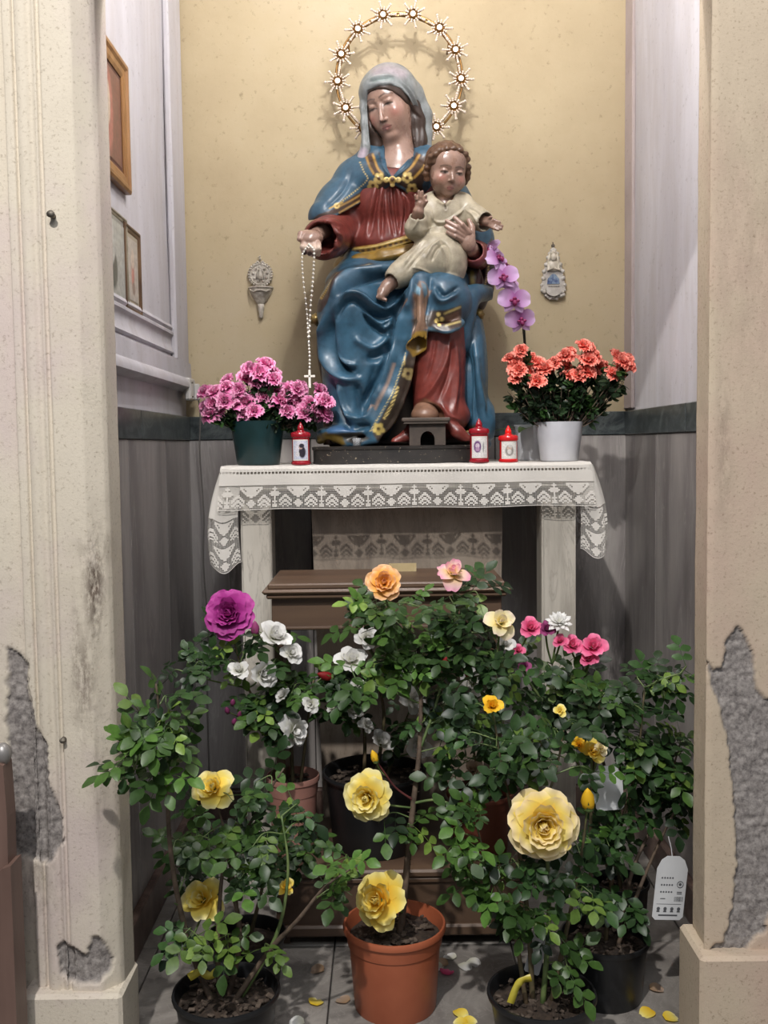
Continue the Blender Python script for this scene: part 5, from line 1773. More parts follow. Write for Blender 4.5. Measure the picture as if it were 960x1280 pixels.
# ---------------- framed pictures on the left wall
def frame(pxs, xw, label, fw, fd, mf, mi, pic, depth=.03):
    """pxs: far-top and near-bottom pixels on the left wall (far edge x, top y at far, bottom y at far, near Y)"""
    xf, yt, yb, Yn = pxs
    Yf = (XL) * FPX / (xf - 480.0) * 1.0
    d = CAM_ROT @ Vector(((xf - 480.0) / FPX, -((yt + yb) / 2 - 640.0) / FPX, -1.0))
    Yf = d.y * ((XL + depth) / d.x)
    zt_, zb_ = P(xf, yt, Yf).z, P(xf, yb, Yf).z
    c_ = Vector((XL, (Yf + Yn) / 2, (zt_ + zb_) / 2))
    t = thing('picture_frame', c_, label, 'picture')
    H, Wd = (zt_ - zb_), (Yf - Yn)
    R_ = Matrix(((0, -1, 0), (1, 0, 0), (0, 0, 1)))      # local x -> world y, local -y -> world +x
    def q(v): return R_ @ Vector(v)
    steps = [(0, 0), (0, depth * .8), (fw * .15, depth), (fw * .35, depth), (fw * .5, depth * .72), (fw * .8, depth * .66), (fw, depth * .45), (fw, .004)]
    mb = MB()
    for nme, a, b_, hor in (('h', -1, 0, 0), ('h', 1, 0, 0), ('v', 0, -1, 1), ('v', 0, 1, 1)):
        pass
    rings = []
    for ins, out in steps:
        hx, hz = Wd / 2 - ins, H / 2 - ins
        rings.append([q((-hx, -out, -hz)), q((hx, -out, -hz)), q((hx, -out, hz)), q((-hx, -out, hz))])
    for side in range(4):
        m_ = MB()
        vs = []
        k = (side + 1) % 4
        for r_ in rings: vs += [r_[side], r_[k]]
        n_ = len(rings)
        m_.add(vs, [(2 * i, 2 * i + 1, 2 * i + 3, 2 * i + 2) for i in range(n_ - 1)])
        o = m_.build('frame_rail', mf, t)
    m_ = MB(); hx, hz = Wd / 2 - fw - .012, H / 2 - fw - .012
    m_.add([q((-hx - .012, -.006, -hz - .012)), q((hx + .012, -.006, -hz - .012)), q((hx + .012, -.006, hz + .012)), q((-hx - .012, -.006, hz + .012))], [(0, 1, 2, 3)])
    m_.build('mount', mi, t)
    m_ = MB(); m_.add([(-hx, 0, -hz), (hx, 0, -hz), (hx, 0, hz), (-hx, 0, hz)], [(0, 1, 2, 3)])
    o = m_.build('picture', pic, t)
    o.matrix_local = Matrix.Translation(q((0, -.0075, 0))) @ R_.to_4x4()
    return t
m_oak = mat_plain('golden_brown_frame', srgb('7c5530'), srgb('9a7145'), .35, 9, stretch=(4, 4, .4))
m_drk = mat_plain('dark_brown_frame', srgb('4a3526'), srgb('6d5238'), .4, 9)
m_sil = mat_plain('dull_silver_frame', srgb('7e7868'), srgb('9a9485'), .35, 30, metal=.3)
frame((163.5, 83, 244, 2.45), 0, 'large golden brown framed picture high on whitewashed wall', .045, .04, m_oak, mat_plain('dark_red_mount', srgb('4e2f2a'), srgb('63403a'), .5, 20), mat_picture('dim_red_print', 'rose'), .020)
frame((161, 275, 391, 2.45), 0, 'silver framed grey print under the large brown frame', .016, .02, m_sil, mat_plain('grey_mount', srgb('8d8c87'), None, .3), mat_picture('grey_print', 'sheet'), .010)
frame((177.5, 293, 396, 2.745), 0, 'small narrow dark framed portrait beside the silver frame', .02, .02, m_drk, mat_plain('cream_mount', srgb('a99f8c'), None, .5), mat_picture('pale_portrait', 'pink'), .012)

# ---------------- socket box and cable in the corner
d = CAM_ROT @ Vector(((230 - 480.0) / FPX, -(487 - 640.0) / FPX, -1.0))
Yk = 3.50
q = P(231, 487, Yk)
sock = thing('socket_box', (XL + .04, Yk, q.z), 'white plastic switch box with a trailing cable beside ochre wall corner', 'switch')
m_pl = mat_plain('white_plastic', srgb('c9c6c2'), None, .35)
mb = MB(); mb.box((-.010, 0, 0), (.022, .09, .078), bevel=.006); mb.build('box', m_pl, sock)
mb = MB(); mb.box((.010, .03, -.008), (.020, .03, .058), bevel=.005); mb.build('plug', m_pl, sock)
mb = MB(); mb.box((.003, -.02, .022), (.006, .006, .006)); mb.build('screw', iron, sock)
mb = MB(); mb.box((.003, -.02, -.026), (.006, .006, .006)); mb.build('screw', iron, sock)
mb = MB()
cz0 = q.z
mb.tube([Vector(v) for v in catmull([(.012, .04, -.03), (.016, .045, -.10), (.008, .06, -.22), (.016, .066, -.45), (.010, .066, -.62), (.020, .066, -.85), (.012, .066, -1.1), (.012, .066, -cz0 + .13)], 6)], .0028, 6)
mb.build('cable', mat_plain('grey_cable', srgb('6c6864'), None, .5), sock, True)
# ------------------------------------------------------------------ plants
RG = random.Random(11)

def leaf_mat(name, c1, c2, rough=.40):
    m, nt, b = new_mat(name)
    oi = nt.nodes.new('ShaderNodeObjectInfo')
    col = ramp(nt, oi.outputs['Random'], [(0.0, c1), (.75, c2), (1.0, tuple(min(1, v * 1.7) for v in c2))])
    nz = ramp(nt, noise(nt, 60, 3), [(.35, (.8,) * 3), (.65, (1.12,) * 3)])
    nt.links.new(mix(nt, 1.0, col, nz, 'MULTIPLY'), b.inputs['Base Color'])
    b.inputs['Roughness'].default_value = rough
    b.inputs['Specular IOR Level'].default_value = .38
    out = nt.nodes['Material Output']
    t = nt.nodes.new('ShaderNodeBsdfTranslucent')
    nt.links.new(mix(nt, 1.0, col, (1.3, 1.5, .6), 'MULTIPLY'), t.inputs[0])
    mx = nt.nodes.new('ShaderNodeMixShader'); mx.inputs[0].default_value = .18
    nt.links.new(b.outputs[0], mx.inputs[1]); nt.links.new(t.outputs[0], mx.inputs[2]); nt.links.new(mx.outputs[0], out.inputs[0])
    return m
LEAF_D = leaf_mat('rose_leaf_dark', srgb('1c2f1a'), srgb('2e4823'))
LEAF_M = leaf_mat('rose_leaf_mid', srgb('2b4220'), srgb('436129'))
LEAF_L = leaf_mat('rose_leaf_light', srgb('3c5626'), srgb('647c36'))
LEAF_A = leaf_mat('azalea_leaf', srgb('1c2a1d'), srgb('2c3d28'))
M_CANE = mat_plain('green_brown_cane', srgb('4a4a30'), srgb('6b5a44'), .6, 30)
M_CANEG = mat_plain('green_cane', srgb('4d6338'), srgb('6f7f4c'), .5, 30)
M_BARK = mat_plain('old_rose_wood', srgb('4a3d33'), srgb('6a5a4b'), .75, 40, .3, 90)
M_SOIL = mat_plain('dark_compost', srgb('241c17'), srgb('43362c'), .95, 60, .6, 120)
M_CHIP = mat_plain('bark_chip', srgb('2c211a'), srgb('63564b'), .9, 45)
M_BLACK = mat_plain('black_plastic_pot', srgb('17181a'), srgb('1f2022'), .38, 12)
M_TERRA = mat_plain('terracotta_plastic_pot', srgb('9a5236'), srgb('a65c3e'), .45, 10)
M_TERRA2 = mat_plain('brown_terracotta_pot', srgb('6c3a2a'), srgb('7a4532'), .5, 10)
M_PINKT = mat_plain('dusty_pink_pot', srgb('94685c'), srgb('a0756a'), .55, 10)
M_GREENP = mat_plain('dark_teal_plastic_pot', srgb('122a2a'), srgb('18363a'), .35, 12)
M_WHITEP = mat_plain('white_glazed_pot', srgb('b9bac0'), srgb('c6c7cc'), .25, 8, coat=.3)

def leaflet(mb, base, ang, L, W, fold=.18, droop=.12, tooth=.06):
    """one leaflet in the x-y plane starting at base, pointing at angle ang"""
    st = [(0, .06), (.10, .46), (.28, .86), (.50, 1.0), (.72, .84), (.89, .44), (1.0, .03)]
    ca, sa = math.cos(ang), math.sin(ang)
    vs = []
    for i, (t, w) in enumerate(st):
        for s_ in (-1, 0, 1):
            x = t * L + (.02 * L if (i % 2 and s_) else 0)
            y = s_ * w * W / 2 * (1 + (tooth if i % 2 else -tooth))
            z = -droop * L * t * t + (abs(s_) * w * W / 2 * fold if s_ else 0)
            vs.append((base[0] + x * ca - y * sa, base[1] + x * sa + y * ca, base[2] + z))
    fs = []
    for i in range(len(st) - 1):
        for k in (0, 1):
            a = i * 3 + k
            fs.append((a, a + 3, a + 4, a + 1))
    mb.add(vs, fs)

def compound_leaf(n, L, mat, rg):
    """rose leaf: rachis with n leaflets"""
    mb = MB()
    mb.cur = 0
    R_ = L * .82
    pairs = (n - 1) // 2
    mb.tube([(0, 0, 0), (R_ * .5, 0, .03 * L), (R_, 0, 0)], [.0011, .0009, .0006], 4, False)
    ll = L * .45
    leaflet(mb, (R_, 0, 0), rg.uniform(-.15, .15), ll * 1.15, ll * .76, rg.uniform(.05, .3), rg.uniform(.05, .3))
    for k in range(pairs):
        t = R_ * (.42 + .5 * k / max(1, pairs - 1) if pairs > 1 else .7)
        if pairs > 1: t = R_ * (.34 + .44 * k)
        for s_ in (-1, 1):
            leaflet(mb, (t, 0, .01 * L), s_ * rg.uniform(1.0, 1.35), ll * (.85 + .12 * k), ll * .64, rg.uniform(.05, .3), rg.uniform(.02, .35))
    o = mb.build('leaf', mat, None, True)
    me = o.data
    bpy.data.objects.remove(o)
    return me
LEAVES = {}
for key, m_ in (('d', LEAF_D), ('m', LEAF_M), ('l', LEAF_L)):
    LEAVES[key] = [compound_leaf(n, .088, m_, RG) for n in (5, 5, 5, 5, 3)]
def simple_leaf(L, W, mat):
    mb = MB(); leaflet(mb, (0, 0, 0), 0, L, W, .22, .2, 0)
    o = mb.build('leaf', mat, None, True); me = o.data; bpy.data.objects.remove(o)
    return me
def whorl(n, L, W, mat, rg):
    mb = MB()
    for i in range(n):
        m2 = MB(); leaflet(m2, (0, 0, 0), 0, L * rg.uniform(.75, 1.1), W, .22, .2, 0)
        R_ = Matrix.Rotation(i * 6.28 / n + rg.uniform(-.3, .3), 3, 'X') @ Matrix.Rotation(-rg.uniform(.4, 1.1), 3, 'Y')
        mb.add([R_ @ Vector(v) for v in m2.v], m2.f)
    o = mb.build('leaf_whorl', mat, None, True); me = o.data; bpy.data.objects.remove(o)
    return me
AZ_LEAF = [whorl(6, .034, .014, LEAF_A, RG), whorl(5, .030, .013, LEAF_A, RG), whorl(6, .036, .014, LEAF_D, RG)]

def orient(p, d, n, s=1.0):
    x = Vector(d).normalized()
    z = Vector(n) - x * x.dot(Vector(n))
    if z.length < 1e-4: z = x.orthogonal()
    z.normalize()
    y = z.cross(x)
    M_ = Matrix(((x.x, y.x, z.x, p[0]), (x.y, y.y, z.y, p[1]), (x.z, y.z, z.z, p[2]), (0, 0, 0, 1)))
    return M_ @ Matrix.Scale(s, 4)

# ---------------- blooms
def petal_mat(name, inner, outer, edge=None):
    m, nt, b = new_mat(name)
    a = nt.nodes.new('ShaderNodeAttribute'); a.attribute_name = 'tip'
    col = ramp(nt, a.outputs['Fac'], [(0.05, inner), (.7, outer), (1.0, edge or outer)])
    oi = nt.nodes.new('ShaderNodeObjectInfo')
    mr = nt.nodes.new('ShaderNodeMapRange'); mr.inputs[3].default_value, mr.inputs[4].default_value = .86, 1.08
    nt.links.new(oi.outputs['Random'], mr.inputs[0])
    hs = nt.nodes.new('ShaderNodeHueSaturation'); nt.links.new(col, hs.inputs['Color']); nt.links.new(mr.outputs[0], hs.inputs['Value'])
    nt.links.new(hs.outputs[0], b.inputs['Base Color'])
    b.inputs['Roughness'].default_value = .55
    b.inputs['Specular IOR Level'].default_value = .25
    out = nt.nodes['Material Output']
    t = nt.nodes.new('ShaderNodeBsdfTranslucent'); nt.links.new(hs.outputs[0], t.inputs[0])
    mx = nt.nodes.new('ShaderNodeMixShader'); mx.inputs[0].default_value = .25
    nt.links.new(b.outputs[0], mx.inputs[1]); nt.links.new(t.outputs[0], mx.inputs[2]); nt.links.new(mx.outputs[0], out.inputs[0])
    return m
PM = {
    'yellow': petal_mat('yellow_petal', srgb('f0c02c'), srgb('f8dc62'), srgb('f8ea9c')),
    'lemon': petal_mat('lemon_petal', srgb('f0ca38'), srgb('fae678'), srgb('faf0b4')),
    'bud': petal_mat('golden_petal', srgb('eaa81c'), srgb('f4c430')),
    'blush': petal_mat('yellow_blush_petal', srgb('f0c030'), srgb('fbe67c'), srgb('fae6bc')),
    'orange': petal_mat('apricot_petal', srgb('e8a42c'), srgb('f4b65e'), srgb('f6c69c')),
    'pinkyellow': petal_mat('pink_and_yellow_petal', srgb('f0d684'), srgb('f2c6c2'), srgb('ee9ebc')),
    'cream': petal_mat('cream_petal', srgb('ecd47c'), srgb('f0e4b8'), srgb('f0dcc8')),
    'purple': petal_mat('magenta_purple_petal', srgb('8c2070'), srgb('b03892'), srgb('be4ca0')),
    'white': petal_mat('white_petal', srgb('d6d5c2'), srgb('e6e5e2'), srgb('eae9e7')),
    'pink': petal_mat('rose_pink_petal', srgb('cc4472'), srgb('ec6c98'), srgb('f28cae')),
    'mauve': petal_mat('mauve_petal', srgb('7c2c5c'), srgb('9c4878')),
    'faded': petal_mat('faded_pink_petal', srgb('a88a6c'), srgb('b49c88')),
    'azpink': petal_mat('azalea_pink_petal', srgb('c44a8c'), srgb('e884b8'), srgb('f2b4d2')),
    'coral': petal_mat('coral_petal', srgb('d84a42'), srgb('f08070'), srgb('f4a090')),
    'red': petal_mat('dark_red_petal', srgb('6a1218'), srgb('8c2024')),
}
def petal_shape(kind, rg):
    """petal rising along +x from its base, inner face up (+z); unit length"""
    nu, nv = 6, 6
    ws = {'in': .62, 'mid': .88, 'out': 1.05, 'nar': .42}[kind]
    vs, tip = [], []
    ph = rg.uniform(0, 6)
    for j in range(nv + 1):
        t = j / nv
        w = ws * (math.sin(math.pi * min(1, (.10 + .90 * t) ** .75 * .80)) ** .9)
        if kind == 'nar': w = ws * math.sin(math.pi * min(.98, .06 + .9 * t)) ** .7
        for i in range(nu + 1):
            s_ = i / nu * 2 - 1
            x = t * (1 - .10 * s_ * s_ * t - .05 * (1 - abs(s_)) * t)
            y = s_ * w / 2
            cup = {'in': .55, 'mid': .34, 'out': .16, 'nar': .10}[kind]
            z = cup * (y * y) * 1.8 + {'in': .34, 'mid': .12, 'out': -.20, 'nar': -.1}[kind] * t * t
            z += (.055 if kind != 'in' else .02) * math.sin(s_ * 5 + ph) * t * t
            vs.append((x, y, z)); tip.append(t)
    w_ = nu + 1
    fs = [(j * w_ + i, (j + 1) * w_ + i, (j + 1) * w_ + i + 1, j * w_ + i + 1) for j in range(nv) for i in range(nu)]
    return vs, [f[::-1] for f in fs], tip
PETAL_CACHE = {}
def petal_mesh(kind, var, typ):
    k = (kind, var, typ)
    if k not in PETAL_CACHE:
        vs, fs, tip = petal_shape(kind, random.Random(hash((kind, var)) % 1000 if False else len(kind) * 17 + var))
        o = mesh_obj('petal', vs, fs, PM[typ], None, True, floats={'tip': tip})
        PETAL_CACHE[k] = o.data
        bpy.data.objects.remove(o)
    return PETAL_CACHE[k]
def petal_layout(n, R, rg, open_=1.0):
    """list of (kind, variant, matrix) for a rose whose axis is +z, R its radius"""
    out = []
    for i in range(n):
        f = (i + .5) / n
        a = i * 2.399963 + rg.uniform(-.15, .15)
        kind = 'in' if f < .34 else ('mid' if f < .68 else 'out')
        elev = math.radians(88 - 82 * (f ** 1.15) * open_ + rg.uniform(-5, 5))
        L = R * (.36 + .70 * f)
        r0_ = R * .02 + R * .10 * f
        base = Vector((r0_ * math.cos(a), r0_ * math.sin(a), -R * .10 * f))
        d = Vector((math.cos(a) * math.cos(elev), math.sin(a) * math.cos(elev), math.sin(elev)))
        nrm = Vector((-math.cos(a) * math.sin(elev), -math.sin(a) * math.sin(elev), math.cos(elev)))
        out.append((kind, i % 3, orient(base, d, nrm, L)))
    return out
M_SEPAL = mat_plain('green_sepal', srgb('42582c'), srgb('5a6f3a'), .5, 40)
CALYX = {}
def calyx_mesh(R):
    k = round(R, 3)
    if k not in CALYX:
        mb = MB()
        mb.ball((0, 0, -R * .12), R * .17, 10, 6, (1, 1, 1.2))
        for i in range(5):
            a = i * 1.2566
            mb.add([(R * .08 * math.cos(a - .5), R * .08 * math.sin(a - .5), -R * .08), (R * .08 * math.cos(a + .5), R * .08 * math.sin(a + .5), -R * .08), (R * .50 * math.cos(a), R * .50 * math.sin(a), -R * .22)], [(0, 1, 2)])
        o = mb.build('calyx', M_SEPAL, None, True); CALYX[k] = o.data; bpy.data.objects.remove(o)
    return CALYX[k]
def bloom(root, pos, R, axis, typ, n=20, open_=1.0, name='rose_bloom', seed=0):
    """pos world; a bloom with its calyx; each petal its own sub-part"""
    rg = random.Random(seed)
    ax = Vector(axis).normalized()
    M_ = orient(Vector(pos) - root.location, ax.orthogonal(), ax)
    b_ = share(name, calyx_mesh(R), root, M_)
    for kind, var, m_ in petal_layout(n, R, rg, open_):
        share('petal', petal_mesh(kind, var, typ), b_, m_)
    return b_
BUD = {}
def bud(root, pos, R, axis, typ):
    if typ not in BUD:
        mb = MB()
        mb.lathe([(.15, -.3), (.42, 0), (.50, .35), (.42, .8), (.22, 1.25), (.03, 1.5)], 12, wob=lambda a, z: 1 + .08 * math.sin(3 * a + z * 4))
        mb.v = [(x * 1, y, z) for x, y, z in mb.v]
        o = mesh_obj('rose_bud', mb.v, mb.f, PM[typ], None, True, floats={'tip': [.9] * len(mb.v)})
        BUD[typ] = o.data; bpy.data.objects.remove(o)
    ax = Vector(axis).normalized()
    o = share('rose_bud', BUD[typ], root, orient(Vector(pos) - root.location, ax.orthogonal(), ax, R))
    mb = MB(); mb.ball((0, 0, -.15), .42, 10, 6, (1, 1, .8))
    for i in range(5):
        a = i * 1.2566
        mb.add([(.40 * math.cos(a - .4), .40 * math.sin(a - .4), -.1), (.40 * math.cos(a + .4), .40 * math.sin(a + .4), -.1), (.56 * math.cos(a), .56 * math.sin(a), .75)], [(0, 1, 2)])
    mb.build('calyx', M_SEPAL, o, True)
    return o

# ---------------- pots
def pot_shape(kind, r, h):
    """outer profile, rim, inner wall"""
    if kind == 'nursery':
        return [(r * .80, 0), (r * .82, .004), (r * .94, h - .022), (r * .945, h - .014), (r * 1.0, h - .012), (r * 1.015, h - .006), (r * 1.0, h), (r * .96, h), (r * .93, h - .008), (r * .90, h - .035)]
    if kind == 'terracotta':
        return [(r * .78, 0), (r * .80, .005), (r * .89, h * .76), (r * .915, h * .765), (r * .925, h * .80), (r * .955, h * .925), (r * 1.0, h * .93), (r * 1.01, h * .97), (r * .99, h), (r * .95, h), (r * .92, h - .012), (r * .88, h - .035)]
    return [(r * .74, 0), (r * .78, .004), (r * .95, h * .8), (r * 1.0, h), (r * .97, h), (r * .92, h * .85), (r * .90, h - .03)]
def make_pot(root, r, h, kind, mat, name='pot', wob=None, z0=0.0, soil=True, chips=30, seed=0):
    mb = MB()
    mb.lathe(pot_shape(kind, r, h), 40, (0, 0, z0), wob=wob, cap=False)
    prof = pot_shape(kind, r, h)
    mb.lathe([(.001, .001), (prof[0][0], 0)], 40, (0, 0, z0), wob=wob, cap=False)
    p_ = mb.build(name, mat, root, auto=40)
    if soil:
        rg = random.Random(seed)
        rs = prof[-1][0] * 1.01
        mb = MB()
        rings = [(0, .010), (.3, .008), (.6, .005), (.85, 0), (1.0, -.002)]
        vs = [(0, 0, z0 + h - .022)]
        n_ = 24
        for (f, dz) in rings[1:]:
            for i in range(n_):
                a = 2 * math.pi * i / n_
                vs.append((rs * f * math.cos(a), rs * f * math.sin(a), z0 + h - .030 + dz + rg.uniform(-.003, .003)))
        fs = [(0, 1 + i, 1 + (i + 1) % n_) for i in range(n_)]
        for j in range(len(rings) - 2):
            for i in range(n_):
                k = (i + 1) % n_
                fs.append((1 + j * n_ + i, 1 + (j + 1) * n_ + i, 1 + (j + 1) * n_ + k, 1 + j * n_ + k))
        mb.add(vs, fs)
        s_ = mb.build('soil', M_SOIL, root, True)
        if chips:
            mb = MB()
            for i in range(chips):
                a, q = rg.uniform(0, 6.28), rs * .92 * math.sqrt(rg.random())
                rot = Matrix.Rotation(rg.uniform(0, 6.28), 3, 'Z') @ Matrix.Rotation(rg.uniform(-.5, .5), 3, 'X')
                mb.box((q * math.cos(a), q * math.sin(a), z0 + h - .020 + rg.uniform(-.002, .004)), (rg.uniform(.008, .022), rg.uniform(.005, .012), rg.uniform(.003, .007)), rot, .0012)
            tag(mb.build('bark_chips', M_CHIP, s_), kind='stuff')
    return p_

# ---------------- rose bush grower
SPRAYS = []
BLOOMS = []
class Bush:
    def __init__(s, name, rim, Y, rpx, z0, kind, mat, label, cat='potted plant', seed=1, h=None, chips=30):
        """rim: pixel of the pot's rim centre; rpx its half width in pixels"""
        q = P(rim[0], rim[1], Y)
        s.root = thing(name, (q.x, q.y, z0), label, cat)
        s.Y = Y; s.rg = random.Random(seed)
        s.r = rpx / PXM(Y)
        s.h = h or (q.z - z0)
        make_pot(s.root, s.r, s.h, kind, mat, seed=seed, chips=chips)
        s.pts = []        # cane points, world
        s.base = Vector((q.x, q.y, z0 + s.h - .028))
        s.nleaf = 0
    def W(s, p):
        return Vector(P(p[0], p[1], p[2] if len(p) > 2 else s.Y))
    def cane(s, pts, r0=.005, r1=.002, mat=None, thorns=False, from_soil=True, name='cane', off=(0, 0)):
        wp = [s.W(p) for p in pts]
        if from_soil:
            wp[0] = s.base + Vector((off[0], off[1], -.01))
        cc = [Vector(c_) for c_ in catmull([tuple(p) for p in wp], 6)]
        n_ = len(cc)
        mb = MB()
        rad_ = [r0 + (r1 - r0) * i / (n_ - 1) for i in range(n_)]
        mb.tube([c_ - s.root.location for c_ in cc], rad_, 7)
        if thorns:
            for i in range(0, n_ - 1):
                for k in range(5):
                    p0 = cc[i].lerp(cc[i + 1], s.rg.random()); a = s.rg.uniform(0, 6.28)
                    d = Vector((math.cos(a), math.sin(a), .15))
                    pp = p0 - s.root.location
                    mb.tube([pp, pp + d * (rad_[i] + .005)], [.0016, .0002], 4, False)
        mb.build(name, mat or M_CANE, s.root, True)
        s.pts += cc[max(1, n_ // 5):]
        return cc
    def nearest(s, p, below=True):
        best, bd = None, 1e9
        for c_ in s.pts:
            d = (c_ - p).length + (max(0, c_.z - p.z) * 1.5 if below else 0)
            if d < bd: best, bd = c_, d
        return best or s.base
    def leaf(s, p, d, tone):
        rg = s.rg
        n_ = Vector((rg.uniform(-.5, .5), -.55 + rg.uniform(-.4, .4), 1.0 + rg.uniform(-.4, .4)))
        me = rg.choice(LEAVES[tone])
        mid = p + Vector(d).normalized() * .055
        mp = project(np.array([tuple(mid)]))[0]
        for bc, br, bp, bpx in BLOOMS:
            if (mid - bc).length < br + .035 or (mid.y < bc.y and math.hypot(mp[0] - bp[0], mp[1] - bp[1]) < bpx * .95):
                return
        share('leaf', me, s.root, orient(p - s.root.location, d, n_, rg.uniform(.60, .95)))
        s.nleaf += 1
    def spray(s, *a, **k):
        SPRAYS.append((s, a, k))
    def grow(s, c, rx, ry, n, tone='m', dY=.08, leaves=5, mat=None):
        n = max(1, round(n * .88)) if n > 2 else n
        """n leafy side shoots inside an elliptic mass round pixel c"""
        rg = s.rg
        Y0 = c[2] if len(c) > 2 else s.Y
        for i in range(n):
            a, q = rg.uniform(0, 6.28), math.sqrt(rg.random())
            tip = Vector(P(c[0] + rx * q * math.cos(a), c[1] + ry * q * math.sin(a), Y0 + rg.uniform(-dY, dY)))
            st_ = s.nearest(tip)
            if (tip - st_).length > .22:
                st_ = tip + (st_ - tip).normalized() * .22
                near = s.nearest(st_)
                full = [near, near.lerp(st_, .5) + Vector((0, 0, -.01)), st_]
            else:
                full = [st_]
            mid = st_.lerp(tip, .55) + Vector((rg.uniform(-.02, .02), rg.uniform(-.02, .02), .015))
            cc = [Vector(v) for v in catmull([tuple(v) for v in full + [mid, tip]], 5)]
            mb = MB(); mb.tube([v - s.root.location for v in cc], [.0020 - .0012 * k / (len(cc) - 1) for k in range(len(cc))], 5)
            mb.build('stem', mat or M_CANEG, s.root, True)
            m_ = len(cc)
            for k in range(leaves):
                f = .30 + .70 * (k + 1) / leaves
                j = min(m_ - 1, int(f * (m_ - 1)))
                t = (cc[j] - cc[j - 1]).normalized()
                side = t.cross(Vector((0, -.6, .8))).normalized() * (1 if k % 2 else -1)
                d = (t * (.35 if k < leaves - 1 else 1.4) + side * rg.uniform(.5, 1.1) + Vector((rg.uniform(-.4, .4), rg.uniform(-.7, .1), rg.uniform(-.45, .3))))
                tn = tone if rg.random() > .25 else rg.choice('dml')
                s.leaf(cc[j], d, tn)
    def stalk(s, p, r=.0022, mat=None, start=None):
        a = s.W(start) if start else s.nearest(p - Vector((0, 0, .05)))
        mid = a.lerp(p, .6) + Vector((0, .008, -.012))
        cc = [Vector(v) for v in catmull([tuple(a), tuple(mid), tuple(p)], 6)]
        mb = MB(); mb.tube([v - s.root.location for v in cc], [r * 1.2] * (len(cc) - 1) + [r], 6)
        mb.build('flower_stem', mat or M_CANEG, s.root, True)
    def bloom(s, x, y, Y, wpx, typ, axis=(0, -1, .35), n=20, open_=1.0, seed=None, start=None):
        p = Vector(P(x, y, Y))
        R_ = wpx / PXM(Y) / 2 / 1.0
        ax = Vector(axis).normalized()
        base = p - ax * R_ * .25
        s.stalk(base - ax * R_ * .25, start=start)
        BLOOMS.append((p, R_ * (.5 if typ == 'white' else 1), (x, y), wpx * .48 if typ == 'white' else wpx / 2 + 8))
        return bloom(s.root, base, R_, ax, typ, n, open_, seed=seed if seed is not None else int(x + y))
    def bud(s, x, y, Y, wpx, typ, axis=(0, -.2, 1), start=None):
        p = Vector(P(x, y, Y)); R_ = wpx / PXM(Y)
        s.stalk(p - Vector(axis).normalized() * R_ * .4, .0015, start=start)
        return bud(s.root, p - Vector(axis).normalized() * R_ * .5, R_, axis, typ)

ZK = .216      # kneeling board
# A: front left, black pot
A = Bush('potted_rose', (283, 1236), 2.20, 69, 0, 'nursery', M_BLACK, 'twiggy yellow rose in a black pot with long shoots over the pilaster edge', seed=3, chips=70)
A.cane([(270, 1240), (240, 1190), (222, 1120, 2.16), (212, 1050, 2.11), (208, 970, 2.06), (200, 900, 2.02), (195, 855, 2.00)], .008, .002, M_BARK, off=(-.03, 0))
A.cane([(280, 1240), (272, 1190), (276, 1110, 2.22), (282, 1050, 2.26), (268, 995, 2.26)], .007, .002, M_BARK, off=(-.015, .01))
A.cane([(288, 1240), (335, 1190), (372, 1150, 2.16), (405, 1110, 2.15), (440, 1085, 2.15)], .007, .002, M_BARK, off=(.01, -.01))
A.cane([(285, 1240), (300, 1170), (290, 1080, 2.25), (330, 1000, 2.28), (355, 960, 2.28)], .007, .002, M_BARK, off=(.0, .02))
A.cane([(285, 1240), (345, 1170), (360, 1090, 2.2), (352, 1020, 2.22)], .006, .002, M_CANEG, off=(.025, .01))
A.cane([(208, 970, 2.06), (188, 958, 2.02), (168, 962, 2.00)], .003, .0015, M_CANEG, from_soil=False)
A.spray((192, 885, 2.00), 28, 42, 6, 'm', .02, 5)
A.spray((178, 955, 2.00), 28, 28, 5, 'm', .015, 4)
A.spray((215, 955, 2.10), 30, 40, 3, 'm', .04, 4)
A.spray((265, 1040, 2.25), 55, 50, 7, 'm', .08, 4)
A.spray((335, 1010, 2.27), 50, 60, 7, 'd', .08, 5)
A.spray((330, 1085, 2.22), 55, 45, 6, 'm', .08, 4)
A.spray((400, 1100, 2.16), 50, 40, 5, 'm', .05, 4)
A.spray((225, 1130, 2.2), 30, 50, 4, 'd', .06, 4)
A.spray((270, 1160, 2.18), 45, 30, 2, 'l', .06, 4)
A.spray((335, 1190, 2.14), 20, 15, 1, 'l', .02, 3)
A.bloom(265, 983, 2.24, 54, 'lemon', (-.15, -.75, .6), 20)
A.bloom(250, 1122, 2.24, 60, 'lemon', (-.25, -.6, .6), 16, 1.05)
A.bloom(358, 1108, 2.26, 26, 'yellow', (.2, -.7, .7), 10)
# C: dusty pink pot on the kneeler
C = Bush('potted_rose', (366, 968), 2.78, 34, ZK, 'terracotta', M_PINKT, 'rose in a dusty pink pot with one purple and several white blooms', seed=5, chips=20)
C.cane([(366, 968), (345, 920), (310, 860, 2.74), (292, 800, 2.7)], .006, .002, off=(-.02, 0))
C.cane([(366, 968), (362, 900), (352, 840, 2.74), (347, 805, 2.7)], .006, .002)
C.cane([(366, 968), (385, 900), (392, 850, 2.72)], .005, .002, off=(.02, 0))
C.cane([(310, 860, 2.74), (262, 850, 2.66), (225, 838, 2.6)], .003, .0015, M_CANEG, from_soil=False)
C.spray((280, 820, 2.7), 32, 40, 6, 'd', .06, 5)
C.spray((325, 850, 2.7), 50, 45, 9, 'd', .07, 5)
C.spray((380, 845, 2.7), 30, 45, 6, 'm', .06, 5)
C.spray((320, 785, 2.68), 25, 18, 3, 'm', .04, 4)
C.spray((235, 838, 2.6), 35, 12, 3, 'd', .03, 4)
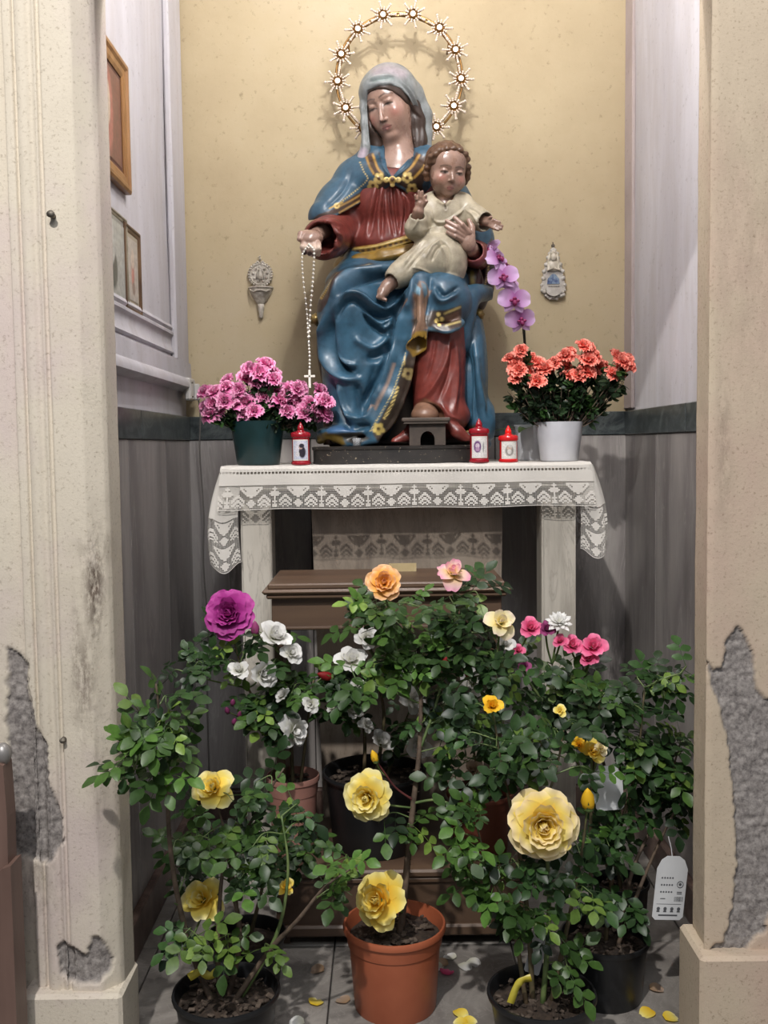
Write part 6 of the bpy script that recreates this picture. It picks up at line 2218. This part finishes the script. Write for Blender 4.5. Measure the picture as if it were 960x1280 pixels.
C.spray((345, 905, 2.7), 40, 25, 4, 'd', .05, 4)
C.bloom(285, 766, 2.66, 60, 'purple', (-.05, -.95, .35), 52, .95)
C.bud(319, 786, 2.64, 11, 'mauve')
for (x, y) in ((291, 878), (284, 888), (300, 893), (293, 902)): C.bud(x, y, 2.66, 7, 'mauve', (RG.uniform(-.5, .5), -.5, .6))
for (x, y, w) in ((345, 793, 44), (330, 842, 40), (298, 836, 30), (366, 815, 30), (372, 915, 46), (352, 868, 22), (388, 880, 24)):
    C.bloom(x, y, 2.64, w, 'white', (RG.uniform(-.9, .9), -.7, RG.uniform(-.1, 1)), RG.choice((12, 15, 20)), RG.uniform(.65, 1.15))
# D: large black pot on the kneeler
D = Bush('potted_rose', (468, 962), 2.80, 66, ZK, 'nursery', M_BLACK, 'white rose in the largest black pot set upon the kneeler base', seed=7, chips=80)
D.cane([(468, 962), (455, 910), (440, 860, 2.78), (440, 825, 2.76)], .006, .002, off=(-.03, 0))
D.cane([(468, 962), (480, 900), (470, 840, 2.78), (462, 800, 2.76)], .006, .002)
D.cane([(468, 962), (500, 920), (515, 880, 2.76)], .006, .002, off=(.03, 0))
D.cane([(440, 860, 2.78), (420, 850, 2.74), (408, 845, 2.72)], .003, .0015, M_CANEG, from_soil=False)
D.spray((430, 870, 2.74), 35, 40, 7, 'd', .07, 5)
D.spray((480, 870, 2.76), 40, 50, 7, 'd', .07, 5)
D.spray((510, 910, 2.74), 35, 30, 4, 'd', .06, 4)
for (x, y, w) in ((440, 822, 42), (460, 797, 30), (478, 926, 34), (443, 888, 28), (520, 874, 38), (523, 933, 36), (447, 855, 20), (508, 843, 22), (415, 885, 16), (460, 905, 22)):
    D.bloom(x, y, 2.70, w, 'white', (RG.uniform(-.9, .9), -.7, RG.uniform(-.1, 1)), RG.choice((12, 15, 20)), RG.uniform(.65, 1.15))
D.bud(407, 845, 2.70, 12, 'red', (-.7, -.3, .3))
# F: brown terracotta pot on the kneeler
Fp = Bush('potted_rose', (600, 988), 2.76, 43, ZK, 'terracotta', M_TERRA2, 'sparse rose in a brown terracotta pot set upon the kneeler base', seed=9, chips=60)
Fp.cane([(600, 988), (596, 960), (592, 930, 2.74), (600, 880, 2.74)], .005, .002)
Fp.cane([(600, 988), (620, 950), (630, 900, 2.74)], .005, .002, off=(.02, 0))
Fp.spray((605, 900, 2.72), 45, 40, 6, 'd', .06, 5)
Fp.spray((570, 945, 2.72), 25, 25, 3, 'd', .05, 4)
Fp.bloom(591, 962, 2.68, 30, 'faded', (-.1, -.7, .6), 10, .6)
Fp.bloom(592, 852, 2.66, 38, 'white', (.1, -.8, .5), 14)
Fp.bud(624, 968, 2.68, 10, 'bud', (.3, -.3, 1))
# E: terracotta pot in the middle
E_ = Bush('potted_rose', (493, 1152), 2.35, 66, 0, 'terracotta', M_TERRA, 'tall thorny rose in an orange terracotta pot with apricot and pink blooms', seed=13, chips=70)
E_.cane([(500, 1155), (508, 1090), (516, 1010, 2.35), (524, 940, 2.36), (526, 870, 2.38), (522, 800, 2.40)], .0095, .004, M_BARK, True, off=(.012, -.01))
E_.cane([(524, 940, 2.36), (548, 870, 2.38), (566, 790, 2.40), (570, 728, 2.40)], .004, .002, M_CANEG, from_soil=False)
E_.cane([(526, 870, 2.38), (495, 810, 2.38), (484, 750, 2.38)], .004, .002, M_CANEG, from_soil=False)
E_.cane([(516, 1004, 2.35), (545, 1000, 2.33), (575, 1010, 2.32), (610, 1030, 2.30)], .0035, .002, M_CANEG, from_soil=False)
E_.cane([(516, 1000, 2.35), (495, 985, 2.33), (480, 965, 2.31), (470, 950, 2.30)], .0028, .0018, mat_plain('red_shoot', srgb('5a2a30'), srgb('6e3c38'), .5, 30), from_soil=False)
E_.cane([(566, 790, 2.40), (605, 790, 2.40), (628, 780, 2.38)], .003, .002, M_CANEG, from_soil=False)
E_.cane([(526, 870, 2.38), (580, 850, 2.40), (620, 840, 2.40)], .003, .002, M_CANEG, from_soil=False)
E_.cane([(526, 880, 2.38), (480, 860, 2.36), (445, 850, 2.36)], .003, .002, M_CANEG, from_soil=False)
E_.spray((475, 785, 2.37), 35, 32, 6, 'm', .06, 5)
E_.spray((520, 800, 2.38), 50, 45, 14, 'm', .08, 5)
E_.spray((590, 765, 2.40), 45, 35, 11, 'd', .07, 5)
E_.spray((600, 830, 2.40), 50, 45, 11, 'd', .07, 5)
E_.spray((555, 880, 2.38), 40, 40, 6, 'd', .07, 5)
E_.spray((450, 850, 2.36), 45, 25, 2, 'm', .05, 4)
E_.spray((470, 760, 2.37), 25, 25, 3, 'm', .04, 4)
E_.spray((560, 930, 2.38), 40, 30, 3, 'm', .05, 4)
E_.spray((480, 1040, 2.32), 45, 25, 3, 'm', .04, 4)
E_.bloom(480, 727, 2.33, 44, 'orange', (.05, -.9, .35), 34)
E_.bloom(567, 712, 2.36, 46, 'pinkyellow', (.1, -.55, .8), 13, 1.15)
E_.bloom(627, 776, 2.35, 42, 'cream', (.1, -.8, .5), 12, 1.2)
E_.bloom(457, 998, 2.27, 62, 'lemon', (-.25, -.9, .1), 34, 1.05)
E_.bloom(470, 1125, 2.26, 70, 'yellow', (-.45, -.75, .35), 26, 1.05, start=(503, 1140, 2.33))
E_.bud(468, 946, 2.29, 10, 'bud', (-.3, -.2, 1))
E_.bud(556, 829, 2.34, 10, 'red', (.2, -.4, 1))
E_.bud(585, 840, 2.34, 10, 'red', (-.2, -.4, 1))
# I: pot behind at the right
I_ = Bush('potted_rose', (776, 1100), 2.58, 36, 0, 'nursery', M_BLACK, 'pink rose in a black pot pushed back behind the right-hand roses', seed=17, chips=20)
I_.cane([(776, 1100), (740, 1000), (705, 910, 2.56), (690, 830, 2.54)], .006, .002, off=(-.02, 0))
I_.cane([(776, 1100), (765, 1000), (740, 900, 2.54), (728, 830, 2.52)], .006, .002)
I_.cane([(705, 910, 2.56), (660, 850, 2.54), (645, 815, 2.54)], .004, .002, M_CANEG, from_soil=False)
I_.spray((665, 850, 2.53), 40, 45, 8, 'd', .06, 5)
I_.spray((715, 860, 2.53), 40, 40, 8, 'd', .06, 5)
I_.spray((690, 910, 2.54), 50, 35, 6, 'd', .06, 4)
for (x, y, w, t_) in ((664, 783, 32, 'pink'), (684, 785, 24, 'mauve'), (742, 806, 36, 'pink'), (716, 805, 30, 'pink'), (700, 800, 20, 'pink'), (736, 822, 24, 'pink'), (648, 812, 18, 'pink'), (655, 832, 18, 'mauve'), (632, 803, 26, 'white')):
    I_.bloom(x, y, 2.49, w, t_, (RG.uniform(-.3, .3), -.7, .6), 15, .85)
# white chrysanthemum of many narrow petals
p = Vector(P(699, 779, 2.50)); I_.stalk(p)
cr = share('daisy_bloom', calyx_mesh(.03), I_.root, orient(p - I_.root.location, (1, 0, 0), (0, -.6, .8)))
for i in range(34):
    a = i * 2.39996; f = i / 34
    el = math.radians(70 - 62 * f)
    share('petal', petal_mesh('nar', i % 3, 'white'), cr, orient(Vector((0, 0, 0)), (math.cos(a) * math.cos(el), math.sin(a) * math.cos(el), math.sin(el)), (-math.cos(a) * math.sin(el), -math.sin(a) * math.sin(el), math.cos(el)), .022 + .018 * f))
# G: front right, black pot
G = Bush('potted_rose', (677, 1238), 2.20, 70, 0, 'nursery', M_BLACK, 'rose in a black pot carrying the biggest pale yellow bloom', seed=19, chips=70)
G.cane([(675, 1235), (660, 1150), (648, 1060, 2.22), (628, 960, 2.24), (617, 895, 2.24)], .007, .002, M_CANE, off=(-.02, 0))
G.cane([(680, 1235), (686, 1150), (684, 1070, 2.2), (682, 1045, 2.18)], .007, .003, M_CANEG, off=(0, -.01))
G.cane([(685, 1235), (715, 1130), (728, 1060, 2.2), (734, 1010, 2.18)], .006, .002, M_CANE, off=(.02, 0))
G.cane([(670, 1235), (640, 1150), (612, 1090, 2.2), (598, 1040, 2.2)], .006, .002, M_CANE, off=(-.035, -.01))
G.cane([(648, 1060, 2.22), (690, 980, 2.26), (705, 910, 2.28)], .004, .002, M_CANE, from_soil=False)
G.spray((600, 1060, 2.2), 40, 60, 7, 'm', .06, 5)
G.spray((640, 960, 2.24), 50, 50, 9, 'd', .07, 5)
G.spray((700, 940, 2.28), 50, 50, 8, 'd', .07, 5)
G.spray((640, 1100, 2.2), 40, 40, 5, 'd', .06, 4)
G.spray((715, 1090, 2.2), 40, 40, 5, 'd', .06, 4)
G.spray((600, 920, 2.26), 40, 40, 5, 'd', .06, 4)
G.spray((660, 1150, 2.18), 50, 25, 3, 'm', .05, 4)
G.spray((712, 1212, 2.16), 20, 8, 2, 'm', .03, 3)
G.bloom(680, 1034, 2.10, 86, 'blush', (-.05, -.98, .12), 50, 1.05)
G.bloom(616, 881, 2.20, 28, 'bud', (.05, -.7, .6), 16, .8)
G.bud(735, 1000, 2.16, 18, 'bud', (-.1, -.3, 1))
# H: right, black pot
H_ = Bush('potted_rose', (756, 1167), 2.38, 57, 0, 'nursery', M_BLACK, 'leafy rose in a black pot spreading towards the right marble wall', seed=23, chips=50)
H_.cane([(755, 1165), (790, 1090), (826, 1010, 2.40), (850, 930, 2.40)], .006, .002, M_BARK, off=(.03, 0))
H_.cane([(750, 1165), (770, 1060), (795, 960, 2.40), (806, 860, 2.40)], .006, .002, M_CANE)
H_.cane([(748, 1165), (738, 1060), (742, 950, 2.38), (752, 860, 2.40)], .006, .002, M_CANE, off=(-.03, 0))
H_.cane([(760, 1165), (812, 1080), (845, 1010, 2.36)], .006, .002, M_BARK, off=(.02, -.02))
H_.cane([(806, 860, 2.40), (830, 848, 2.38), (850, 842, 2.38)], .003, .0015, M_CANEG, from_soil=False)
H_.spray((770, 865, 2.40), 40, 35, 8, 'd', .07, 5)
H_.spray((830, 848, 2.38), 25, 12, 3, 'd', .04, 4)
H_.spray((800, 940, 2.40), 50, 55, 12, 'd', .08, 5)
H_.spray((845, 980, 2.38), 22, 55, 7, 'd', .05, 4)
H_.spray((780, 1030, 2.36), 50, 40, 7, 'd', .07, 5)
H_.spray((740, 1090, 2.34), 35, 35, 4, 'd', .05, 4)
H_.spray((770, 1130, 2.32), 30, 15, 2, 'd', .04, 3)
for (x, y, w, t_) in ((742, 938, 34, 'yellow'), (724, 930, 20, 'bud'), (752, 935, 20, 'cream'), (705, 1052, 22, 'yellow'), (700, 888, 18, 'lemon')):
    H_.bloom(x, y, 2.32, w, t_, (RG.uniform(-.3, .3), -.8, .5), 13)
# B: pot behind the front left one
B_ = Bush('potted_rose', (309, 1165), 2.47, 50, 0, 'nursery', M_BLACK, 'dark leafy rose in a black pot hidden behind the front black pot', seed=29, chips=20)
B_.cane([(309, 1165), (330, 1100), (345, 1020, 2.48)], .006, .002)
B_.cane([(309, 1165), (290, 1090), (262, 1030, 2.46)], .006, .002, off=(-.02, 0))
B_.spray((330, 1050, 2.46), 55, 55, 7, 'd', .06, 5)
B_.spray((255, 1060, 2.44), 40, 60, 6, 'd', .05, 4)
for s_, a_, k_ in SPRAYS: s_.grow(*a_, **k_)

# ---------------- azaleas and orchid on the altar
RUF = {}
def ruffled(typ, var):
    """double azalea flower, many wavy petals in one head"""
    if (typ, var) not in RUF:
        rg = random.Random(100 + var)
        vs, fs, tip = [], [], []
        for i in range(16):
            f = (i + .5) / 16
            a = i * 2.399963 + rg.uniform(-.2, .2)
            kind = 'mid' if f < .5 else 'out'
            el = math.radians(80 - 66 * f + rg.uniform(-18, 18))
            v_, f_, t_ = petal_shape(kind, rg)
            M_ = orient(Vector((0, 0, 0)), (math.cos(a) * math.cos(el), math.sin(a) * math.cos(el), math.sin(el)), (-math.cos(a) * math.sin(el), -math.sin(a) * math.sin(el), math.cos(el)), .72 + .30 * f)
            n_ = len(vs)
            for (x, y, z), t in zip(v_, t_):
                z += .16 * math.sin(y * 19 + i) * t * t + .08 * math.sin(y * 41 + 2 * i) * t * t
                vs.append(tuple(M_ @ Vector((x, y, z)))); tip.append(t)
            fs += [tuple(n_ + q for q in ff) for ff in f_]
        o = mesh_obj('azalea_bloom', vs, fs, PM[typ], None, True, floats={'tip': tip})
        RUF[(typ, var)] = o.data; bpy.data.objects.remove(o)
    return RUF[(typ, var)]
def azalea(name, rim, Y, rpx, h, kind, mat, label, typ, flowers, fol, size, seed, wob=None):
    q = P(rim[0], rim[1], Y)
    root = thing(name, (q.x, Y, ZCL), label, 'potted plant')
    rg = random.Random(seed)
    make_pot(root, rpx / PXM(Y), h, kind, mat, chips=0, wob=wob)
    base = Vector((q.x, Y, ZCL + h - .03))
    tips = []
    more = [(x + rg.uniform(-12, 12), y + rg.uniform(-2, 13)) for (x, y) in flowers]
    for (x, y) in flowers + more:
        p = Vector(P(x, y, Y + (.03 if 372 < x < 402 and y < 500 else -.05) + rg.uniform(-.04, .04)))
        tips.append(p)
        ax = (p - base - Vector((0, 0, .02))).normalized() + Vector((0, -.9, .35))
        R_ = size / PXM(Y) / 2 * rg.uniform(.85, 1.15)
        ax = ax + Vector((rg.uniform(-.7, .7), rg.uniform(-.3, .3), rg.uniform(-.5, .7)))
        o = share('azalea_bloom', ruffled(typ, rg.randrange(4)), root, orient(p - root.location, Vector((rg.uniform(-1, 1), rg.uniform(-1, 1), rg.uniform(-1, 1))), ax, R_))
        o.matrix_local = orient(p - root.location, ax.orthogonal() + Vector((rg.uniform(-.5, .5), 0, rg.uniform(-.5, .5))), ax, R_)
    for (cx, cy, rx, ry, n) in fol:
        for i in range(n):
            a, qq = rg.uniform(0, 6.28), math.sqrt(rg.random())
            p = Vector(P(cx + rx * qq * math.cos(a), cy + ry * qq * math.sin(a), Y + rg.uniform(-.07, .06)))
            tips.append(p)
    k = 0
    for p in tips:
        st_ = base + Vector(((p.x - base.x) * .25, (p.y - base.y) * .25, 0))
        mid = st_.lerp(p, .5) + Vector((rg.uniform(-.008, .008), rg.uniform(-.008, .008), -.008))
        cc = [Vector(v) for v in catmull([tuple(st_), tuple(mid), tuple(p)], 4)]
        mb = MB(); mb.tube([v - root.location for v in cc], [.0022 - .0012 * i / (len(cc) - 1) for i in range(len(cc))], 5)
        mb.build('twig', M_BARK, root, True)
        for f in (.55, .72, .88):
            if k >= 298: break
            j = min(len(cc) - 1, max(1, round(f * (len(cc) - 1))))
            d = Vector((rg.uniform(-1, 1), rg.uniform(-1, .3), rg.uniform(-.5, .6)))
            share('leaf_whorl', rg.choice(AZ_LEAF), root, orient(cc[j] - root.location, d, Vector((rg.uniform(-.4, .4), -.6, 1)), rg.uniform(.8, 1.2)))
            k += 1
    return root
pinkf = [(270, 492), (286, 477), (300, 488), (314, 464), (332, 458), (322, 478), (341, 470), (308, 504), (330, 498), (282, 502), (266, 506), (346, 488), (350, 500), (318, 515), (362, 490), (374, 486), (399, 490), (405, 503), (386, 508), (366, 505), (398, 516), (380, 517), (275, 516)]
azalea('potted_azalea', (322, 527), 3.16, 34, .137, 'plain', M_GREENP, 'pink azalea in a dark teal plastic pot beside a votive candle', 'azpink', pinkf, [(300, 520, 38, 10, 14), (345, 520, 30, 10, 12), (390, 520, 20, 8, 8), (320, 500, 45, 20, 10)], 27, 31)
coralf = [(638, 450), (652, 440), (664, 450), (646, 460), (692, 456), (706, 458), (712, 442), (729, 434), (741, 446), (727, 452), (733, 466), (745, 458), (770, 447), (782, 452), (776, 462), (671, 478), (657, 465), (712, 472), (682, 462)]
azalea('potted_azalea', (699, 531), 3.15, 30, .122, 'plain', M_WHITEP, 'coral azalea in a scalloped white pot near the altar end', 'coral', coralf, [(650, 490, 20, 22, 14), (690, 495, 30, 22, 20), (730, 490, 30, 20, 16), (770, 475, 18, 12, 8), (745, 505, 18, 12, 6), (700, 515, 25, 8, 8)], 25, 37, wob=lambda a, z: 1 + (.025 * math.cos(a * 8) * max(0, (z - .06) / .06)))
# orchid
oq = P(664, 530, 3.34)
orchid = thing('potted_orchid', (oq.x, 3.34, ZCL), 'mauve moth orchid with an arching spray in a plain white pot', 'potted plant')
make_pot(orchid, .058, .118, 'plain', M_WHITEP, chips=0)
om = petal_mat('mauve_orchid_petal', srgb('b06cac'), srgb('d8b2e0'), srgb('e4caec'))
PM['orch'] = om
lipm = mat_plain('magenta_lip', srgb('7a1c50'), srgb('9a3468'), .4, 80)
st_pts = [(664, 530, 3.34), (660, 490, 3.33), (657, 440, 3.30), (655, 408, 3.27), (649, 388, 3.24), (640, 362, 3.22), (628, 335, 3.21), (616, 308, 3.21)]
cc = [Vector(v) for v in catmull([tuple(P(*p)) for p in st_pts], 6)]
mb = MB(); mb.tube([v - orchid.location for v in cc], .0028, 7); mb.build('flower_spike', mat_plain('dark_green_spike', srgb('2c3326'), srgb('3c4430'), .4, 20), orchid, True)
mb = MB(); mb.tube([Vector(P(667, 530, 3.33)) - orchid.location, Vector(P(659, 470, 3.31)) - orchid.location, Vector(P(653, 405, 3.275)) - orchid.location], .0020, 6); mb.build('support_stick', mat_plain('dark_stick', srgb('241f1c'), None, .6), orchid, True)
for i in range(5):
    a = i * 1.3 + .4
    mb = MB(); leaflet(mb, (0, 0, 0), 0, .16, .055, .3, .55, 0)
    o = mb.build('leaf', LEAF_D, orchid, True); o.matrix_local = orient(Vector((0, 0, .09)), (math.cos(a), math.sin(a), .55), (0, 0, 1), .8)
def orchid_bloom(x, y, Y, w, ax, roll=0):
    p = Vector(P(x, y, Y)); R_ = w / PXM(Y) / 2 * 1.14
    ax = Vector(ax).normalized()
    side = Vector((1, 0, 0)) - ax * ax.x
    M_ = orient(p - orchid.location, side, ax) @ Matrix.Rotation(roll, 4, 'Z')
    mb = MB(); mb.ball((0, 0, .12 * R_), R_ * .16, 10, 6, (.8, .8, 1.2)); mb.tube([(0, -R_ * .05, .1 * R_), (0, -R_ * .30, .30 * R_), (0, -R_ * .42, .22 * R_)], [R_ * .12, R_ * .14, R_ * .05], 8)
    for s_ in (-1, 1): mb.ball((s_ * .18 * R_, -R_ * .12, .18 * R_), R_ * .13, 8, 5, (1, .7, .6))
    b_ = mb.build('orchid_bloom', lipm, orchid, True); b_.matrix_local = M_
    # two broad petals, three sepals
    for a, kind, L in ((.12, 'out', 1.0), (math.pi - .12, 'out', 1.0), (math.pi / 2, 'nar', 1.0), (math.pi * 1.30, 'nar', .92), (math.pi * 1.70, 'nar', .92)):
        d = Vector((math.cos(a), math.sin(a), -.02)); z_ = .02 if kind == 'out' else -.02
        m_ = orient(Vector((0, 0, z_ * R_)), d, (0, 0, 1), L * R_)
        if kind == 'nar': m_ = m_ @ Matrix.Diagonal((1, 1.45, 1, 1))
        share('petal', petal_mesh(kind, 1, 'orch'), b_, m_)
    j = min(cc, key=lambda v: (v - p).length)
    mb = MB(); mb.tube([j - orchid.location, (j + p) / 2 + Vector((0, 0, .006)) - orchid.location, p - ax * R_ * .05 - orchid.location], .0014, 5); mb.build('flower_stem', M_CANEG, orchid, True)
orchid_bloom(651, 399, 3.20, 36, (.15, -1, -.05), .1)
orchid_bloom(643, 374, 3.18, 38, (.0, -1, .05), -.05)
orchid_bloom(629, 345, 3.17, 36, (-.1, -1, .1), .15)
orchid_bloom(637, 352, 3.21, 30, (.5, -.8, .2), .3)
orchid_bloom(622, 322, 3.18, 34, (.55, -.7, .35), .5)
orchid_bloom(613, 312, 3.20, 28, (-.75, -.55, .3), .3)
orchid_bloom(630, 330, 3.22, 26, (.8, -.4, .3), .8)

# ---------------- tags, ribbons, fallen petals
m_tag = mat_plain('white_plant_tag', srgb('c6c8ca'), srgb('d2d4d6'), .35, 10)
m_ink = mat_plain('grey_print_ink', srgb('54565a'), None, .5)
def plant_tag(x, y, Y, w, h, tilt, label, printed=True, yaw=0.0):
    p = P(x, y, Y); s_ = 1 / PXM(Y)
    W_, H_t = w * s_, h * s_
    t = thing('plant_tag', p, label, 'tag')
    t.rotation_euler = (0, tilt, yaw)
    mb = MB()
    c_ = W_ * .25
    poly = [(-W_ / 2, -H_t / 2 + c_ * .4), (-W_ / 2 + c_ * .4, -H_t / 2), (W_ / 2 - c_ * .4, -H_t / 2), (W_ / 2, -H_t / 2 + c_ * .4), (W_ / 2, H_t / 2 - c_ * 1.6), (W_ / 2 - c_ * .5, H_t / 2 - c_ * .5), (W_ / 2 - c_ * 1.2, H_t / 2), (-W_ / 2 + c_ * 1.2, H_t / 2), (-W_ / 2 + c_ * .5, H_t / 2 - c_ * .5), (-W_ / 2, H_t / 2 - c_ * 1.6)]
    mb.prism(poly, -.0006, .0006)
    mb.build('sheet', m_tag, t)
    if printed:
        mb = MB()
        yk = -.0010
        rg = random.Random(2)
        for r_ in range(4):                       # rating dots in rows
            for c2 in range(5 - (r_ == 3)):
                if r_ < 3: mb.ball((-W_ * .30 + c2 * W_ * .085, yk, H_t * (.16 - r_ * .11)), W_ * .030, 6, 4, (1, .2, 1))
        mb.box((-W_ * .22, yk, -H_t * .165), (W_ * .16, .0004, H_t * .012))
        for i in range(10):                       # bar code
            mb.box((W_ * (.16 + .030 * i), yk, -H_t * .17), (W_ * rg.choice((.010, .018)), .0004, H_t * .075))
        for i in range(2): mb.box((W_ * .30, yk, H_t * (-.06 - .025 * i)), (W_ * .16, .0004, H_t * .012))
        mb.tube([(W_ * .30 + W_ * .10 * math.cos(a), yk, H_t * .06 + W_ * .10 * math.sin(a)) for a in np.linspace(0, 6.28, 15)], W_ * .012, 4)
        mb.ball((W_ * .30, yk, H_t * .06), W_ * .05, 6, 4, (1, .1, 1))
        for i in range(4):                        # pictograms of care
            cx_ = -W_ * .33 + i * W_ * .22
            mb.ball((cx_, yk, -H_t * .325), W_ * .06, 7, 4, (1, .1, 1)); mb.box((cx_, yk, -H_t * .365), (W_ * .10, .0004, H_t * .022))
        mb.box((0, yk, -H_t * .25), (W_ * .80, .0004, H_t * .005))
        mb.box((0, yk, -H_t * .425), (W_ * .62, .0004, H_t * .022))
        tag(mb.build('printing', m_ink, t), kind='stuff')
        mb = MB(); mb.tube([(-.002, 0, H_t * .44), (-.006, .004, H_t * .60), (-.014, .010, H_t * .78)], .0010, 5); mb.build('tie', m_tag, t)
    return t
plant_tag(838, 1110, 2.30, 42, 84, math.radians(6), 'large white printed care tag hanging from the right rose', yaw=.15)
plant_tag(761, 985, 2.36, 36, 58, math.radians(-4), 'small blank white tag tucked among the right rose leaves', False)
q = plant_tag(672, 1186, 2.22, 20, 70, math.radians(14), 'narrow clear-white tag stuck upright in the front rose pot', False, -.3)
def ribbon(pts, Y, w, label):
    wp = [Vector(P(*p, Y)) for p in pts]
    o0 = wp[0].copy()
    cc = [Vector(v) for v in catmull([tuple(v) for v in wp], 6)]
    mb = MB()
    n_ = len(cc)
    vs = []
    for i, c_ in enumerate(cc):
        t = (cc[min(i + 1, n_ - 1)] - cc[max(0, i - 1)]).normalized()
        sd = t.cross(Vector((0, -1, .25 * math.sin(i * .8)))).normalized() * w / 2
        vs += [c_ + sd - o0, c_ - sd - o0, c_ + sd - o0 + Vector((0, .0008, 0)), c_ - sd - o0 + Vector((0, .0008, 0))]
    fs = []
    for i in range(n_ - 1):
        a = i * 4
        fs += [(a, a + 1, a + 5, a + 4), (a + 2, a + 6, a + 7, a + 3), (a, a + 4, a + 6, a + 2), (a + 1, a + 3, a + 7, a + 5)]
    mb.add(vs, fs)
    o = mb.build('ribbon_tag', mat_plain('yellow_ribbon', srgb('b0a032'), srgb('c4b84a'), .4, 30), None, True)
    o.location = o0
    tag(o, label, 'ribbon')
ribbon([(236, 1222), (250, 1215), (262, 1220), (272, 1214)], 2.16, .018, 'yellow tape looped round the stems in the twiggy rose pot')
ribbon([(638, 1254), (645, 1235), (652, 1226), (664, 1222)], 2.15, .016, 'yellow tape standing in the soil under the biggest bloom')
fp = [(568, 1198, 'white'), (576, 1204, 'white'), (585, 1200, 'white'), (557, 1218, 'pink'), (570, 1262, 'lemon'), (578, 1276, 'lemon'), (585, 1278, 'lemon'), (553, 1206, 'white'), (392, 1256, 'lemon'), (380, 1276, 'white'), (405, 1211, 'faded'), (815, 1262, 'yellow'), (830, 1272, 'lemon'), (812, 1234, 'faded'), (560, 1203, 'faded'), (435, 1252, 'faded')]
for i, (x, y, t_) in enumerate(fp):
    d = CAM_ROT @ Vector(((x - 480.0) / FPX, -(y - 640.0) / FPX, -1.0))
    k = (.006 - CAM_POS.z) / d.z
    p = CAM_POS + d * k
    o = share('fallen_petal', petal_mesh('out', i % 3, t_))
    a = RG.uniform(0, 6.28)
    o.matrix_world = orient(p, (math.cos(a), math.sin(a), .06), (.1, -.1, 1), .036)
    where = {'white': 'curled white petal fallen before the kneeler base' if x > 500 else 'curled white petal fallen beside the twiggy rose pot',
             'pink': 'single magenta pink petal fallen before the kneeler base',
             'lemon': 'pale yellow petal fallen between terracotta pot and biggest bloom' if 500 < x < 700 else ('pale yellow petal fallen beside the twiggy rose pot' if x < 500 else 'pale yellow petal fallen by the right pilaster plinth'),
             'yellow': 'deep yellow petal fallen by the right leafy rose pot',
             'faded': 'shrivelled brownish petal fallen by the right leafy rose pot' if x > 700 else ('shrivelled brownish petal fallen before the kneeler base' if x > 500 else 'shrivelled brownish petal fallen between twiggy rose pot and terracotta pot')}[t_]
    tag(o, where, 'petal', 'fallen petals on the floor')
